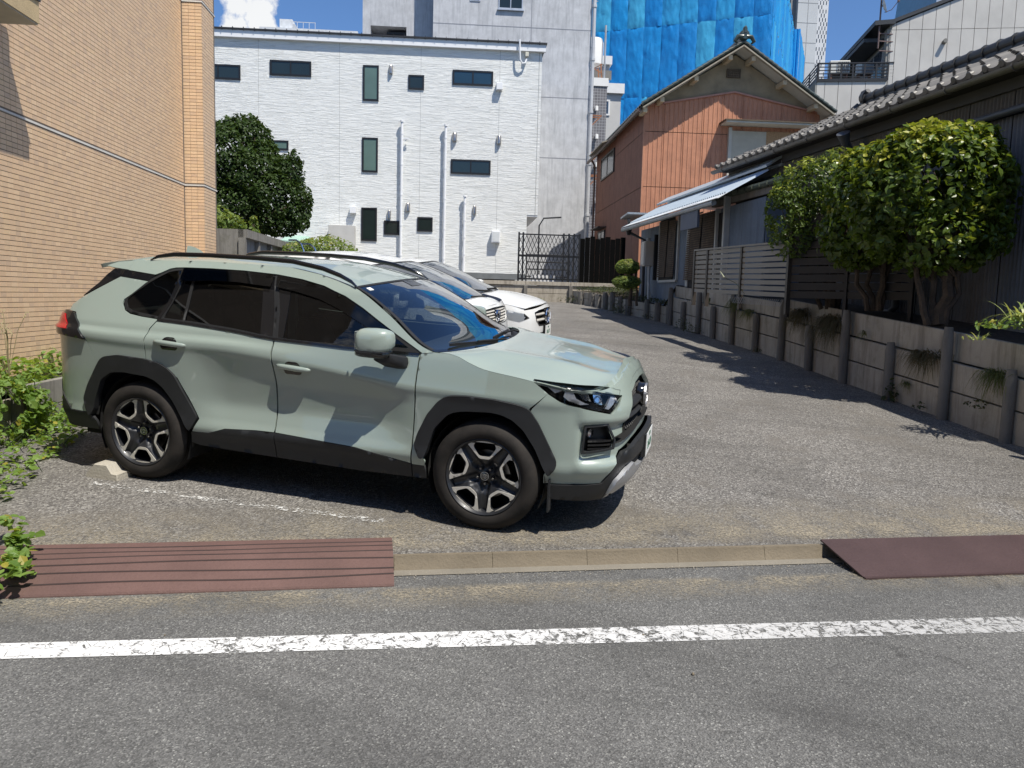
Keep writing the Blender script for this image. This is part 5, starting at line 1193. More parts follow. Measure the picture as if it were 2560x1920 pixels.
def limb(mb,a,b,r0,r1,seed,n=6,wob=.06):
    a,b=Vector(a),Vector(b); L=(b-a).length; pts=[a+(b-a)*i/n+Vector((noise.noise(Vector((seed,i*.7,0)))*wob*L if 0<i else 0,noise.noise(Vector((seed+9,i*.7,3)))*wob*L if 0<i else 0,0)) for i in range(n+1)]
    mb.tube(pts,[r0+(r1-r0)*i/n for i in range(n+1)],7); return pts
def corr(F,u0,u1,z0,z1,v,pitch,amp,name,mat,parent,seg=6,ztop=None,wob=0):
    """a real corrugated or ribbed sheet"""
    n=max(2,int((u1-u0)/pitch*seg)); vs_=[];fs=[]; zs=[0,.33,.66,1]
    for i in range(n+1):
        u=u0+(u1-u0)*i/n; ph=math.sin(6.28318*(u/pitch)); t=ztop(u) if ztop else z1
        for q in zs:
            z=z0+(t-z0)*q; w=wob*noise.noise(Vector((u*1.5,z*2.2,0))) if wob else 0
            vs_.append(F.w(u+w,v-amp*ph,z))
    m=len(zs)
    for i in range(n):
        for j in range(m-1): fs.append((i*m+j,(i+1)*m+j,(i+1)*m+j+1,i*m+j+1))
    return mesh(name,vs_,fs,mat,parent,smooth=True)
def ribbed(F,u0,u1,z0,z1,v,pitch,mat,parent,name,ztop=None,depth=.02):
    """flat siding with narrow standing ribs"""
    prof=[]; u=u0
    while u<u1-1e-6:
        e=min(u+pitch,u1); prof+=[(u,0),(min(u+pitch*.12,e),-depth),(min(u+pitch*.24,e),-depth),(min(u+pitch*.36,e),0)]; u=e
    prof.append((u1,0)); vs_=[];fs=[]
    for u,d in prof:
        t=ztop(u) if ztop else z1; vs_+=[F.w(u,v+d,z0),F.w(u,v+d,t)]
    for i in range(len(prof)-1): fs.append((2*i,2*i+2,2*i+3,2*i+1))
    return mesh(name,vs_,fs,mat,parent)
def sheet_metal(name,base,rust,amt=.5,rough=.6,streak=(6,6,.6),bump=.1):
    t=NT(name); co=t.coord(); cs=t.coord('Object',streak); n=t.noise(1.2,6,.65,cs); m=t.noise(3,5,.7,co); f=t.noise(40,4,.7,co)
    c=t.ramp(m,[(.3,tuple(x*.85 for x in base)),(.7,tuple(x*1.12 for x in base))]); c=t.mix(t.ramp(n,[(.5,0),(.8,amt)]),c,rust); c=t.mix(t.ramp(f,[(.25,.25),(.45,0)]),c,tuple(x*.4 for x in rust))
    return t.bsdf(c,rough,0,.35,t.bump(f,bump,.003))
# ---- retaining wall
WA=Vector((4.436,3.602,0)); WB=Vector((-.127,14.315,0)); WD=(WB-WA).normalized(); WN=Vector((WD.y,-WD.x,0))  # WN points away from the lot
def wall_at(px):
    d=ray(px,900); a=CAM_LOC; # plan intersection of the vertical sight plane with the wall line
    det=d.x*(-WD.y)+d.y*WD.x; r=WA-a; t=(r.x*(-WD.y)+r.y*WD.x)/det; return a+d*t
def build_retaining():
    T=thing('retaining_wall','stained concrete board retaining wall with upright posts along the right of the lot','wall',(3,6,.4))
    pxs=[2543,2378,2234,2118,2029,1957,1892,1831,1784,1746,1708,1675]
    hs=[.78,1.10,.76,1.07,.72,1.04,.70,1.0,.68,.96,.64,.92]
    P_=[]
    for px,h in zip(pxs,hs): p=wall_at(px); P_.append((Vector((p.x,p.y,0)),h))
    P_=[(P_[0][0]-WD*(1.06*k),1.12 if k%2 else .80) for k in (4,3,2,1)]+P_
    T.location=(3,6,.4)
    for i,(p,h) in enumerate(P_):
        z=lz(p.x,p.y); top=z+h; r=.062; mb=MB(); n=10; rings=[]
        lean=.012*noise.noise(Vector((i*1.3,0,0)))*3
        for q in (-.1,0,.3,.6,.85,.985,1.0):
            rr=r*(1 if q<.98 else .8); c=p-WN*.055+Vector((lean*q,0,0)); rings.append([(c.x+rr*math.cos(6.28318*k/n)*(1+.04*noise.noise(Vector((k,q*5,i)))),c.y+rr*math.sin(6.28318*k/n),z+(top-z)*q) for k in range(n)])
        mb.loft(rings); mb.build('post',M_post,T,True)
    pls=[]
    for i in range(len(P_)-1):
        a,b=P_[i][0],P_[i+1][0]
        for row in range(3):
            if row==2 and i%2==1 and False: continue
            h0=row*.345+.012; h1=(row+1)*.345-.006
            if row==2: h1=h0+.345*(.97 if i<9 else .75)
            za,zb=lz(a.x,a.y),lz(b.x,b.y); off=.012*noise.noise(Vector((i*2.1,row*3.7,0)))+(.05 if row==2 else .0); th=.06
            q=[a+WN*off,b+WN*off,b+WN*(off+th),a+WN*(off+th)]
            bot=[Vector((c.x,c.y,(za if k in(0,3) else zb)+h0-(.2 if row==0 else 0))) for k,c in enumerate(q)]; tp=[Vector((c.x,c.y,(za if k in(0,3) else zb)+h1)) for k,c in enumerate(q)]
            o=MB().hexa(bot+tp).build('board',M_wallc,T,bevel=.006)
    # step down: low wall with closely set posts, then the row of stubs further back
    pts=[on_lot(x,y) for x,y in((1672,810),(1616,797),(1570,789),(1530,778),(1480,766),(1425,757))]
    L=thing('low_edging_wall','low concrete edging of short posts and boards below the blue house, half overgrown','wall',tuple(pts[1]))
    seq=[]
    for a,b in zip(pts,pts[1:]):
        n=max(1,round((b-a).length/.62)); seq+=[a.lerp(b,k/n) for k in range(n)]
    seq.append(pts[-1]); r=random.Random(3)
    for i,p in enumerate(seq):
        h=(.50 if i<7 else .42)+r.uniform(-.06,.05); n=8; z=lz(p.x,p.y); mb=MB(); rr=r.uniform(.065,.10); mb.loft([[(p.x+rr*math.cos(6.28*k/n),p.y+rr*math.sin(6.28*k/n),z+q) for k in range(n)] for q in(-.1,h*.5,h*.97,h)]); mb.build('stub_post',M_post,L,True)
        if i<len(seq)-1:
            b=seq[i+1]; d=(b-p).normalized(); nn=Vector((d.y,-d.x,0)); 
            for j in range(2):
                o_=.05; v=[p+nn*o_,b+nn*o_,b+nn*(o_+.06),p+nn*(o_+.06)]
                lo=[Vector((c.x,c.y,lz(c.x,c.y)+j*.21-.1*(j==0))) for c in v]; hi=[Vector((c.x,c.y,lz(c.x,c.y)+(j+1)*.21-.012)) for c in v]; MB().hexa(lo+hi).build('board',M_wallc,L)
    # raised bed behind the wall
    top=lambda p,h: Vector((p.x,p.y,lz(p.x,p.y)+h))
    front=[top(P_[k][0]+WN*.07,.98 if k>3 else .99) for k in range(len(P_))]+[top(p+Vector((.12,.12,0)),.40) for p in seq[1:]]
    v=[];f=[]
    for p in front:
        e=p+Vector((.92,.38,0))*7; e.z=p.z+.10; m=p+Vector((.92,.38,0))*1.2; m.z=p.z+.05; v+=[tuple(p),tuple(m),tuple(e)]
    for i in range(len(front)-1):
        for j in range(2): f.append((i*3+j,i*3+j+1,(i+1)*3+j+1,(i+1)*3+j))
    tag(mesh('garden_bed',v,f,M_soil,smooth=True),kind='structure')
    return P_,seq
def back_terrace():
    a=on_lot(1425,757); F=FR(a,GRID); T=thing('back_retaining_wall','stained concrete wall closing the far end of the lot, white saloon in front','wall',tuple(a))
    z0=a.z-.1; zt=F.uz(1300,702,0)[1]; h=(zt-a.z); 
    for i in range(9):
        u1=.0-i*1.5+1.5; u0=u1-1.5
        for j,(q0,q1) in enumerate(((0,.42),(.42,.80),(.80,1.0))):
            off=.0 if j<2 else -.05
            MB().fbox(F,u0+.006,u1-.006,off,off+.10,a.z+h*q0-(.3 if j==0 else 0)+.006,a.z+h*q1-.006).build('board',M_wallc,T,bevel=.005)
        MB().fbox(F,u0-.06,u0+.06,-.10,.0,a.z-.3,a.z+h*.80).build('post',M_post,T,bevel=.015)
    # terrace floor between this wall and the white block
    v=[tuple(F.w(*q)) for q in((-16,.1,zt-.03),(2.5,.1,zt-.03),(6,9,zt+.1),(-16,9,zt+.1))]
    tag(mesh('terrace',v,[(0,1,2,3)],M_conc),kind='structure')
    M_bk=plain('black_painted_steel',(.012,.012,.013),.45,var=.2)
    # folding expanding-lattice gate
    G=thing('lattice_gate','black folding lattice gate standing on the back wall in front of the white block','gate',tuple(F.w(0,0,zt)))
    u0,_=F.uz(1296,650,.05); u1,_=F.uz(1402,650,.05); u2,_=F.uz(1447,650,.05); zt2=F.uz(1350,585,.05)[1]; zm=F.uz(1350,640,.05)[1]; zb=zt
    fr=MB(); fr.fbox(F,u0,u2,.03,.08,zt2-.04,zt2); fr.fbox(F,u0,u2,.02,.09,zm-.035,zm+.035); fr.fbox(F,u0,u2,.03,.08,zb+.05,zb+.10); fr.build('gate_frame',M_bk,G)
    for u in (u0,u0+.14,F.uz(1408,650)[0],F.uz(1421,650)[0],F.uz(1434,650)[0],u2): MB().fbox(F,u-.025,u+.03,.02,.09,zb,zt2+.04).build('gate_post',M_bk,G)
    lt=MB()
    for (a_,b_) in((zb+.1,zm-.03),(zm+.03,zt2-.04)):
        hh=b_-a_; st=.13; sl=hh*.42
        k=u0-sl
        while k<u2:
            for s_ in(1,-1):
                ua,ub=(k,k+sl) if s_>0 else (k+sl,k); 
                # clip to the frame
                def P(t): return ua+(ub-ua)*t
                ts=[0,1]; lo,hi=0,1
                for lim in(u0,u2):
                    if (P(0)-lim)*(P(1)-lim)<0:
                        t=(lim-ua)/(ub-ua)
                        if (lim==u0)==(ub>ua): lo=max(lo,t)
                        else: hi=min(hi,t)
                if (P(.5)<u0 and P(lo)<=u0-1e-6) or lo>=hi or P((lo+hi)/2)<u0 or P((lo+hi)/2)>u2: continue
                lt.bar(F.w(P(lo),.05+.01*s_,a_+hh*lo),F.w(P(hi),.05+.01*s_,a_+hh*hi),.018,.012,tuple(F.v))
            k+=st
    lt.build('lattice',M_bk,G)['kind']='stuff'
    # white rails and stacked things seen through the gate
    N=thing('step_railing','low black railing behind the lattice gate','railing',tuple(F.w(u0+1,2,zt)))
    rl=MB()
    for z in(.2,.45,.7,.95): rl.tube([F.w(u0+.4,1.6,zt+z),F.w(u0+1.9,1.6,zt+z)],.022,6)
    for u in(u0+.4,u0+1.9): rl.tube([F.w(u,1.6,zt),F.w(u,1.6,zt+1.0)],.025,6)
    rl.tube([F.w(u0+.75,1.0,zt),F.w(u0+.75,1.0,zt+1.9),F.w(u0+.9,1.0,zt+2.15),F.w(u0+1.5,1.0,zt+2.2)],.028,6); rl.build('rail',M_bk,N)
    D=thing('board_fence','board fence coloured black for deep shade, beside the lattice gate at the orange house','fence',tuple(F.w(u2,0,zt)))
    for k in range(9):
        u=u2+.05+k*.17; MB().fbox(F,u,u+.16,.2,.23,zt-.2,zt+1.45+.04*(k%3)).build('board',plain('shade_black_board',(.004,.004,.004),.9,0,.05),D)  # near-black colour stands in for the deep shade beside the gate
    # small white planter flowers: a low white planter behind the gate
    PL=MB().fbox(F,u0+.5,u0+1.3,.5,.8,zt,zt+.22).build('planter_box',plain('white_plastic_planter',(.7,.7,.7),.5)); tag(PL,'low white planter box behind the black lattice gate','planter'); 
    return F,zt
# ---- orange house
def build_orange():
    p=at(1603,500,26); F=FR(p,GRID); S=FR(p,GRID-R(90)); S.u=-S.u     # S: side wall, u runs away from the road, v to the left... into the yard
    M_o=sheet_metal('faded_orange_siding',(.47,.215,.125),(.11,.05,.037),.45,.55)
    M_os=sheet_metal('shade_darkened_orange_siding',(.26,.115,.075),(.07,.034,.027),.6,.55)  # darker copy of the orange siding, shade of the unlit side painted in
    M_w=plain('old_wood_dark',(.10,.075,.05),.85,var=.3); M_pl=plain('earth_plaster_gable',(.27,.215,.14),.95,var=.25,vscale=2,bump=.3,bscale=40); M_raf=plain('pale_rafter_wood',(.52,.42,.28),.8); M_sof=plain('pale_soffit_board',(.50,.48,.42),.8,var=.1)
    M_gt=plain('green_black_roof_tile',(.03,.045,.04),.32,spec=.7,var=.3,vscale=5); M_pk=plain('pinkish_trim',(.40,.20,.15),.6)
    T=thing('gabled_house','two storey house with orange ribbed metal siding and a green tiled gable roof','house',tuple(F.w(3,3,1.9)))
    ax,az=F.uz(*c4(1085,300)); lx,lzz=F.uz(*c4(575,572)); W=ax*2; sz=lzz-.10; seam=F.uz(*c4(575,725))[1]; sm2=F.uz(*c4(550,1030))[1]; D=8.7; zb=1.7
    slope=(az-.15-sz)/ax
    ztop=lambda u: sz+.55*(1-abs(u-ax)/ax)*1.0-.0
    # front wall sheets
    n=9
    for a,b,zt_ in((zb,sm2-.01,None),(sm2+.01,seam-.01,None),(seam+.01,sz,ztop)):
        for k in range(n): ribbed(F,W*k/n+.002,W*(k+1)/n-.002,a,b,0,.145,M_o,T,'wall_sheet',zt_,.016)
    MB().add([F.w(0,.03,sz),F.w(W,.03,sz),F.w(ax,.03,az-.02)],[(0,1,2)]).build('gable_plaster',M_pl,T)
    tr=MB(); tr.bar(F.w(-.03,-.03,sz+.02),F.w(ax,-.03,sz+.57),.05,.09,tuple(F.v)); tr.bar(F.w(ax,-.03,sz+.57),F.w(W+.03,-.03,sz+.02),.05,.09,tuple(F.v)); tr.build('gable_trim',M_pk,T)
    u,z=F.uz(*c4(1070,405)); g=MB()
    for k in range(4): g.fbox(F,u-.22,u+.22,-.02,.03,z-.14+k*.075,z-.10+k*.075)
    for k in range(8): g.fbox(F,u-.22+k*.06,u-.19+k*.06,-.03,.03,z-.14,z+.13)
    g.build('gable_vent',M_w,T)
    # side wall
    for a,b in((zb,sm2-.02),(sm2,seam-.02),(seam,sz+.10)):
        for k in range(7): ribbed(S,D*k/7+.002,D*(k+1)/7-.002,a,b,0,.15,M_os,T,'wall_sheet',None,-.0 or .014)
    MB().fbox(F,.03,W-.03,.05,D,zb-.3,sz).build('wall_core',M_w,T)
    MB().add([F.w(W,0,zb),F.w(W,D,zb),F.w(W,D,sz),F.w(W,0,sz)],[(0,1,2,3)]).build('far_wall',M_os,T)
    MB().fbox(F,-.02,.03,-.02,.03,zb,sz+.08).build('corner_trim',M_o,T)
    for q0,q1 in(((560,1030),(350,700)),):
        pass
    # base blocks
    for k in range(10): MB().fbox(S,D*k/10+.02,D*(k+1)/10-.02,-.01,.1,zb-.5,zb+.0).build('foundation_block',M_conc,T)
    # roof: two slopes with overhang, tiles in rows
    ov=.62; eo=.22
    def roofpt(s_,t,v,lift=0): # s_ -1 left,1 right; t 0 ridge..1 eave
        u=ax+s_*(ax+eo)*t; return F.w(u,v,az+.16-(az+.16-(sz+.02-eo*slope*.9))*t+lift)
    rf=MB()
    for s_ in(-1,1):
        rf.add([roofpt(s_,0,-ov),roofpt(s_,1,-ov),roofpt(s_,1,D+ov),roofpt(s_,0,D+ov)],[(0,1,2,3)])
        rf.add([roofpt(s_,0,-ov,-.10),roofpt(s_,1,-ov,-.10),roofpt(s_,1,D+ov,-.10),roofpt(s_,0,D+ov,-.10)],[(0,1,2,3)])
    roof=rf.build('roof',M_sof,T,fix=False)
    bb=MB()
    for s_ in(-1,1): bb.bar(roofpt(s_,-.0,-ov-.02,-.09),roofpt(s_,1,-ov-.02,-.09),.04,.13,tuple(F.v))
    bb.build('barge_board',plain('weathered_barge_board',(.30,.27,.21),.8,var=.2),roof)
    # purlin ends and rafters under the gable overhang
    for s_ in(-1,1):
        for t in(.12,.46,.80,.97): a=roofpt(s_,t,-ov+.02,-.20); b=roofpt(s_,t,.02,-.20); MB().bar(a,b,.13,.14).build('purlin_end',M_raf,roof)
    # tiles
    cols=[(.02,.04,.033),(.035,.055,.045),(.03,.045,.045),(.05,.065,.055)]; M_tt=tone_mat('glazed_green_tile',cols,.28,.1,30,.7)
    tb=MB(); 
    for s_ in(-1,1):
        n=20
        for k in range(n):
            t0,t1=k/n,(k+1.25)/n; t1=min(1.01,t1); m=40 if s_<0 else 24; 
            for j in range(m):
                v0=-ov-.03+(D+2*ov)*j/m; v1=v0+(D+2*ov)/m
                rg=[]
                for q in range(5):
                    v=v0+(v1-v0)*q/4; h=.02+.045*math.sin(math.pi*q/4)**2; rg.append([roofpt(s_,t0,v,h+.0),roofpt(s_,t1,v,h+.035),roofpt(s_,t1,v,h+.005)])
                tb.loft(rg,False,False)
    o=tb.build('roof_tile_field',M_tt,roof,fix=False); set_tone(o,[noise.noise(Vector((i//8*.37,0,0)))*.5+.5 for i in range(len(o.data.polygons))]); o['kind']='stuff'
    # verge tiles seen from the lot
    for s_ in(-1,1):
        for k in range(20):
            a=roofpt(s_,k/20,-ov-.05,.03); b=roofpt(s_,(k+1.15)/20,-ov-.05,.055); MB().tube([a,b],.055,8).build('verge_tile',M_gt,roof,True)
    rg=MB(); rg.tube([F.w(ax,-ov-.05,az+.30),F.w(ax,D+ov,az+.30)],.10,10); rg.fbox(F,ax-.09,ax+.09,-ov,D+ov,az+.12,az+.28); rd=rg.build('ridge',M_gt,roof,True)
    en=MB(); c=F.w(ax,-ov-.10,az+.38); en.revolve(c,tuple(-F.v),[(0,.06),(.13,.05),(.16,0),(.16,-.15)],16)
    for s_ in(-1,1): en.tube([c+F.u*s_*.05-Vector((0,0,.05)),c+F.u*s_*.22-Vector((0,0,.06)),c+F.u*s_*.30-Vector((0,0,.20)),c+F.u*s_*.22-Vector((0,0,.26))],[.07,.07,.06,.03],8)
    en.tube([c+Vector((0,0,.05)),c+Vector((0,0,.20)),c+Vector((0,0,.24))-F.v*.05],[.08,.07,.03],8); en.build('ridge_end_tile',M_gt,rd,True)
    # eave gutter and down pipe on the left
    M_gut=plain('brown_gutter',(.085,.05,.04),.45)
    g=MB(); g.tube([roofpt(-1,1.03,-ov,-.10),roofpt(-1,1.03,D+ov,-.12)],.06,8); e=roofpt(-1,1.03,D-.3,-.12); g.tube([e,e+Vector((.15,0,-.25)),F.w(-.12,D-.15,sz-.7),F.w(-.12,D-.15,zb)],.04,8); g.build('gutter',M_gut,T,True)
    # windows
    Mf=plain('dark_bronze_frame',(.05,.04,.035),.5); Mg=plain('dim_window_glass',(.03,.034,.032),.15,spec=.8); M_blind=plain('pale_blind',(.40,.37,.30),.8,var=.1)
    for (x0,y0,x1,y1) in((417,815,348,965),): 
        ua,zA=S.uz(*c4(x0,y0)); ub,_=S.uz(*c4(x1,y0)); _,zB=S.uz(*c4(x0,y1-20)); window(S,T,ua,ub,zB,zA,-.02,Mf,Mg,.06,.04,1,.04)
        MB().hexa([S.w(ua-.15,-.55,zA+.12),S.w(ub+.15,-.55,zA+.12),S.w(ub+.15,-.02,zA+.30),S.w(ua-.15,-.02,zA+.30),S.w(ua-.15,-.55,zA+.16),S.w(ub+.15,-.55,zA+.16),S.w(ub+.15,-.02,zA+.34),S.w(ua-.15,-.02,zA+.34)]).build('window_canopy',plain('weathered_canopy',(.28,.25,.20),.7),T)
    ua,zA=S.uz(*c4(362,1270)); ub,_=S.uz(*c4(326,1270)); _,zB=S.uz(*c4(350,1395)); window(S,T,ua,ub,zB,zA,-.02,Mf,Mg,.05,.04,1,.04)
    MB().fbox(S,ua-.15,ub+.15,-.35,0,zA+.08,zA+.12).build('window_canopy',Mf,T)
    # front upper window with canopy, blind and balcony rail
    ua,zA=F.uz(*c4(1055,722)); ub=ua+2.2; zB=zA-1.95
    MB().fbox(F,ua,ua+1.15,-.10,-.06,zB,zA-.02).build('window_blind',M_blind,T); MB().fbox(F,ua-.10,ua,-.14,.0,zB-.1,zA+.08).build('window_post',plain('pale_window_post',(.45,.42,.36),.6),T)
    MB().fbox(F,ua+1.15,ub,-.10,-.06,zB,zA).build('reed_screen',plain('brown_reed_screen',(.33,.20,.10),.8,var=.3,vscale=30),T)
    MB().fbox(F,ua-.35,ub+.5,-.60,.0,zA+.14,zA+.19).build('window_canopy',M_sof,T); MB().fbox(F,ua-.4,ub+.5,-.64,-.0,zA+.193,zA+.23).build('canopy_top',M_w,T)
    rl=MB(); 
    for z in(zB-.05,zB+.85): rl.fbox(F,ua-.2,ub,-.50,-.46,z,z+.06)
    for k in range(9): rl.tube([F.w(ua-.15+k*.28,-.48,zB),F.w(ua-.15+k*.28,-.54,zB+.35),F.w(ua-.15+k*.28,-.48,zB+.85)],.015,6)
    rl.fbox(F,ua-.2,ub,-.46,-.02,zB-.05,zB-.02); rl.build('balcony_rail',plain('white_painted_rail',(.6,.6,.58),.5),T)
    return F,S
# ---- blue-grey lean-to house
def build_blue():
    p=at(1608,740,22.6); F=FR(p,R(23.6+90-180)); M_b=sheet_metal('chalky_blue_siding',(.135,.17,.22),(.07,.075,.085),.5,.7)
    T=thing('lean_to_house','single storey house with chalky blue walls, white corrugated roof strip and bamboo blinds','house',tuple(F.w(2,1,1.8)))
    zg=1.35; ue,_=F.uz(1842,700); 
    _,ze=F.uz(1608,575); _,zr=F.uz(1608,545,.9)
    n=8; L=ue+1.2
    for k in range(n): ribbed(F,-.45+(L+.4)*k/n+.002,-.45+(L+.4)*(k+1)/n-.002,zg-.2,ze,0,.30,M_b,T,'wall_sheet',None,.006)
    MB().fbox(F,-.44,L,.02,4.5,zg-.2,ze-.02).build('wall_core',M_b,T)
    # end wall with its own small eave
    M_tin=plain('pale_blue_tin',(.50,.58,.64),.38,.25,var=.06); M_wh=plain('white_eave_board',(.72,.76,.78),.5,var=.05); M_zinc=plain('zinc_gutter',(.30,.33,.36),.4,.5,var=.2)
    M_ddp=plain('dark_rain_pipe',(.03,.03,.034),.4)
    # corrugated strip: slopes up from the eave
    u0=.05; u1=F.uz(1840,480,-.3)[0]; pitch=.115; vs_=[];fs=[]; N=int((u1-u0)/pitch*6)
    for i in range(N+1):
        u=u0+(u1-u0)*i/N; h=.022*math.sin(6.28318*u/pitch)
        vs_+=[F.w(u,-.50,ze+.14+h),F.w(u,.35,ze+.62+h)]
    for i in range(N): fs.append((2*i,2*i+2,2*i+3,2*i+1))
    mesh('corrugated_roof_sheet',vs_,fs,M_tin,T,True)
    MB().hexa([F.w(u0-.1,.30,ze+.66),F.w(u1,.30,ze+.66),F.w(u1,.62,ze+.86),F.w(u0-.1,.62,ze+.86),F.w(u0-.1,.28,ze+.70),F.w(u1,.28,ze+.70),F.w(u1,.60,ze+.90),F.w(u0-.1,.60,ze+.90)]).build('ridge_flashing',M_tin,T)
    MB().hexa([F.w(u0-.1,.60,ze+.70),F.w(u1,.60,ze+.70),F.w(u1,4.8,ze+.4),F.w(u0-.1,4.8,ze+.4),F.w(u0-.1,.60,ze+.80),F.w(u1,.60,ze+.80),F.w(u1,4.8,ze+.5),F.w(u0-.1,4.8,ze+.5)]).build('back_roof',M_tin,T)
    MB().hexa([F.w(u0-.2,-.66,ze+.02),F.w(u1,-.66,ze+.02),F.w(u1,-.46,ze+.14),F.w(u0-.2,-.46,ze+.14),F.w(u0-.2,-.68,ze+.03),F.w(u1,-.68,ze+.03),F.w(u1,-.46,ze+.15),F.w(u0-.2,-.46,ze+.15)]).build('eave_board',M_wh,T)
    MB().tube([F.w(u0-.25,-.62,ze-.03),F.w(u1-.3,-.62,ze-.03)],.055,8).build('gutter',M_zinc,T,True)
    MB().hexa([F.w(-.55,-.6,ze+.30),F.w(.2,-.6,ze+.38),F.w(.2,4.5,ze+.38),F.w(-.55,4.5,ze+.30),F.w(-.55,-.6,ze+.35),F.w(.2,-.6,ze+.43),F.w(.2,4.5,ze+.43),F.w(-.55,4.5,ze+.35)]).build('side_eave',M_zinc,T)
    dp=MB(); dp.tube([F.w(.12,-.55,ze+.25),F.w(.0,-.45,ze+.02),F.w(.0,-.45,ze-.12),F.w(.28,-.12,ze-.32),F.w(.28,-.10,zg)],.045,8); dp.tube([F.w(.0,-.50,ze-.02),F.w(.0,-.50,ze-.18)],[.09,.05],8); dp.build('rain_pipe',M_ddp,T,True)
    # blinds
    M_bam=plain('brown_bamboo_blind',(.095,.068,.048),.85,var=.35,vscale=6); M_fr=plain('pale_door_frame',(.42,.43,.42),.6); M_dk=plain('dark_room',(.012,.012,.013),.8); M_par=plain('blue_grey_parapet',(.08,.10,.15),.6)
    def blind(x0,x1,yt,yb,nm='bamboo_blind',w=0):
        a,za=F.uz(x0,yt); b,_=F.uz(x1,yt); _,zb_=F.uz(x0,yb); ns=int((za-zb_)/.05); mb=MB()
        for k in range(ns): z=zb_+(za-zb_)*k/ns; s_=w*(1-k/ns); mb.fbox(F,a-s_,b-s_,-.06-.04*(1-k/ns),-.05-.04*(1-k/ns),z,z+.038)
        o=mb.build(nm,M_bam,T); return a,b,zb_,za
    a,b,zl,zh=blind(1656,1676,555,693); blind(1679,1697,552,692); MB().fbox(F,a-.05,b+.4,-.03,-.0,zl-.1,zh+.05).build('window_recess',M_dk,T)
    fr=MB(); a0,_=F.uz(1655,560); b0,_=F.uz(1699,560); fr.fbox(F,a0-.08,a0,-.05,.0,zl-.1,zh); fr.fbox(F,b0,b0+.07,-.05,.0,zl-.1,zh); fr.fbox(F,a0,b0,-.05,0,zl-.14,zl-.08); fr.build('window_frame',M_fr,T)
    a1,z1=F.uz(1718,700); MB().fbox(F,a1,a1+.16,-.06,.0,zg,ze).build('door_post',M_fr,T)
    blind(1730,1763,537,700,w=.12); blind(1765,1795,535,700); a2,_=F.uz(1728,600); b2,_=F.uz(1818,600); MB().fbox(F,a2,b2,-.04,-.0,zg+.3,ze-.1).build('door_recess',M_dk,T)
    a3,_=F.uz(1796,600); MB().fbox(F,a3,a3+.07,-.10,-.0,zg+.2,ze).build('door_post',M_fr,T); a4,_=F.uz(1818,600); MB().fbox(F,a4,a4+.09,-.12,-.0,zg+.2,ze+.2).build('door_post',M_fr,T)
    ac,zc=F.uz(1770,523); bc,_=F.uz(1816,510); MB().hexa([F.w(ac,-.62,zc-.5),F.w(bc,-.62,zc-.5),F.w(bc,-.57,zc-.5),F.w(ac,-.57,zc-.5),F.w(ac,-.62,zc),F.w(bc,-.62,zc),F.w(bc,-.57,zc),F.w(ac,-.57,zc)]).build('hanging_panel',M_par,T)
    # gas water heater on the wall
    H=thing('gas_water_heater','beige gas water heater box with pipes on the blue wall, left of the blinds','water heater',tuple(F.w(1,-.1,2.5)))
    c=at(1632,640,1.0); u,z=F.uz(1634,636); MB().fbox(F,u-.02,u+.30,-.34,-.02,z-.33,z+.33).build('casing',plain('beige_enamel',(.50,.47,.42),.4,var=.05),H,bevel=.02)
    MB().fbox(F,u+.0,u+.28,-.36,-.34,z-.30,z+.30).build('front_cover',plain('beige_enamel_cover',(.56,.53,.48),.4,var=.05),H,bevel=.01); MB().tube([F.w(u+.14,-.2,z+.32),F.w(u+.14,-.2,z+.42)],.05,10).build('flue',M_fr,H,True)
    pp=MB()
    for k,du in enumerate((.02,.10,.18,.25)): pp.tube([F.w(u+du,-.15,z-.33),F.w(u+du,-.12-.03*k,z-.8),F.w(u+du+.05*(k-1.5),-.08,zg+.15)],.016,6)
    pp.tube([F.w(u+.28,-.2,z-.33),F.w(u+.33,-.2,zg+.25)],.03,8); pp.tube([F.w(u+.33,-.2,zg+.25),F.w(u+.5,-.25,zg+.2),F.w(u+.5,-.25,zg+.6)],.03,8); pp.build('pipes',M_fr,H,True)
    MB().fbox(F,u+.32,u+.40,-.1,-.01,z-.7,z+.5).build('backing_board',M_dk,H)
    return F,ze
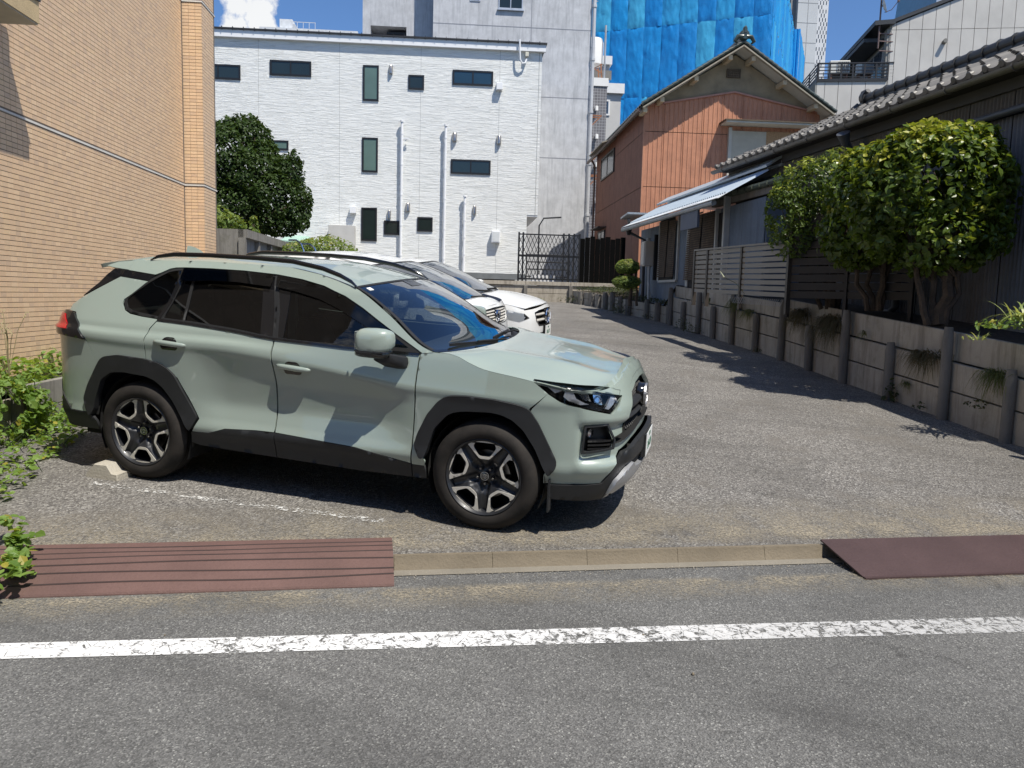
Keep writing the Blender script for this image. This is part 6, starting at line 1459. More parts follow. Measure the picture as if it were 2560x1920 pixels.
# ---- slat fence
def build_fence():
    a=at(1733,731,15.9); b=at(1966,745,12.4); ang=math.atan2(b.y-a.y,b.x-a.x); F=FR(a,ang); L=(Vector((b.x,b.y,0))-Vector((a.x,a.y,0))).length
    M_s=plain('brown_grey_composite_slat',(.235,.22,.19),.55,var=.10,vscale=2); M_p=plain('bronze_fence_post',(.05,.042,.036),.45)
    T=thing('slat_fence','brown grey horizontal slat fence panel standing on the retaining wall','fence',tuple(a))
    zt0=at(1733,628,15.9).z; zt1=at(1968,607,12.4).z; zb0=a.z; zb1=b.z
    f=lambda t,q:Vector((a.x+(b.x-a.x)*t,a.y+(b.y-a.y)*t,(zb0+(zb1-zb0)*t)*(1-q)+(zt0+(zt1-zt0)*t)*q))
    n=9; nrm=F.v
    posts=[0,.17,.56,1.0]
    for i in range(n):
        for j in range(3):
            q0,q1=i/n+.012,(i+1)/n-.018; t0,t1=posts[j]+.006,posts[j+1]-.006
            p=[f(t0,q0),f(t1,q0),f(t1,q0)+nrm*.02,f(t0,q0)+nrm*.02,f(t0,q1),f(t1,q1),f(t1,q1)+nrm*.02,f(t0,q1)+nrm*.02]; MB().hexa(p).build('slat',M_s,T)
    for t in posts: 
        p=f(t,0); MB().hexa([p+F.u*-.03-nrm*.02-Vector((0,0,.25)),p+F.u*.03-nrm*.02-Vector((0,0,.25)),p+F.u*.03+nrm*.05-Vector((0,0,.25)),p+F.u*-.03+nrm*.05-Vector((0,0,.25))]+[f(t,1.01)+F.u*s_+nrm*w for s_,w in((-.03,-.02),(.03,-.02),(.03,.05),(-.03,.05))]).build('post',M_p,T)
    MB().bar(f(0,1.015),f(1,1.015),.05,.03).build('top_rail',M_s,T)
    # white lattice edging at the foot of the fence
    W=thing('lattice_edging','low white lattice edging at the foot of the slat fence','edging',tuple(f(.8,0))); lt=MB()
    for k in range(26):
        t=.52+.47*k/26; 
        for s_ in(1,-1): 
            p=f(t,0)-nrm*.05+Vector((0,0,-.14)); lt.bar(p,p+F.u*(.10*s_)+Vector((0,0,.11)),.004,.004,tuple(nrm))
    lt.build('lattice',plain('white_lattice',(.35,.35,.35),.6),W)
    # return fence, dark, with a few gaps
    R_=thing('dark_slat_fence','dark slat fence turning back beside the left tree','fence',tuple(b)); G=FR(b,ang+R(28))
    M_dk=plain('black_brown_slat',(.016,.014,.013),.6,var=.3)
    for i in range(10): z=b.z+i*.125; MB().fbox(G,.03,1.9,.02,.04,z,z+.108).build('slat',M_dk,R_)
    for u in(.0,.95,1.9): MB().fbox(G,u-.025,u+.025,.0,.06,b.z-.3,b.z+1.27).build('post',M_dk,R_)
    return f
# ---- dark corrugated house with tiled roof
def build_dark():
    o=at(2560,800,9.9); F=FR(o,R(26.3+90-180)); zg=o.z
    M_d=sheet_metal('dark_corrugated_iron',(.15,.157,.172),(.06,.057,.057),.5,.5,(5,5,.5)); M_u=sheet_metal('charcoal_corrugated_iron',(.14,.135,.128),(.055,.05,.046),.5,.6,(5,5,.7))
    T=thing('corrugated_iron_house','dark house clad in corrugated iron with a grey clay tile roof, behind the trees','house',tuple(F.w(-3,1,1.4)))
    _,ze=F.uz(2560,122,-.3); uL=F.uz(1842,450)[0]; zm=F.uz(2560,278)[1]; uR=3.4
    ze=F.uz(2560,146,-.36)[1]
    n=int((uR-uL)/.75); w=(uR-uL)/n
    for k in range(n):
        a,b=uL+k*w,uL+(k+1)*w-.006; lowz=zg-.1 if a>uL+3.2 else zg+1.55
        corr(F,a,b,lowz,zm-.02,-.003*(k%2),.064,.012,'wall_sheet',M_d,T)
        corr(F,a,b,zm+.02,ze-.02,.012,.064,.013,'wall_sheet',M_u,T,wob=.02)
    MB().fbox(F,uL,uR,.03,6,zg-.4,ze).build('wall_core',M_dark,T)
    MB().fbox(F,uL,uR,-.10,-.02,zg-.35,zg-.08).build('footing',M_conc,T)
    MB().fbox(F,F.uz(2228,300)[0]-.05,F.uz(2228,300)[0]+.04,-.02,.0,zm,ze-.25).build('cover_strip',M_u,T)
    # pipes
    M_p=plain('grey_vinyl_pipe',(.085,.09,.10),.45,var=.1)
    up,_=F.uz(2158,330); ud,_=F.uz(2165,270)
    m=MB(); m.tube([F.w(uR,-.09,zm+.10),F.w(up+1.1,-.09,zm-.02),F.w(up+.1,-.09,zm-.10),F.w(up,-.10,zm-.06),F.w(up,-.12,zm+.12),F.w(up,-.14,ze-.52),F.w(up+.06,-.30,ze-.34)],.048,10); m.tube([F.w(up+.04,-.32,ze-.36),F.w(up+.10,-.42,ze-.18)],[.06,.11],10); m.build('rain_pipe',M_p,T,True)
    u2,_=F.uz(2258,700); MB().tube([F.w(u2,-.10,zm-.1),F.w(u2,-.10,zg+.12),F.w(u2-.1,-.12,zg+.04),F.w(u2-.6,-.3,zg-.0)],.055,10).build('rain_pipe',M_p,T,True)
    # roof: slope rises away from the lot; eave at v=-.62
    pitch=R(26); ev=-.28; ze2=ze+.02
    RP=lambda u,s_,h=0: F.w(u,ev+s_*math.cos(pitch)-h*math.sin(pitch),ze2+s_*math.sin(pitch)+h*math.cos(pitch))
    uE=F.uz(1795,395,ev)[0]
    rb=MB(); Ls=2.9; rb.hexa([RP(uE,0,-.10),RP(uR,0,-.10),RP(uR,Ls,-.10),RP(uE,Ls,-.10),RP(uE,0,-.02),RP(uR,0,-.02),RP(uR,Ls,-.02),RP(uE,Ls,-.02)]); roof=rb.build('roof',plain('roof_boarding',(.05,.04,.032),.8),T)
    cols=[(.085,.082,.076),(.12,.115,.105),(.155,.148,.135),(.10,.095,.088),(.20,.19,.17),(.13,.12,.11)]
    M_k=tone_mat('grey_clay_tile',cols,.5,.35,50,.5,.25); M_kt=tone_mat('terracotta_patch_tile',[(.30,.15,.08),(.36,.19,.10)],.7,.3)
    pu=.275; ps=.235; rows=8; n=int((uR-uE)/pu)
    def tile_mesh(name,roll=False):
        # one pantile: concave pan with a roll at the left, local frame x along eave, y up the slope, z out
        m=MB(); pr=[(-.0,.028),(.03,.05),(.065,.052),(.095,.03),(.13,.008),(.18,0),(.235,.006),(.285,.028)]
        rg=[]
        for y,dz in((-.02,.030),(ps+.03,.0)): rg.append([(x,y,z+dz) for x,z in pr]+[(x,y,z+dz-.016) for x,z in pr[::-1]])
        m.loft(rg); me=bpy.data.meshes.new(name); me.from_pydata(m.v,[],m.f); me.materials.append(M_k); a_=me.attributes.new('tone','FLOAT','FACE'); return me
    me1=tile_mesh('roof_tile')
    # eave tile with a round end
    def eave_mesh():
        m=MB(); pr=[(-.0,.028),(.03,.05),(.065,.052),(.095,.03),(.13,.008),(.18,0),(.235,.006),(.285,.028)]; rg=[]
        for y,dz in((-.04,.030),(ps+.03,.0)): rg.append([(x,y,z+dz) for x,z in pr]+[(x,y,z+dz-.016) for x,z in pr[::-1]])
        m.loft(rg); m.revolve((.05,-.05,.05),(0,-1,0),[(0,.012),(.040,.010),(.052,.0),(.052,-.05)],14)
        rg=[]
        for x,z in pr[3:]: rg.append([(x,-.05,z+.03),(x,-.05,z-.045),(x,-.035,z-.045),(x,-.035,z+.03)])
        m.loft(rg); me=bpy.data.meshes.new('eave_tile'); me.from_pydata(m.v,[],m.f); me.materials.append(M_k); me.attributes.new('tone','FLOAT','FACE'); 
        for p in me.polygons: p.use_smooth=False
        return me
    me2=eave_mesh(); r=random.Random(5)
    bx=F.u.copy(); by=(RP(0,1)-RP(0,0)).normalized(); bzv=bx.cross(by)
    if bzv.z<0: bzv=-bzv
    pmi=ROOTM(roof).inverted(); cnt=0; rest=MB()
    for j in range(rows):
        for i in range(n):
            u=uE+i*pu; p=RP(u,j*ps,.0); me=me2 if j==0 else me1
            if cnt<300 and not (u<uE+1.5 and j>3):
                t=bpy.data.objects.new('eave_tile' if j==0 else 'roof_tile',me); COL.objects.link(t); t.parent=roof; t.matrix_parent_inverse=pmi
                jig=r.uniform(-.008,.008); t.matrix_basis=Matrix(((bx.x,by.x,bzv.x,p.x),(bx.y,by.y,bzv.y,p.y),(bx.z,by.z,bzv.z,p.z+jig),(0,0,0,1)))@Matrix.Rotation(r.uniform(-.03,.03),4,'Z')@Matrix.Rotation(r.uniform(-.02,.02),4,'X')
                if 3<j<7 and 2.0<u+ .0*j<3.0 or (j==5 and -1.2<u<2 and r.random()<.5): 
                    pass
                cnt+=1
            else: rest.add([p+bx*a+by*b+bzv*c for a,b,c in((0,0,.04),(.28,0,.03),(.28,ps+.03,.0),(0,ps+.03,.01))],[(0,1,2,3)])
    if rest.v: o_=rest.build('roof_tile_field',M_k,roof,fix=False); set_tone(o_,[r.random() for _ in o_.data.polygons]); o_['kind']='stuff'
    # ridge stack of round tiles with collars, near end ornament
    u0=F.uz(2112,233,.9)[0]; rz=rows*ps+.02
    k=0; u=u0; M_rt=plain('dark_ridge_tile',(.045,.045,.045),.42,var=.3,vscale=6)
    while u<uR:
        a=RP(u,rz,.14); b=RP(u+.30,rz,.14); m=MB(); m.tube([a,b],.085,10); m.tube([a,a+(b-a)*.12],.105,10); m.build('ridge_tile',M_rt,roof,True)
        MB().fbox(F,u,u+.29,(RP(u,rz)-F.o).dot(F.v)-.11,(RP(u,rz)-F.o).dot(F.v)+.11,RP(u,rz).z-.10,RP(u,rz).z+.09).build('ridge_base_tile',M_rt,roof); u+=.30
    c=RP(u0-.05,rz,.16); e=MB(); 
    for s_,rr_ in((0,.12),(.12,.09)): e.revolve(c-F.u*(.02+s_*.3)-Vector((0,0,s_*1.2)),tuple(-F.u),[(0,.05),(rr_*.7,.045),(rr_,0),(rr_,-.12)],14)
    e.tube([c+Vector((0,0,.06)),c+Vector((0,0,.12))+F.u*.1],[.1,.05],8); e.tube([c-F.u*.1-Vector((0,0,.12))-F.v*.05,c-F.u*.14-Vector((0,0,.2))-F.v*.15,c-F.u*.08-Vector((0,0,.24))-F.v*.2],[.06,.05,.03],8); e.build('ridge_end_tile',M_rt,roof,True)
    # a few orange replacement tiles near the ridge
    mt=me1.copy(); mt.materials.clear(); mt.materials.append(M_kt)
    for (j,u) in((6,-1.4),(6,-1.1),(5,-.9),(6,-.55),(5,-.3),(6,.05),(5,.6),(6,1.0),(5,1.3)):
        p=RP(u,j*ps,.018); t=bpy.data.objects.new('roof_tile',mt); COL.objects.link(t); t.parent=roof; t.matrix_parent_inverse=pmi; t['label']='terracotta coloured replacement roof tile'; t.matrix_basis=Matrix(((bx.x,by.x,bzv.x,p.x),(bx.y,by.y,bzv.y,p.y),(bx.z,by.z,bzv.z,p.z),(0,0,0,1)))@Matrix.Rotation(r.uniform(-.2,.2),4,'Z')
    # gutter with straps
    M_g=plain('old_grey_gutter',(.15,.14,.125),.5,.2,var=.25,vscale=4); g=MB(); rg=[]
    for u in [uE-.05+(uR-uE)*k/30 for k in range(31)]:
        z=ze2-.06-.0*(u); c=F.w(u,ev-.075,z); rg.append([c+F.v*(.065*math.cos(a))+Vector((0,0,.065*math.sin(a))) for a in [math.pi+math.pi*q/8 for q in range(9)]]+[c+F.v*(.058*math.cos(a))+Vector((0,0,.058*math.sin(a))) for a in [2*math.pi-math.pi*q/8 for q in range(9)]])
    g.loft(rg); g.build('gutter',M_g,T,True)
    for k in range(12):
        u=uE+.5+k*1.15
        if u<uR: 
            c=F.w(u,ev-.075,ze2-.06); MB().tube([c+F.v*(.075*math.cos(a))+Vector((0,0,.075*math.sin(a))) for a in [math.pi*.95+math.pi*1.1*q/8 for q in range(9)]]+[c+Vector((0,0,.10))+F.v*.12],.008,5).build('gutter_strap',M_g,T)
    MB().fbox(F,uE,uR,ev+.02,.03,ze-.06,ze-.03).build('soffit',plain('dark_soffit',(.03,.026,.024),.9),T)
    MB().fbox(F,uE+.1,uR,-.05,-.0,ze-.22,ze-.07).build('frieze_board',plain('frieze_board',(.06,.058,.055),.7),T)
    # lower eave and open porch at the left end
    M_lt=plain('mossy_porch_tile',(.06,.075,.055),.8,var=.4,vscale=8,bump=.5,bscale=30); a=F.w(uL-.3,-.9,0); _,zp=F.uz(1842,480,-.8)
    zp=F.uz(1815,486,-.8)[1]; MB().hexa([F.w(uL+.05,-.60,zp-.02),F.w(uL+3.0,-.60,zp-.02),F.w(uL+3.0,0,zp+.28),F.w(uL+.05,0,zp+.28),F.w(uL+.05,-.60,zp+.06),F.w(uL+3.0,-.60,zp+.06),F.w(uL+3.0,0,zp+.36),F.w(uL+.05,0,zp+.36)]).build('porch_roof',M_lt,T)
    pc=MB()
    for k in range(12): pc.tube([F.w(uL+.05+k*.3,-.64,zp+.04),F.w(uL+.05+k*.3+.26,-.64,zp+.04)],.06,8)
    pc.build('porch_edge_tile',M_lt,T,True); MB().bar(F.w(uL+.1,-.55,zp-.08),F.w(uL+3,-.55,zp-.08),.10,.12).build('porch_beam',M_post,T)
    scr=MB(); s0,zs=F.uz(1842,500,-.5)
    for k in range(56): scr.fbox(F,uL+.05,uL+2.6,-.42,-.41,zg+.3+k*.032,zg+.322+k*.032)
    scr.build('reed_screen',plain('blue_black_screen',(.028,.031,.038),.8,var=.3),T)
    MB().bar(F.w(uL+2.0,-.45,zg+.4),F.w(uL+2.35,-.45,zg+2.2),.06,.05).build('leaning_pole',M_rub,T)
    MB().bar(F.w(uL+.02,-.46,zg+.2),F.w(uL+.02,-.46,zp+.2),.07,.07).build('porch_post',plain('porch_post_wood',(.20,.18,.15),.7),T)
    return F,zg
def build_far():
    # ---- narrow grey mosaic-tiled building and stepped pale building between the concrete block and the tarpaulin
    F=FR(at(1480,400,46),GRID); u0,_=F.uz(1478,300); u1,_=F.uz(1515,300); _,zt=F.uz(1500,195)
    t=NT('grey_mosaic'); b=t.n('ShaderNodeTexBrick'); co=t.coord('Object',(1,1,1),(R(90),0,-GRID)); 
    cx=t.coord('Object',(1,1,1),(0,0,-GRID)); sp=t.n('ShaderNodeSeparateXYZ'); t.l(cx,sp.inputs[0]); cb=t.n('ShaderNodeCombineXYZ'); t.l(sp.outputs[0],cb.inputs[0]); t.l(sp.outputs[2],cb.inputs[1]); t.l(cb.outputs[0],b.inputs[0])
    b.offset=0; b.inputs['Scale'].default_value=1; b.inputs['Brick Width'].default_value=.16; b.inputs['Row Height'].default_value=.16; b.inputs['Mortar Size'].default_value=.012; b.inputs['Color1'].default_value=(.12,.115,.125,1); b.inputs['Color2'].default_value=(.16,.155,.165,1); b.inputs['Mortar'].default_value=(.32,.32,.33,1)
    M_m=t.bsdf(b.outputs[0],.5); M_pw=plain('pale_render',(.52,.51,.49),.8,var=.06,vscale=1.2); M_wh=plain('white_parapet',(.74,.74,.73),.6,var=.04); M_gl=plain('far_dark_glass',(.04,.06,.09),.15,spec=.8,var=.2)
    T=thing('mosaic_tiled_building','narrow building clad in small grey mosaic tiles, right of the concrete block','building',tuple(F.w(u0,0,2)))
    MB().fbox(F,u0-1,u1,0,6,1,zt-.45).build('wall',M_m,T); MB().fbox(F,u0-1.05,u1+.05,-.06,6,zt-.45,zt).build('parapet',M_wh,T)
    for y in(270,340,410,500): 
        u,z=F.uz(1490,y); MB().tube([F.w(u,-.02,z),F.w(u,-.22,z),F.w(u,-.22,z-.2)],.10,8).build('vent',M_wh,T,True)
    G=FR(at(1530,300,60),GRID); S=thing('stepped_building','pale rendered building with two stepped terraces below the blue tarpaulin','building',tuple(G.w(0,0,2)))
    ua,z1=G.uz(1487,140); ub,_=G.uz(1525,140); uc,z2=G.uz(1553,212)
    MB().fbox(G,ua-2,ub,0,3.5,z2-2,z1-.6).build('upper_storey',M_pw,S); MB().fbox(G,ua-2,ub+.15,-.2,3.7,z1-.6,z1).build('parapet',M_wh,S)
    MB().fbox(G,ua-2,uc,-.1,7,1,z2-.7).build('lower_storey',M_pw,S); MB().fbox(G,ua-2,uc+.2,-.35,7.2,z2-.7,z2).build('parapet',M_wh,S)
    MB().fbox(G,ub-.02,ub+.03,1.2,2.2,z2+.1,z2+1.9).build('side_opening',M_dark,S)
    wu,wz=G.uz(1510,250); w2,wz2=G.uz(1523,290); window(G,S,wu,w2,wz2,wz,-.12,M_wh,M_gl,.12,.08,0,.05)
    MB().fbox(G,ua,ua+1.3,-.03,.02,z2+.3,z1-1.0).build('recessed_panel',M_conc,S)
    A=thing('rooftop_equipment','white tank and aerials on a rusty frame above the mosaic tiled building','equipment',tuple(F.w(u0,0,zt+2)))
    u,z=F.uz(1491,110); m=MB(); m.revolve(F.w(u,1,z-.9),(0,0,1),[(0,1.5),(.5,1.45),(.58,1.2),(.58,0),(0,0)],16); m.build('tank',M_wh,A,True)
    rs=plain('rusty_steel',(.30,.13,.07),.8,var=.3,vscale=20); 
    for du,dv in((-.5,.6),(.5,.6),(-.5,1.5),(.5,1.5)): MB().bar(F.w(u+du,dv,zt-.1),F.w(u+du*.8,dv,z-.9),.07,.07).build('leg',rs,A)
    for q in(-1,1): MB().bar(F.w(u-.5*q,.6+.02*q,zt+.4),F.w(u+.5*q,.6+.02*q,z-.9),.06,.04).build('brace',rs,A)
    m=MB(); m.tube([F.w(u-.4,.5,zt),F.w(u-.4,.5,z+2.6)],.04,6); m.tube([F.w(u+.6,.5,zt),F.w(u+.6,.5,z+1.2)],.06,6)
    for k in range(5): m.bar(F.w(u-.9+.1*k,.5,z+2.3-.12*k),F.w(u+.1-.1*k,.5,z+2.5-.12*k),.03,.03)
    m.build('aerial',plain('aerial_metal',(.5,.5,.5),.4,.6),A)
    # ---- tower wrapped in blue tarpaulin
    D=72; TA=R(-6); B=FR(at(1925,150,D),TA); ul,_=B.uz(1488,150)
    t=NT('blue_tarpaulin'); co=t.coord('Object'); n=t.noise(.45,4,.6,co); f=t.noise(1.6,6,.7,t.coord('Object',(1.6,1.6,.7)),1.2); a=t.n('ShaderNodeAttribute'); a.attribute_name='tone'
    c=t.ramp(a.outputs['Fac'],[(0,(.004,.23,.62)),(.5,(.008,.31,.70)),(1,(.06,.42,.68))]); c=t.mix(t.ramp(n,[(.45,0),(.8,.15)]),c,(.10,.36,.66)); 
    M_b=t.bsdf(c,.38,0,.5,t.bump(f,.35,.12)); 
    T=thing('scaffolded_tower','tall building under construction wrapped in bright blue tarpaulin sheets','building',tuple(B.w(-8,4,2)))
    MB().fbox(B,ul-4,-.6,1.0,12,0,40).build('structure_core',plain('scaffold_grey',(.2,.2,.2),.8),T)
    _,s1=B.uz(1700,60); hh=6.4
    def sheet(Fr,ua,ub,za,zb,v,seed,name='tarpaulin_sheet',lean=0):
        r=random.Random(seed); nu,nz=14,28; vs_=[];fs=[]; W_=ub-ua; H_=zb-za
        for j in range(nz+1):
            q=j/nz
            for i in range(nu+1):
                p=i/nu; edge=min(p,1-p); e2=min(q,1-q); bel=.09*math.sin(math.pi*p)**.7*math.sin(math.pi*q)**.4
                wr=.05*noise.noise(Vector((p*2+seed*3.1,q*3,seed)))+.05*noise.noise(Vector((p*7+q*5,q*9-p*3,seed*2.3)))+.10*abs(noise.noise(Vector((p*4-q*9,q*2+p*2,seed*1.7))))*(1-min(1,e2*5))+.04*abs(noise.noise(Vector((p*6-q*8,q*5,seed*.7))))
                vs_.append(Fr.w(ua+W_*p,v-bel-wr*min(1,(edge+e2)*6+.25),za+H_*q-.05*math.sin(math.pi*p)*(1 if j==nz else 0)))
        for j in range(nz):
            for i in range(nu): k=j*(nu+1)+i; fs.append((k,k+1,k+nu+2,k+nu+1))
        o=mesh(name,vs_,fs,M_b,T,True); set_tone(o,[min(1,max(0,r.choice((.1,.25,.45,.7,.95))))]*len(fs)); return o
    w=1.66; n=int((0-ul+6)/w); z0=s1-hh*4
    levels=[]; z=s1
    lv=[s1-4*hh,s1-3*hh,s1-2*hh-1.2,s1-2*hh+.0,s1-hh,s1,s1+hh,s1+2*hh]
    for li in range(len(lv)-1):
        if lv[li]<2: continue
        for k in range(n): sheet(B,-w*(k+1),-w*k,lv[li],lv[li+1]+.05,0,li*40+k)
        Sd2=Frame(B.w(0,0,0),R(90)+TA); LS,ztop=Sd2.uz(1985,75); ztop=min(ztop,70); ns=max(3,int(LS/1.9)); ws=LS/ns
    for li in range(len(lv)-1):
        if lv[li]<2 or lv[li]>ztop: continue
        for k in range(ns): sheet(Sd2,ws*k,ws*(k+1),lv[li],min(lv[li+1]+.05,ztop),0,900+li*40+k)
    C=Frame(B.w(0,LS,0),TA); Fc=Frame(C.w(0,0,0),TA)
    cu,_=C.uz(1999,100); zt=C.uz(1990,72)[1]
    for k in range(2): sheet(C,k*cu/2,(k+1)*cu/2,2,zt,0,1500+k)
    Cs=Frame(C.w(cu,0,0),R(90)+TA); cl,_=Cs.uz(2013,120)
    for k in range(3): sheet(Cs,k*cl/3,(k+1)*cl/3,2,zt,0,1600+k)
    # ---- tall white tower with chequered windows
    H=FR(at(2060,200,190),GRID); M_tw=plain('tower_white_panel',(.50,.52,.53),.6,var=.04,vscale=.3); M_ck=plain('tower_dark_window',(.03,.045,.06),.3,var=.2); M_dj=plain('tower_joint',(.28,.29,.30),.7)
    ua,_=H.uz(1966,100); ub,_=H.uz(1990,100); uc,_=H.uz(2040,100); ud,_=H.uz(2066,100)
    T=thing('chequered_tower','tall white tower with a chequer pattern of small dark windows, far right of the tarpaulin','building',tuple(H.w(0,5,0)))
    MB().fbox(H,ub,uc,0,20,0,150).build('plain_facade',M_tw,T); MB().fbox(H,ua-6,ub,1.2,20,0,150).build('grey_bay',plain('tower_grey_bay',(.22,.225,.23),.6),T); MB().fbox(H,ua,ua+.8,.6,1.2,0,150).build('dark_fin',M_ck,T)
    MB().fbox(H,uc,ud,0.0,20,0,150).build('chequered_facade',plain('tower_bright_panel',(.62,.63,.64),.6,var=.03),T)
    cw_=(ud-uc)/7; r=random.Random(11)
    for j in range(90):
        z=12+j*.95
        if z>H.uz(2050,-20)[1]+3: break
        for i in range(7):
            if (i+j)%2==0 and r.random()<.85: MB().fbox(H,uc+i*cw_+.1,uc+(i+1)*cw_-.1,-.05,.02,z,z+.8).build('window',M_ck,T)
    for k in range(1,24): MB().fbox(H,ub,uc,-.03,0,k*4.5,k*4.5+.12).build('panel_joint',M_dj,T)
    for q in(.5,): MB().fbox(H,ub+(uc-ub)*q,ub+(uc-ub)*q+.12,-.03,0,0,110).build('panel_joint',M_dj,T)
    # far small rooftop box above the white block
    K=FR(at(720,70,110),GRID); M_f=plain('distant_white_wall',(.62,.64,.66),.8); T=thing('distant_rooftop','pale rooftop structure far behind the white apartment block, against the cloud','building',tuple(K.w(0,0,30)))
    a,zt=K.uz(699,47); b,_=K.uz(731,47); MB().fbox(K,a,b,0,4,5,zt).build('stair_tower',M_f,T); MB().fbox(K,b,b+.35,0,4,5,zt-.6).build('lattice_panel',plain('distant_grey_lattice',(.42,.44,.47),.8),T)
    MB().fbox(K,a-2.5,b+9,-1,10,5,K.uz(731,76)[1]).build('roof_slab',M_f,T); rl=MB(); zz=K.uz(760,76)[1]
    rl.fbox(K,b,b+3.3,-.9,-.85,zz+.75,zz+.82)
    for q in range(5): rl.fbox(K,b+q*.8,b+q*.8+.06,-.9,-.85,zz,zz+.8)
    rl.build('roof_railing',M_f,T)
    # ---- beige panelled building with roof terrace, upper right
    P=FR(at(2225,200,27),R(26.3-18)); c5_=lambda x,y:(2000+x/3.95,y/3.95)
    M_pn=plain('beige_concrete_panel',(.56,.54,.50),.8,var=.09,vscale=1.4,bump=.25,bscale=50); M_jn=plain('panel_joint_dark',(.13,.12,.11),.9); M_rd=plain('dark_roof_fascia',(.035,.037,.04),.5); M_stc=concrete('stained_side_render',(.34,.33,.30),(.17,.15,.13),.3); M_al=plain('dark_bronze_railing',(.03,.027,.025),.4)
    T=thing('panelled_building','beige concrete panel building with a roof terrace, behind the corrugated iron house','building',tuple(P.w(3,3,4)))
    ua,zA=P.uz(*c5_(895,250)); zr=lambda u: zA+(u-ua)*(P.uz(*c5_(1530,0))[1]-zA)/(P.uz(*c5_(1530,0))[0]-ua)
    uR=ua+12.5; _,zj=P.uz(*c5_(1080,293))
    du=P.uz(*c5_(1215,300))[0]-P.uz(*c5_(1087,300))[0]; ustart=P.uz(*c5_(950,300))[0]
    edges=[ua]+[ustart+du*k for k in range(int((uR-ustart)/du)+1)]
    vs_=[]
    MB().fbox(P,ua,uR,.06,8,0,zj).build('wall_core',M_pn,T)
    for a,b in zip(edges,edges[1:]):
        MB().fbox(P,a+.008,b-.008,0,.05,0,zj-.008).build('panel',M_pn,T)
        p=[P.w(a+.008,0,zj+.008),P.w(b-.008,0,zj+.008),P.w(b-.008,.05,zj+.008),P.w(a+.008,.05,zj+.008),P.w(a+.008,0,zr(a)),P.w(b-.008,0,zr(b)),P.w(b-.008,.05,zr(b)),P.w(a+.008,.05,zr(a))]; MB().hexa(p).build('panel',M_pn,T)
    MB().hexa([P.w(ua,.05,zj-.2),P.w(uR,.05,zj-.2),P.w(uR,8,zj-.2),P.w(ua,8,zj-.2),P.w(ua,.05,zr(ua)-.01),P.w(uR,.05,zr(uR)-.01),P.w(uR,8,zr(uR)-.01),P.w(ua,8,zr(ua)-.01)]).build('upper_core',M_jn,T)
    # roof: fascia along the front slope, side eave
    MB().hexa([P.w(ua-.1,-.06,zr(ua)),P.w(uR,-.06,zr(uR)),P.w(uR,8,zr(uR)),P.w(ua-.1,8,zr(ua)),P.w(ua-.1,-.06,zr(ua)+.12),P.w(uR,-.06,zr(uR)+.12),P.w(uR,8,zr(uR)+.12),P.w(ua-.1,8,zr(ua)+.12)]).build('roof',M_rd,T)
    Q=Frame(P.w(ua,0,0),R(26.3-18)-R(90)); Q.u=-Q.u # side wall: u away
    us,_=Q.uz(*c5_(450,520)); 
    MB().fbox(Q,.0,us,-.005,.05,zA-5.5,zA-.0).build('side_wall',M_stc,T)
    MB().hexa([Q.w(-.2,-.55,zA-.05),Q.w(us+.4,-.55,zA-.05),Q.w(us+.4,.1,zA-.0),Q.w(-.2,.1,zA),Q.w(-.2,-.55,zA+.10),Q.w(us+.4,-.55,zA+.10),Q.w(us+.4,.1,zA+.14),Q.w(-.2,.1,zA+.14)]).build('side_eave',M_rd,T)
    _,zw=Q.uz(*c5_(820,450)); MB().fbox(Q,.3,us-.2,-.75,-.05,zw-.0,zw+.12).build('window_canopy',M_rd,T)
    window(Q,T,.45,2.6,zw-2.1,zw-.1,-.02,plain('aluminium_sash',(.55,.56,.57),.35,.6),M_gl,.06,.02,1,.04)
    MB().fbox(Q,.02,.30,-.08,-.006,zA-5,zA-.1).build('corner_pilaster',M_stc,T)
    # terrace
    _,zt=P.uz(*c5_(400,795)); tl,_=P.uz(*c5_(165,850)); 
    zt=P.uz(*c5_(165,795),-.0)[1]
    k0=[tl,P.uz(*c5_(245,850))[0],P.uz(*c5_(378,850))[0],P.uz(*c5_(512,850))[0],P.uz(*c5_(645,850))[0],ua+.0]
    MB().fbox(P,tl+.02,ua+.02,.06,7,0,zt-.03).build('terrace_core',M_pn,T)
    for a,b in zip(k0,k0[1:]): MB().fbox(P,a+.008,b-.008,0,.05,0,zt-.05).build('panel',M_pn,T)
    MB().fbox(P,tl-.03,ua,-.04,7,zt-.05,zt+.05).build('terrace_edge',M_al,T)
    rl=MB()
    for q in range(5): rl.fbox(P,tl,ua+.2,0,.035,zt+.10+q*.11,zt+.125+q*.11) if q<4 else rl.fbox(P,tl-.02,ua+.2,-.02,.05,zt+.54,zt+.58)
    for k in range(7): u=tl+(ua-tl)*k/6; rl.fbox(P,u,u+.05,-.01,.04,zt,zt+.56)
    rl.build('terrace_railing',M_al,T)
    Q2=Frame(P.w(tl,0,0),R(26.3-18)+R(90)); rl=MB()
    for q in range(5): rl.fbox(Q2,0,6,-.02,.015,zt+.10+q*.11,zt+.125+q*.11)
    for k in range(6): rl.fbox(Q2,k*1.2,k*1.2+.05,-.02,.02,zt,zt+.56)
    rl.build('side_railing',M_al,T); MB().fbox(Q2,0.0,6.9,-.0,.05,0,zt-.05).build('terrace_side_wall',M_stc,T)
    # two outdoor air conditioner units
    M_ac=plain('cream_ac_casing',(.62,.61,.56),.45,var=.05); M_gr=plain('ac_grille',(.10,.10,.10),.5)
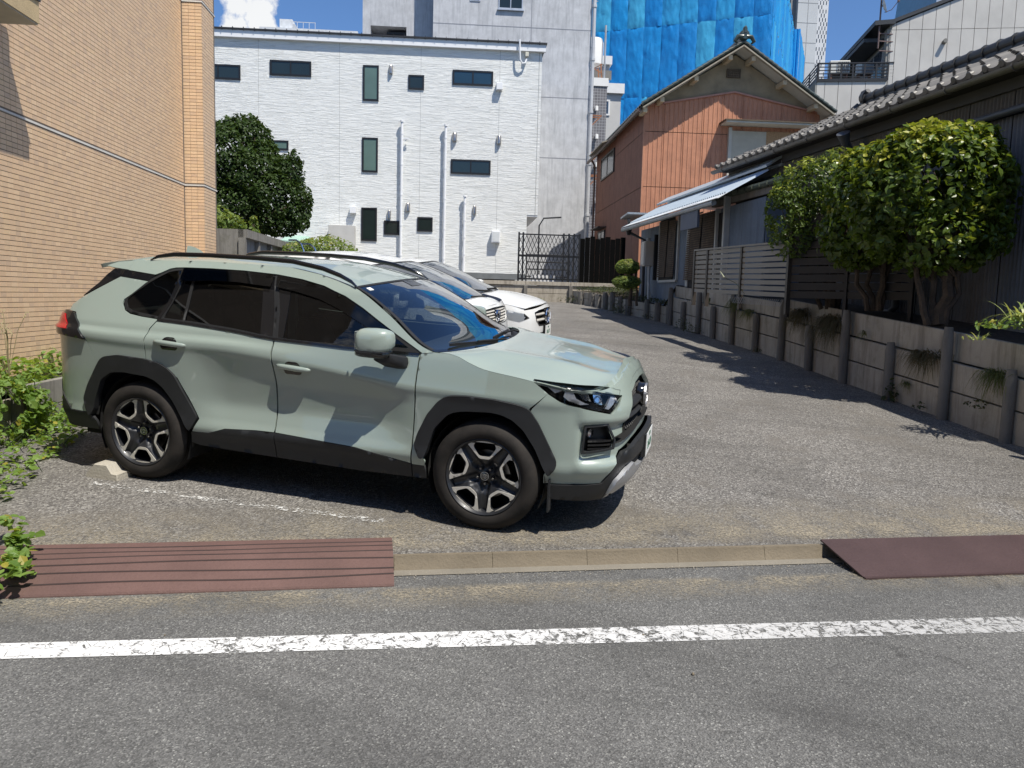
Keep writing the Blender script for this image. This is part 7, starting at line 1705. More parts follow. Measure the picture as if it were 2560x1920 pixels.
    for i,(x0,x1,ytop,ybot,lab) in enumerate(((300,492,597,720,'cream air conditioner unit with a square wire grille, left on the roof terrace'),(577,722,615,730,'cream air conditioner unit with a plain grey front, right on the roof terrace'))):
        a,z1=P.uz(*c5_(x0,ytop),.7); b,z0=P.uz(*c5_(x1,ybot),.7); O=thing('air_conditioner',lab,'air conditioner',tuple(P.w(a,1,z0)),'air conditioner units on the terrace')
        MB().fbox(P,a,b,.7,1.05,z0,z1).build('casing',M_ac,O,bevel=.02); g0,g1=(a+.38*(b-a),b-.05) if i==0 else (a+.25*(b-a),b-.02); MB().fbox(P,g0,g1,.685,.70,z0+.04,z1-.05).build('fan_recess',M_gr if i==0 else plain('ac_grey_panel',(.22,.22,.22),.6),O)
        if i==0:
            w_=MB()
            for k in range(7): w_.fbox(P,g0+(g1-g0)*k/6-.006,g0+(g1-g0)*k/6+.006,.67,.685,z0+.04,z1-.05); w_.fbox(P,g0,g1,.67,.685,z0+.04+(z1-z0-.09)*k/6-.006,z0+.04+(z1-z0-.09)*k/6+.006)
            w_.build('wire_grille',M_ac,O)
        s_=MB(); s_.fbox(P,a,b,.75,.80,z0-.28,z0-.2); s_.fbox(P,a,b,.95,1.0,z0-.28,z0-.2)
        for u in(a+.05,b-.1): s_.fbox(P,u,u+.05,.75,1.0,zt,z0)
        s_.build('stand',plain('rusty_stand',(.25,.12,.08),.8,var=.3),O)
    # satellite dish on a mast
    u,z=P.uz(*c5_(805,20),-.1); O=thing('satellite_dish','white satellite dish on a thin mast against the blue sky','satellite dish',tuple(P.w(u,0,zA)))
    M_ms=plain('mast_steel',(.16,.11,.10),.6,.3,var=.3)
    MB().tube([P.w(P.uz(*c5_(768,480),-.1)[0],-.1,P.uz(*c5_(768,480),-.1)[1]),P.w(u,-.1,P.uz(*c5_(806,-40),-.1)[1])],.028,8).build('mast',M_ms,O,True)
    br=MB()
    for y in(330,405,500): b_=P.w(P.uz(*c5_(780,y),-.1)[0],-.1,P.uz(*c5_(780,y),-.1)[1]); br.bar(b_,b_+P.u*.50+P.v*.12,.03,.03)
    br.build('mast_bracket',M_ms,O)
    c=P.w(P.uz(*c5_(840,55),-.1)[0],-.1,P.uz(*c5_(840,55),-.1)[1]); ax=(P.u*.93-P.v*.25+Vector((0,0,.30))).normalized()
    MB().revolve(c,tuple(ax),[(0,-.07),(.12,-.055),(.24,0),(.245,.0),(.12,-.04),(0,-.055)],24).build('dish',plain('dish_white',(.75,.75,.74),.4,var=.03),O,True)
    a_=MB(); e=c+ax*.42-Vector((0,0,.02)); a_.tube([c-Vector((0,0,.22)),c+ax*.22-Vector((0,0,.22)),e],.012,6); a_.tube([e-Vector((0,0,.03)),e+Vector((0,0,.05))],.04,8); a_.bar(c-ax*.05,P.w(u,-.1,c.z),.03,.03); a_.build('feed_arm',M_ms,O)
    # small wall vent
    u,z=P.uz(*c5_(1420,420)); MB().loft([[P.w(u+.07*math.cos(a),-.0-.0,z+.07*math.sin(a)) for a in [6.28*k/10 for k in range(10)]],[P.w(u+.07*math.cos(a),-.16,z+.02+.07*math.sin(a)) for a in [6.28*k/10 for k in range(10)]]]).build('wall_vent',M_conc,T,True)
    # dark glassy roof behind at the top
    V=FR(at(2310,20,45),R(8)); a,_=V.uz(2275,20); MB().hexa([V.w(a,0,4),V.w(a+9,0,4),V.w(a+9,8,4),V.w(a,8,4),V.w(a+1.6,0,22),V.w(a+9,0,22),V.w(a+9,8,22),V.w(a+1.6,8,22)])
    W_=thing('grey_clad_building','grey metal clad building peeping above the panelled building at the top right','building',tuple(V.w(a,0,4)))
    MB().hexa([V.w(a,0,4),V.w(a+9,0,4),V.w(a+9,8,4),V.w(a,8,4),V.w(a+1.9,0,24),V.w(a+9,0,24),V.w(a+9,8,24),V.w(a+1.9,8,24)]).build('wall',plain('grey_metal_cladding',(.25,.29,.33),.45,.3,var=.1),W_)
    a2,z2=V.uz(2340,8); MB().fbox(V,a2,a2+2.0,-.05,.0,z2-.0,z2+1.6).build('balcony_door',plain('aluminium_sash',(.55,.56,.57),.35,.6),W_)
# ---- vegetation
def build_plants(P_,seq,FDk,zg):
    M_l1=leaf_mat('camellia_leaf',(.030,.062,.010),(.135,.20,.026),.32,.34,(.40,.40,.05),.4)
    M_l2=leaf_mat('pittosporum_leaf',(.028,.055,.010),(.115,.175,.026),.30,.38,(.38,.42,.06),.35)
    M_l3=leaf_mat('dark_bush_leaf',(.014,.034,.008),(.05,.088,.016),.25,.5,None,.25)
    M_w=leaf_mat('bright_vine_leaf',(.10,.19,.03),(.25,.38,.09),.42,.5,(.42,.36,.06)); M_gr=leaf_mat('grass_blade',(.07,.10,.03),(.17,.19,.06),.4,.6,(.30,.24,.12)); M_dg=leaf_mat('dull_weed_leaf',(.03,.05,.018),(.08,.10,.035),.3,.6,(.16,.10,.06))
    gz=lambda x,y:lz(x,y)+1.0
    def tree(label,base,stems,lobes,n,size,mat,seed,tonef=None,name='round_tree',aspect=.55,group='trees on the retaining wall'):
        T=thing(name,label,'tree',tuple(base),group)
        mb=MB(); r=random.Random(seed)
        for i,(dx,dy,h,r0) in enumerate(stems):
            b=Vector(base)+Vector((dx*.25,dy*.25,-.05)); tp=Vector(base)+Vector((dx,dy,h)); pts=limb(mb,b,tp,r0,r0*.55,seed+i,7,.07)
            for k in range(5):
                a=pts[3+k%4]; L=r.choice(lobes); e=Vector(L[0])+Vector((r.uniform(-.6,.6)*L[1][0],r.uniform(-.6,.6)*L[1][1],r.uniform(-.6,.5)*L[1][2])); limb(mb,a,e,r0*.45,r0*.12,seed*3+k+i,5,.08)
        mb.build('trunk',M_bark,T,True)
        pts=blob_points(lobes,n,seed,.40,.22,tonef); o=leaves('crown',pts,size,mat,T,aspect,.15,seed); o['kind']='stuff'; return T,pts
    def at_uz(px,py,D): return at(px,py,D)
    # right camellia: fills x 2090..2530, y 300..690 at about 10 m
    def lobe(px,py,D,rpx,rpy,dep): c=at(px,py,D); return ((c.x,c.y,c.z),(rpx*D/FPX,dep,rpy*D/FPX))
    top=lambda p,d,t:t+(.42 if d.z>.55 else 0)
    D1=9.9
    b1=at(2345,800,D1); b1.z=at(2345,802,D1).z
    tree('tallest camellia with large glossy leaves and several bare stems, nearest the road',b1,[(-.45,0,1.15,.05),(-.12,.1,1.1,.045),(.12,0,1.2,.085),(.30,-.1,1.3,.04)],
        [lobe(2330,455,D1,175,140,.75),lobe(2440,500,D1,95,150,.6),lobe(2230,500,D1+.1,110,140,.6),lobe(2340,590,D1,165,95,.65),lobe(2400,380,D1,100,75,.5),lobe(2270,400,D1,90,75,.5)],8200,.105,M_l1,21,top,aspect=.58)
    D2=11.2; b2=at(2195,768,D2)
    tree('middle rounded tree of the three, growing from four thin stems',b2,[(-.55,0,1.2,.04),(-.25,.1,1.2,.04),(.06,0,1.15,.05),(.16,.1,1.2,.035)],
        [lobe(2160,480,D2,95,110,.6),lobe(2150,585,D2,100,90,.6),lobe(2230,590,D2,85,75,.5),lobe(2190,420,D2,80,60,.45)],5200,.10,M_l1,33,top,aspect=.58)
    D3=12.4; b3=at(2078,765,D3)
    tree('leftmost rounded tree with small pale tipped leaves, beside the slat fence',b3,[(-.55,0,1.1,.035),(-.18,0,1.2,.05),(0,.05,1.15,.075),(.35,.1,1.1,.04)],
        [lobe(2030,480,D3,95,85,.6),lobe(1975,535,D3,62,85,.5),lobe(2060,560,D3,95,90,.6),lobe(2090,440,D3,70,65,.45),lobe(1990,600,D3,65,50,.45),lobe(2100,630,D3,70,50,.4)],8200,.075,M_l2,45,top,aspect=.42)
    # sprigs poking above the left crown
    # ---- big bush behind the tan building
    D4=21; tl=lambda px,py,D,rx,ry,dep:lobe(px,py,D,rx,ry,dep)
    b4=at(640,640,D4)
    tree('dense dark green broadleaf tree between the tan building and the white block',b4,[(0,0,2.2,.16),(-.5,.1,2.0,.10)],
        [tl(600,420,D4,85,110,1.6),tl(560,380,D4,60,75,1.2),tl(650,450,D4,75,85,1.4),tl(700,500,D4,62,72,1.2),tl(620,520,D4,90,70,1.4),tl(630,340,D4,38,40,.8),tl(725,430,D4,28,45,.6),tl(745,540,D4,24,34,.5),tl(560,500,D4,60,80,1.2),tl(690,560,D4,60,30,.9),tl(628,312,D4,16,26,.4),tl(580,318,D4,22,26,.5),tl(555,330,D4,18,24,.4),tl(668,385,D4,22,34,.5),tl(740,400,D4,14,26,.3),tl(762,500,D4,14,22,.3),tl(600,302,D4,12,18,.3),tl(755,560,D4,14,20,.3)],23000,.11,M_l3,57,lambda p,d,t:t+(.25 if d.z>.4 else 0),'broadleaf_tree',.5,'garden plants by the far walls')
    def bush(label,lobes,n,size,mat,seed,name='garden_bush',aspect=.5,grp='garden plants by the far walls',cat='bush'):
        c=lobes[0][0]; T=thing(name,label,cat,(c[0],c[1],c[2]-lobes[0][1][2]),grp); mb=MB(); r=random.Random(seed)
        for k in range(6): L=r.choice(lobes); limb(mb,(c[0]+r.uniform(-.1,.1),c[1],c[2]-lobes[0][1][2]-.3),(L[0][0]+r.uniform(-.4,.4)*L[1][0],L[0][1],L[0][2]),.03,.008,seed+k,5,.1)
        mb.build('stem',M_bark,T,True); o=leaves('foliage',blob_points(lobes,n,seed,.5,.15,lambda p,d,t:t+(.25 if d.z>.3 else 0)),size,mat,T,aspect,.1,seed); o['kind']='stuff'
    M_br=leaf_mat('yellow_green_leaf',(.08,.15,.03),(.24,.32,.08),.4,.45,(.36,.34,.08))
    bush('bright green rounded bush in front of the grey cabinet of the white block',[tl(828,640,19.5,58,52,.8),tl(790,650,19.5,40,40,.6),tl(870,655,19.5,40,36,.6)],3600,.085,M_br,71)
    bush('light green shrub on top of the concrete wall beside the tan building',[tl(575,560,16.5,38,26,.4),tl(552,540,16.5,16,26,.3)],900,.08,M_br,72)
    bush('tall leafy sprig standing on the concrete wall under the dark tree',[tl(634,560,16.5,7,22,.12),tl(640,580,16.5,6,14,.1)],170,.09,M_br,73)
    bush('loose green shrub behind the rails at the end of the concrete wall',[tl(750,625,18.5,36,24,.5),tl(775,615,18.5,20,18,.4)],900,.08,M_br,74)
    # two-tier clipped shrub beside the blue house
    D5=20.3; T=thing('topiary_shrub','small clipped shrub with two rounded green tiers beside the blue house','shrub',tuple(at(1572,760,D5)),None)
    mb=MB(); limb(mb,at(1575,765,D5),at(1580,675,D5),.05,.03,4,6,.05); limb(mb,at(1592,765,D5),at(1590,660,D5),.035,.02,8,6,.05); mb.build('trunk',M_bark,T,True)
    for i,L in enumerate(([tl(1569,667,D5,31,19,.33)],[tl(1567,705,D5,36,17,.36)])):
        o=leaves('leaf_tier',blob_points(L,3000,80+i,.16,.6,lambda p,d,t:t+(.3 if d.z>.2 else 0)),.035,M_l3 if 0 else M_br,T,.6,.0,80+i); o['kind']='stuff'
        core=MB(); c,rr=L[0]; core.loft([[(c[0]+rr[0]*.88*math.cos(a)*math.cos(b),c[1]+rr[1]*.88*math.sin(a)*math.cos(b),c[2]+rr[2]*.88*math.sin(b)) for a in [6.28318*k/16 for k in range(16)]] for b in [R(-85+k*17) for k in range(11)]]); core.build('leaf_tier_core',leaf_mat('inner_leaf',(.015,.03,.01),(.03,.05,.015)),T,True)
    # ---- grass tufts hanging from the wall
    def tuft(label,p,w,h,hang,n,seed,mat=M_gr,blade=.006,name='grass_tuft',grp='grass tufts on the retaining wall',lean=(0,0)):
        T=thing(name,label,'grass',tuple(p),grp); v=[];f=[];tn=[]; r=random.Random(seed); c=Vector(p)
        for k in range(n):
            b=c+WD*r.gauss(0,w*.42)+Vector((0,0,r.uniform(-.25,.1)*h)); d=(-WN*r.uniform(.15,1)+WD*r.gauss(0,.6)+Vector((0,0,r.uniform(.1,1.1)))).normalized(); L=h*r.uniform(.5,1.2); sd=d.cross(Vector((0,0,1))).normalized()*blade; g=r.uniform(.7,1.3)*hang; k0=len(v)
            for q in range(5):
                t_=q/4; pt=b+d*L*t_-Vector((0,0,1))*g*L*t_*t_; ww=sd*(1-t_*.85); v+=[tuple(pt-ww),tuple(pt+ww)]
            for q in range(4): f.append((k0+2*q,k0+2*q+1,k0+2*q+3,k0+2*q+2)); tn.append(min(1,max(0,r.gauss(.5,.25))))
        o=mesh('blades',v,f,mat,T); set_tone(o,tn); o['kind']='stuff'
    def wp(px,h,off=-.02): p=wall_at(px); return Vector((p.x,p.y,lz(p.x,p.y)+h))-WN*(-off)
    M_dry=leaf_mat('dry_grass_blade',(.06,.055,.025),(.15,.13,.06),.3,.7,(.20,.11,.06))
    specs=[(1838,.86,.30,.30,1.0,260,'drooping grass tuft under the middle of the slat fence'),(1870,.72,.20,.22,1.1,150,'small grass tuft hanging right of the fence centre'),(1768,.80,.10,.16,1.0,70,'thin grass tuft near the left end of the slat fence'),(2000,.90,.32,.30,1.3,330,'long dry grass tuft hanging over the wall below the leftmost tree'),(2075,.88,.42,.36,1.3,480,'largest shaggy grass tuft hanging over the wall'),(2318,.72,.34,.26,1.2,330,'grass tuft growing from the joint below the camellia'),(2160,.80,.08,.16,1.0,40,'wispy grass on the wall between two posts'),(2275,.30,.12,.12,1.0,50,'small grass tuft low on the wall boards'),(2500,.70,.22,.24,1.2,200,'ragged grass tuft on the wall at the right edge')]
    for i,(px,h,w,hh,hg,n,lab) in enumerate(specs): tuft(lab,wp(px,h),w,hh,hg,n,100+i,M_dry if i in(3,4,5) else M_gr)
    # small weeds at the wall foot and on the boards
    def weed(label,p,rad,h,n,size,seed,mat=M_dg,name='weed',grp='weeds along the walls',cat='weed'):
        T=thing(name,label,cat,tuple(p),grp); r=random.Random(seed); pts=[]
        for k in range(n): a=r.uniform(0,6.28); q=rad*r.random()**.6; z=h*r.random()*(1-q/rad*.6); pts.append((Vector(p)+Vector((q*math.cos(a),q*math.sin(a),z)),Vector((math.cos(a)*.4,math.sin(a)*.4,.8)),r.random()))
        o=leaves('foliage',pts,size,mat,T,.5,.1,seed); o['kind']='stuff'
    for i,(px,h,rad,hh,n,sz,lab) in enumerate([(2250,.02,.10,.30,46,.07,'leafy weed climbing the foot of the wall beside a short post'),(2470,.28,.12,.12,30,.05,'small leafy weed on the lower boards at the right'),(1900,.02,.14,.10,40,.04,'low weed at the wall foot under the fence'),(1745,.02,.30,.25,160,.05,'green weed patch at the wall foot by the first tall post'),(1715,.03,.22,.35,110,.05,'weed clump against the wall below the fence end'),(2330,.05,.10,.10,20,.05,'tiny weed at the foot of a tall post')]):
        weed(lab,wp(px,h,-.10),rad,hh,n,sz,200+i)
    for i,(px,py,rad,hh,n,lab) in enumerate([(1640,800,.35,.20,150,'ground weeds at the foot of the low edging wall'),(1545,787,.45,.45,330,'weeds covering the stub posts near the topiary shrub'),(1470,760,.7,.35,420,'dark weeds along the far end of the low edging'),(1432,738,.6,.25,260,'weeds by the corner of the back wall'),(1335,745,.35,.18,110,'sunlit weed tuft at the foot of the back wall')]):
        p=on_lot(px,py if py>752 else 757); weed(lab,p+Vector((0,0,.05)),rad,hh,n,.055,220+i,M_dg if i<4 else M_br)
    T=thing('ground_cover','low green plants covering the bed below the orange house','ground cover',tuple(seq[-1]),None,'stuff'); r=random.Random(77); pts=[]
    for k in range(3800):
        i=r.random()*(len(seq)-1.01)*.98; j=int(i); a=seq[j].lerp(seq[j+1],i-j); d=r.random()**1.2*2.6; p=a+Vector((.88,.42,0))*d*(.4+.6*i/len(seq)); pts.append((Vector((p.x,p.y,lz(a.x,a.y)+.43+.05*d+r.random()*.12)),Vector((0,0,1)),r.random()*.8))
    leaves('foliage',pts,.06,M_dg,T,.5,.1,7)['kind']='stuff'
    # sunlit strap-leaved plant at the right edge
    def strap(label,p,n,L,seed,mat,w=.014,name='strap_leaf_plant'):
        T=thing(name,label,'plant',tuple(p)); v=[];f=[];tn=[]; r=random.Random(seed); c=Vector(p)
        for k in range(n):
            a=r.uniform(0,6.28); d=Vector((math.cos(a)*.7,math.sin(a)*.7,r.uniform(.35,1.2))).normalized(); sd=d.cross(Vector((0,0,1))).normalized()*w*r.uniform(.7,1.2); ll=L*r.uniform(.6,1.15); k0=len(v); b=c+Vector((r.gauss(0,.06),r.gauss(0,.06),0)); g=r.uniform(.3,.8)
            for q in range(7): t_=q/6; pt=b+d*ll*t_-Vector((0,0,1))*g*ll*t_*t_; ww=sd*(1-t_**3*.95)*(.6+.4*math.sin(math.pi*min(1,t_+.2))); v+=[tuple(pt-ww),tuple(pt+ww)]
            for q in range(6): f.append((k0+2*q,k0+2*q+1,k0+2*q+3,k0+2*q+2)); tn.append(r.random())
        o=mesh('blades',v,f,mat,T); set_tone(o,tn); o['kind']='stuff'
    M_st=leaf_mat('pale_strap_leaf',(.20,.27,.07),(.42,.48,.20),.3,.4,(.55,.52,.25))
    p=at(2553,802,8.15); strap('sunlit pale strap leaved plant on top of the wall at the right edge',p,34,.52,301,M_st)
    p2=at(2515,822,8.3); weed('bright trailing weeds below the strap leaved plant',p2,.30,.16,150,.06,302,M_w)
    p3=at(2445,850,8.35); strap('small arching grass plant on the wall face, left of the strap leaved plant',p3,22,.20,303,M_st,.007,'arching_grass')
    # seed head standing before the slat fence
    a=at(1862,735,13.2); b=at(1810,693,13.3); T=thing('foxtail_grass','single pale foxtail seed head in front of the slat fence','grass',tuple(a)); MB().tube([a,a.lerp(b,.5)+Vector((.02,0,.04)),b],.004,5).build('stalk',M_gr,T); MB().tube([b,b+(b-a).normalized()*.07+Vector((-.01,0,.05))],[.012,.006],6).build('seed_head',plain('pale_seed_head',(.5,.52,.35),.8),T)
    # ---- weeds and vines at the left, on and before the planter wall
    return dict(vine=M_w,grass=M_gr,dull=M_dg,weed=weed,br=M_br)
def build_left(mm,onroad):
    TD=Vector((math.cos(R(90)+GRID),math.sin(R(90)+GRID),0)); TN=Vector((math.cos(GRID),math.sin(GRID),0))   # along the tan wall, and out of it
    a=on_lot(100,1062); F=FR(a,R(90)+GRID); zt=F.uz(120,950)[1]
    T=thing('planter_wall','low concrete board wall holding the weed bed behind the green SUV','wall',tuple(a))
    g0=F.uz(60,1000)[0]
    zb=lz(a.x,a.y); H=zt-zb
    for i in range(5):
        u0=g0+i*1.5; 
        for j in range(2):
            p=F.w(u0,0,0); zz=lz(p.x,p.y)*0+zb+(lz(F.w(u0,0,0).x,F.w(u0,0,0).y)-zb)*.5
            MB().fbox(F,u0+.005,u0+1.495,.0,.07,zz-.15*(j==0)+H*(.42 if j else 0),zz+H*(.41 if j==0 else 1.0)).build('board',M_conc,T,bevel=.006)
    # lower board fence further left, half hidden by vines
    MB().fbox(F,g0-1.6,g0-.02,.05,.12,zb-.1,zb+H*.72).build('board',M_wallc,T)
    MB().fbox(F,g0-.12,g0-.0,-.06,.06,zb-.1,zt-.02).build('post',M_post,T,bevel=.01)
    # bed surface
    v=[tuple(F.w(u,w,zt-.06)) for u,w in((g0-3,.06),(g0+7.5,.06),(g0+7.5,1.2),(g0-3,1.2))]
    tag(mesh('weed_bed',v,[(0,1,2,3)],M_soil),kind='structure')
    M_w=mm['vine']; r=random.Random(9)
    def mass(label,fn,n,size,seed,name='weed_patch',mat=None,cat='weeds'):
        T=thing(name,label,cat,tuple(fn(random.Random(seed))[0]),'weeds round the planter wall'); rr=random.Random(seed); pts=[]
        while len(pts)<n:
            p,d=fn(rr)
            if noise.noise(p*2.2)<-.22: continue
            pts.append((p,d,rr.random()*.9))
        o=leaves('foliage',pts,size,mat or M_w,T,.7,.12,seed,fold=.15); o['kind']='stuff'
        mb=MB()
        for k in range(26 if label[:5]!='green' and 'ramp' not in label else 0):
            p,d=fn(rr); q,_=fn(rr); q=p+(q-p)*.25; mb.tube([p-Vector((0,0,.08)),(p+q)/2+Vector((0,0,.05)),q],.003,4)
        if mb.v: mb.build('vine_stem',mm['dull'],T)
    def top(rr): u=g0-.4+rr.random()*3.6; w=.10+rr.random()*.9; return F.w(u,w,zt-.03+rr.random()**2*(.20+.10*noise.noise(Vector((u*2,w*2,0))))),Vector((0,0,1))
    mass('bright green weeds growing on the bed along the foot of the tan building',top,2600,.065,11)
    def face(rr): u=g0-2.1+rr.random()*2.15; h=rr.random(); return F.w(u,-.03-.16*math.sin(math.pi*h)*rr.random()-.10*(1-h),zb+.05+h*(H+.03)),(-F.v*.9+Vector((0,0,.5)))
    mass('dense heart leaved vine spilling over the left end of the planter wall',face,1700,.075,12,'creeping_vine')
    def creep(rr):
        u=g0-2.4+rr.random()**1.3*2.7; w=-rr.random()**1.4*(.55-.16*(u-g0)); p=F.w(u,w,0); return Vector((p.x,p.y,lz(p.x,p.y)+.02+rr.random()**2*.13)),Vector((0,0,1))
    mass('low weeds creeping from the planter wall onto the asphalt beside the wheel stop',creep,1300,.058,13)
    def creep2(rr):
        u=g0+.3+rr.random()*1.6; w=-rr.random()*.32*(1-(u-g0-.3)/2.2); p=F.w(u,w,0); return Vector((p.x,p.y,lz(p.x,p.y)+.02+rr.random()**2*.16)),Vector((0,0,1))
    mass('narrow strip of weeds at the foot of the planter wall behind the rear bumper',creep2,420,.055,14)
    # upright weed with narrow leaves
    b=on_lot(95,1085); T=thing('upright_weed','tall thin weed with narrow leaves in front of the planter wall','weed',tuple(b)); pts=[]
    st=MB(); tp=b+Vector((-.02,0,.50)); st.tube([b,b+Vector((.0,0,.25)),tp],.004,5); st.build('stalk',mm['dull'],T)
    for k in range(46): h=.12+.38*k/46; a_=k*2.4; pts.append((b+Vector((.03*math.cos(a_),.03*math.sin(a_),h)),Vector((math.cos(a_),math.sin(a_),.3)),.7))
    leaves('foliage',pts,.055,M_w,T,.22,.1,5)['kind']='stuff'
    # dry feathery weed before the tan wall
    b=at(20,880,6.9); T=thing('dry_weed','thin dry weed with small seed heads in front of the tan wall','weed',tuple(b)); st=MB(); rr=random.Random(4)
    for k in range(9):
        e=b+Vector((rr.uniform(-.05,.22),rr.uniform(-.1,.1),rr.uniform(.15,.36))); st.tube([b-Vector((0,0,.2)),b.lerp(e,.5)+Vector((.01,0,.02)),e],.0025,4)
        for q in range(5): c=e+Vector((rr.gauss(0,.02),rr.gauss(0,.02),rr.gauss(0,.02))); st.tube([c,c+Vector((0,0,.012))],[.006,.002],5)
    st.build('stems',plain('dry_straw',(.38,.33,.18),.8,var=.2),T)
    # plants at the left end of the ramp
    def rp(rr): s_,t_=onroad(14+rr.gauss(0,22),1455+rr.gauss(0,24)); p=kp(s_,t_); return Vector((p.x,p.y,p.z+.07+rr.random()**1.5*.11)),Vector((0,0,1))
    mass('green leafy weeds overhanging the left end of the ribbed ramp',rp,300,.06,15)
    def rp2(rr): s_,t_=onroad(8+rr.gauss(0,20),1395+rr.gauss(0,14)); p=kp(s_,t_); return Vector((p.x,p.y,p.z+.09+rr.random()*.10)),Vector((0,0,1))
    mass('small leafy weed at the far left behind the ramp',rp2,70,.06,16)
    # scrap of pale paper in the weeds
    p=on_lot(130,1092)+Vector((0,0,.06)); o=MB().add([p,p+Vector((.05,.0,.015)),p+Vector((.055,.02,.03)),p+Vector((.0,.02,.02))],[(0,1,2,3)]).build('paper_scrap',plain('pale_blue_paper',(.62,.70,.78),.7)); tag(o,'crumpled pale blue scrap of paper lying in the weeds','litter')
    # wheel stop under the rear wheel
    a=on_lot(248,1200); b=on_lot(300,1172); base=on_lot(262,1196)
    W=thing('wheel_stop','weathered concrete wheel stop block under the rear wheel of the green SUV','wheel stop',tuple(base))
    d=Vector((.0,1,0)); x=Vector((1,0,0)); z0=lz(base.x,base.y); prof=[(-.15,0),(-.13,.05),(-.06,.118),(.055,.118),(.10,.055),(.15,.05),(.15,0)]
    p0=Vector((base.x-.02,base.y-.02,z0)); rg=[]
    for k,t_ in enumerate((0,.012,.3,.588,.60)): s_=.96 if k in(0,4) else 1; rg.append([p0+x*(px*s_)+d*t_+Vector((0,0,(pz*s_)-.01+lz(p0.x,p0.y+t_)-z0)) for px,pz in prof])
    MB().loft(rg).build('block',concrete('pale_wheel_stop_concrete',(.40,.37,.31),(.22,.20,.165),1.0,streak=False),W)
    MBs=Matrix.Identity(4)
    # parking bay line, nearly worn away, and faint sandy drifts
    t=NT('faint_bay_line'); co=t.coord(); n1=t.noise(26,6,.8,co,.8); v_=t.vor(40,co,'F1',1); bw=t.n('ShaderNodeRGBToBW'); t.l(v_,bw.inputs[0]); al=t.math('MULTIPLY',t.ramp(n1,[(.50,0),(.56,1)]),t.ramp(bw.outputs[0],[(.42,0),(.5,1)]))
    b_=t.n('ShaderNodeBsdfPrincipled'); b_.inputs['Base Color'].default_value=(.62,.62,.60,1); b_.inputs['Roughness'].default_value=.8; tr=t.n('ShaderNodeBsdfTransparent'); mx=t.n('ShaderNodeMixShader'); t.l(al,mx.inputs[0]); t.l(tr.outputs[0],mx.inputs[1]); t.l(b_.outputs[0],mx.inputs[2]); t.l(mx.outputs[0],t.out.inputs[0])
    tag(strip_on_lot('parking_bay_line',[on_lot(225,1209),on_lot(960,1305)],.075,t.m),kind='structure')
    t=NT('sandy_drift'); co=t.coord(); n1=t.noise(2.6,6,.75,co); n2=t.noise(60,3,.7,co); g=t.n('ShaderNodeTexCoord'); sx=t.n('ShaderNodeSeparateXYZ'); t.l(g.outputs['Generated'],sx.inputs[0])
    at_=t.n('ShaderNodeAttribute'); at_.attribute_name='fade'
    al=t.math('MULTIPLY',t.math('MULTIPLY',t.ramp(n1,[(.36,0),(.58,.9)]),t.ramp(n2,[(.38,.2),(.6,1)])),at_.outputs['Fac'])
    b_=t.n('ShaderNodeBsdfPrincipled'); t.l(t.ramp(n2,[(.3,(.22,.19,.14)),(.7,(.40,.35,.26))]),b_.inputs['Base Color']); b_.inputs['Roughness'].default_value=.95; tr=t.n('ShaderNodeBsdfTransparent'); mx=t.n('ShaderNodeMixShader'); t.l(al,mx.inputs[0]); t.l(tr.outputs[0],mx.inputs[1]); t.l(b_.outputs[0],mx.inputs[2]); t.l(mx.outputs[0],t.out.inputs[0])
    def drift(name,t0,t1,peak):
        v=[];f=[];fd=[]; S=[-4.5+.3*i for i in range(40)]; Tn=7
        for s_ in S:
            for k in range(Tn):
                q=k/(Tn-1); tt=t0+(t1-t0)*q; p=kp(s_,tt,.0); h=(.012*noise.noise(p*1.3)+.006*noise.noise(p*4.1)) if tt>.2 else 0
                v.append((p.x,p.y,p.z+h+.005)); fd.append(max(0,1-abs(q-peak)/(peak if q<peak else 1-peak)))
        for i in range(len(S)-1):
            for k in range(Tn-1): f.append((i*Tn+k,i*Tn+k+1,(i+1)*Tn+k+1,(i+1)*Tn+k))
        o=mesh(name,v,f,t.m,smooth=True); a_=o.data.attributes.new('fade','FLOAT','POINT'); a_.data.foreach_set('value',fd); tag(o,kind='structure')
    drift('dust_on_lot',.06,1.0,.12); drift('dust_on_road',-.27,-.62,.1)
    # ---- ramps
    M_rr=concrete('rusty_red_ramp',(.135,.080,.070),(.20,.155,.12),.8,.75,False); M_ln=plain('ramp_rib_edge',(.03,.016,.014),.8,var=.3)
    A=onroad(78,1392);B=onroad(972,1354);C=onroad(972,1462);D=onroad(0,1505)
    sL=-6.0; sR=B[0]+.02
    T=thing('kerb_ramp','worn brick red ribbed kerb ramp with wavy dark ridges, at the left edge','ramp',tuple(kp(sR-1,-.2)),'kerb ramps along the road')
    qa=on_lot(972,1355)-KO; tb,tf=qa.dot(KV),(C[1]+D[1])/2; n=7
    zt=lambda s_: kp(s_,.001,.022).z
    ridge=lambda i,s_: tb+(tf-tb)*i/n+(.010*noise.noise(Vector((s_*1.1,i*.9,0)))*2.2+.006*math.sin(s_*2.1+i) if 0<i<n else 0)
    S=[sL+(sR-sL)*k/60 for k in range(61)]
    def surf(s_,t_):
        x=KO+KU*s_+KV*t_; z0=kp(s_,.001,.026).z
        if t_>0: z=kp(s_,t_,.016).z+.010*(1-t_/tb)
        else: q=t_/tf; z=z0*(1-q)+kp(s_,tf,.012).z*q
        return Vector((x.x,x.y,z))
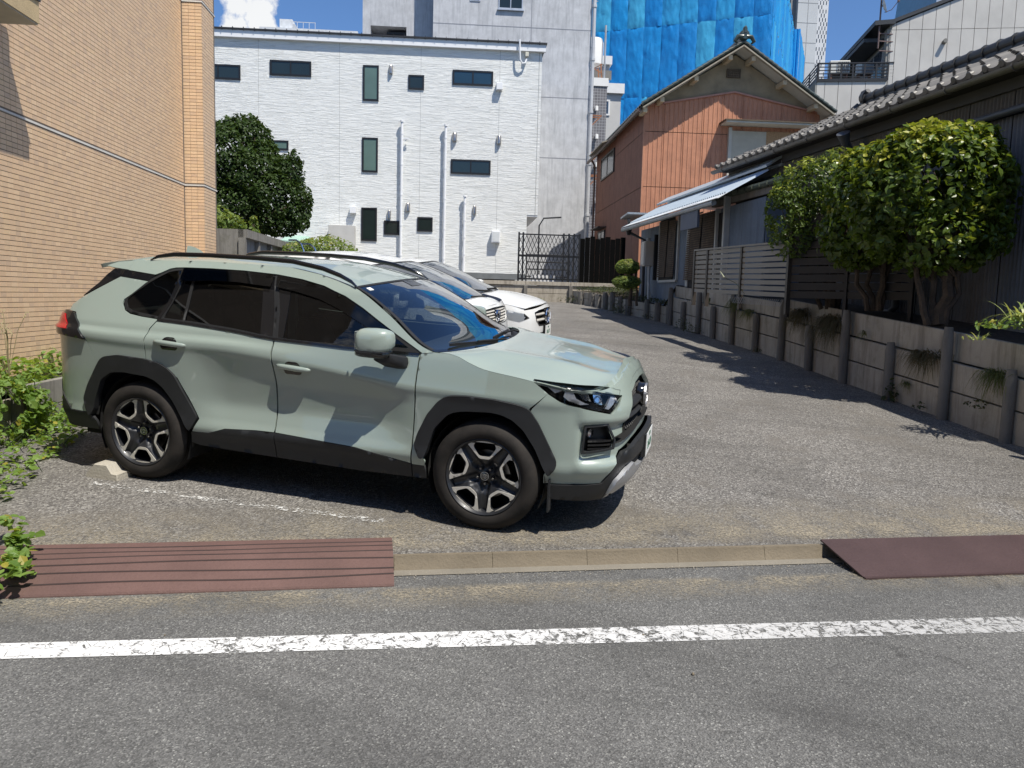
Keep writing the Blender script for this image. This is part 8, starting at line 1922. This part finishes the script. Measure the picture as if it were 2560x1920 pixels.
    for i in range(n):
        rg=[]
        for s_ in S:
            a_,b2=ridge(i,s_),ridge(i+1,s_); rg.append([surf(s_,a_)+Vector((0,0,.006)),surf(s_,a_-.012)+Vector((0,0,.008)),surf(s_,b2+.006)+Vector((0,0,.002)),surf(s_,b2)+Vector((0,0,-.006)),surf(s_,b2)-Vector((0,0,.03)),surf(s_,a_)-Vector((0,0,.03))])
        MB().loft(rg).build('ramp_strip',M_rr,T)
        if i: MB().tube([surf(s_,ridge(i,s_))+Vector((0,0,.004)) for s_ in S],.008,6).build('ramp_ridge',M_ln,T)
    M2=concrete('rust_brown_steel_plate',(.072,.046,.045),(.12,.078,.066),.6,.5,False)
    A=onroad(2047,1362);C2=onroad(2157,1446);E=onroad(2560,1436)
    T=thing('kerb_ramp','smooth dark rust brown steel plate kerb ramp, at the right edge','ramp',tuple(kp(A[0]+1,-.2)),'kerb ramps along the road')
    s0,s1=A[0],C2[0]; tf=(C2[1]+E[1])/2; q=lambda s_,t_,z:Vector(((KO+KU*s_+KV*t_).x,(KO+KU*s_+KV*t_).y,z))
    zA=lambda s_:kp(s_,.001,.045).z; zB=lambda s_:kp(s_,tf,.012).z; mb=MB(); th=.012; L=3.4
    top=[q(s0,.03,zA(s0)),q(s0+L,.03,zA(s0+L)),q(s0+L,tf,zB(s0+L)),q(s1,tf,zB(s1))]; mb.hexa([p-Vector((0,0,th)) for p in top[::-1]]+top[::-1]); mb.build('plate',M2,T,bevel=.003)
    lip=MB(); lip.bar(q(s1,tf-.006,zB(s1)-.004),q(s0+L,tf-.006,zB(s0+L)-.004),.03,.012); lip.build('front_lip',M2,T)
    for k in range(5): s_=s0+.5+k*.7; MB().add([q(s_,.0,zA(s_)-th),q(s_+.01,.0,zA(s_)-th),q(s_+.01,.0,zA(s_)-.12),q(s_,.0,zA(s_)-.12),q(s_,tf+.1,zB(s_)-.005)],[(0,1,2,3),(0,3,4),(1,4,2)]).build('support_rib',M2,T)
    # a few loose stones
    rr=random.Random(31); 
    for (px,py,s_) in((1608,1590,.014),(1732,1688,.018),(2134,1432,.02),(2470,1438,.016),(1520,1408,.012),(1060,1500,.010),(412,1590,.010),(2260,1300,.015)):
        if py>1380: q_=onroad(px,py); p=kp(*q_)
        else: p=on_lot(px,py)
        m=MB(); m.loft([[p+Vector((s_*.5*k_*math.cos(6.28*j/7)*rr.uniform(.7,1.2),s_*.5*k_*math.sin(6.28*j/7)*rr.uniform(.7,1.2),z_*s_)) for j in range(7)] for k_,z_ in((.8,0),(1.0,.3),(.7,.6),(.2,.75))]); o=m.build('loose_stone',M_kerb); tag(o,{1608:'lone loose pale stone on the road, right of the centre below the white line',1732:'loose pale stone on the road, nearest to the bottom edge of the photo',2134:'loose pale stone at the front left corner of the steel plate ramp',2470:'loose pale stone against the front lip of the steel plate ramp',1520:'small loose stone in the gutter right of the green SUV',1060:'tiny loose stone beside the right end of the ribbed ramp',412:'tiny loose stone on the road in front of the ribbed ramp',2260:'loose pale stone on the lot behind the steel plate ramp'}[px],'stone','loose stones on the asphalt')
def build_concrete_wall_left():
    # block wall between the tan building and the bushes
    F=FR(at(608,573,15.4),GRID); a,zt=F.uz(538,571); T=thing('boundary_wall','stained concrete boundary wall with an open panelled return, right of the tan building','wall',tuple(F.w(0,0,1)))
    zt=F.uz(575,572)[1]; zb=.3
    MB().fbox(F,a-1.5,.0,0,.18,zb,zt).build('front_panel',M_conc,T)
    S=Frame(F.w(0,0,0),R(90)+GRID); L=S.uz(724,601)[0]; 
    MB().fbox(S,0.0,L,-.08,.10,zt-.16,zt).build('coping',M_conc,T); 
    n=4
    for k in range(n+1): MB().fbox(S,L*k/n-.05,L*k/n+.06,-.05,.08,zb,zt-.16).build('post',M_conc,T)
    for k in range(n): MB().fbox(S,L*k/n+.065,L*(k+1)/n-.055,.04,.07,zb,zt-.16).build('infill_panel',concrete('blue_grey_infill',(.25,.27,.29),(.10,.105,.11),.4),T)
    p=at(735,625,17.5); T=thing('hoop_rail','pale metal hoop rail behind the end of the concrete boundary wall','rail',tuple(p)); m=MB()
    for px,py in((722,600),(755,610)):
        b=at(px,py,17.2); m.tube([b,b+Vector((.18,0,-.0)),b+Vector((.30,0,-.08)),b+Vector((.36,0,-.22)),b+Vector((.36,0,-.6))],.018,8)
    m.build('hoop',M_chrome,T,True)
def build_street_side():
    """the far side of the road behind the camera: a tiled block and a dark timber house, seen in the car windows"""
    F=Frame(KO-KV*9.5,KA+math.pi)   # v points away from the lot
    M_t=plain('opposite_tan_wall',(.42,.29,.19),.7,var=.1,vscale=3); M_d=plain('opposite_dark_timber',(.05,.045,.04),.8,var=.3); M_r=plain('opposite_roof',(.06,.06,.065),.6); M_g=plain('opposite_glass',(.03,.04,.05),.1)
    T=thing('opposite_house','dark timber house across the road behind the photographer','house',tuple(F.w(0,0,0)))
    MB().fbox(F,-9,-.5,.3,7,-.6,5.2).build('wall',M_d,T); MB().add([F.w(-9.6,-.4,5.0),F.w(.1,-.4,5.0),F.w(.1,3.6,7.0),F.w(-9.6,3.6,7.0),F.w(-9.6,7.6,5.0),F.w(.1,7.6,5.0)],[(0,1,2,3),(3,2,5,4)]).build('roof',M_r,T)
    for u in(-8,-5.4,-2.8): window(F,T,u,u+1.5,.9,2.3,.28,M_chrome,M_g,.06,.05,1,.0)
    T=thing('opposite_block','tan tiled block across the road behind the photographer','building',tuple(F.w(4,0,0)))
    MB().fbox(F,.4,9,.5,8,-.6,9.5).build('wall',M_t,T)
    for u in(1.2,3.8,6.4):
        for z in(1.0,4.0,7.0): window(F,T,u,u+1.4,z,z+1.3,.48,M_chrome,M_g,.06,.05,1,.0)
def build_sky_clouds():
    t=wn; N=lambda k:t.nodes.new(k)
    tc=N('ShaderNodeTexCoord'); geo=tc.outputs['Generated']
    n=N('ShaderNodeTexNoise'); n.inputs['Scale'].default_value=34; n.inputs['Detail'].default_value=9; n.inputs['Roughness'].default_value=.62; t.links.new(geo,n.inputs['Vector'])
    n2=N('ShaderNodeTexNoise'); n2.inputs['Scale'].default_value=3.0; n2.inputs['Detail'].default_value=3; t.links.new(geo,n2.inputs['Vector'])
    total=None
    def dirs():
        out=[]
        for px,py,rad in((596,66,.018),(640,45,.022),(572,78,.010),(600,20,.016),(690,84,.009),(665,62,.014),(590,-20,.018),(640,-70,.03)): out.append((ray(px,py).normalized(),rad))
        r=random.Random(2)
        for k in range(9):
            a=k*.7+.5; e=r.uniform(.25,.7); d=Vector((math.cos(a)*math.cos(e),math.sin(a)*math.cos(e),math.sin(e)))
            if d.dot(FWD)>.72: continue
            out.append((d,r.uniform(.08,.2)))
        return out
    for d,rad in dirs():
        dp=N('ShaderNodeVectorMath'); dp.operation='DISTANCE'; dp.inputs[1].default_value=d; t.links.new(geo,dp.inputs[0])
        m=N('ShaderNodeMapRange'); m.inputs['From Min'].default_value=rad*1.5; m.inputs['From Max'].default_value=rad*.2; t.links.new(dp.outputs['Value'],m.inputs['Value'])
        if total is None: total=m.outputs[0]
        else:
            x=N('ShaderNodeMath'); x.operation='MAXIMUM'; t.links.new(total,x.inputs[0]); t.links.new(m.outputs[0],x.inputs[1]); total=x.outputs[0]
    a=N('ShaderNodeMath'); a.operation='MULTIPLY_ADD'; t.links.new(n.outputs[0],a.inputs[0]); a.inputs[1].default_value=2.0; a.inputs[2].default_value=-1.0
    b=N('ShaderNodeMath'); b.operation='ADD'; t.links.new(total,b.inputs[0]); t.links.new(a.outputs[0],b.inputs[1])
    rp=N('ShaderNodeMapRange'); rp.inputs['From Min'].default_value=.28; rp.inputs['From Max'].default_value=.62; t.links.new(b.outputs[0],rp.inputs['Value'])
    gate=N('ShaderNodeMath'); gate.operation='MULTIPLY'; t.links.new(rp.outputs[0],gate.inputs[0]); gm=N('ShaderNodeMath'); gm.operation='GREATER_THAN'; gm.inputs[1].default_value=.001; t.links.new(total,gm.inputs[0]); t.links.new(gm.outputs[0],gate.inputs[1])
    cc=N('ShaderNodeMapRange'); cc.inputs['To Min'].default_value=13; cc.inputs['To Max'].default_value=18; t.links.new(n2.outputs[0],cc.inputs['Value'])
    tint=N('ShaderNodeMix'); tint.data_type='RGBA'; tint.blend_type='MULTIPLY'; tint.inputs[0].default_value=1; t.links.new(sky.outputs[0],tint.inputs[6]); tint.inputs[7].default_value=(1.7,2.05,2.4,1)
    mx=N('ShaderNodeMix'); mx.data_type='RGBA'; t.links.new(gate.outputs[0],mx.inputs[0]); t.links.new(tint.outputs[2],mx.inputs[6])
    cb=N('ShaderNodeCombineColor'); 
    for i,k in enumerate((.97,.985,1.0)):
        q=N('ShaderNodeMath'); q.operation='MULTIPLY'; q.inputs[1].default_value=k; t.links.new(cc.outputs[0],q.inputs[0]); t.links.new(q.outputs[0],cb.inputs[i])
    t.links.new(cb.outputs[0],mx.inputs[7]); t.links.new(mx.outputs[2],bg.inputs[0])
# ------------------------------------------------------------------ assemble
build_sky_clouds()
onroad=build_ground()
build_tan(); build_white(); wallposts,stubs=build_retaining(); back_terrace()
build_orange(); build_blue(); build_fence(); FDK,ZG=build_dark(); build_far(); build_street_side(); build_concrete_wall_left()
suv=build_suv()
build_white_car(HATCH); build_white_car(SALOON)
mm=build_plants(wallposts,stubs,FDK,ZG); build_left(mm,onroad)
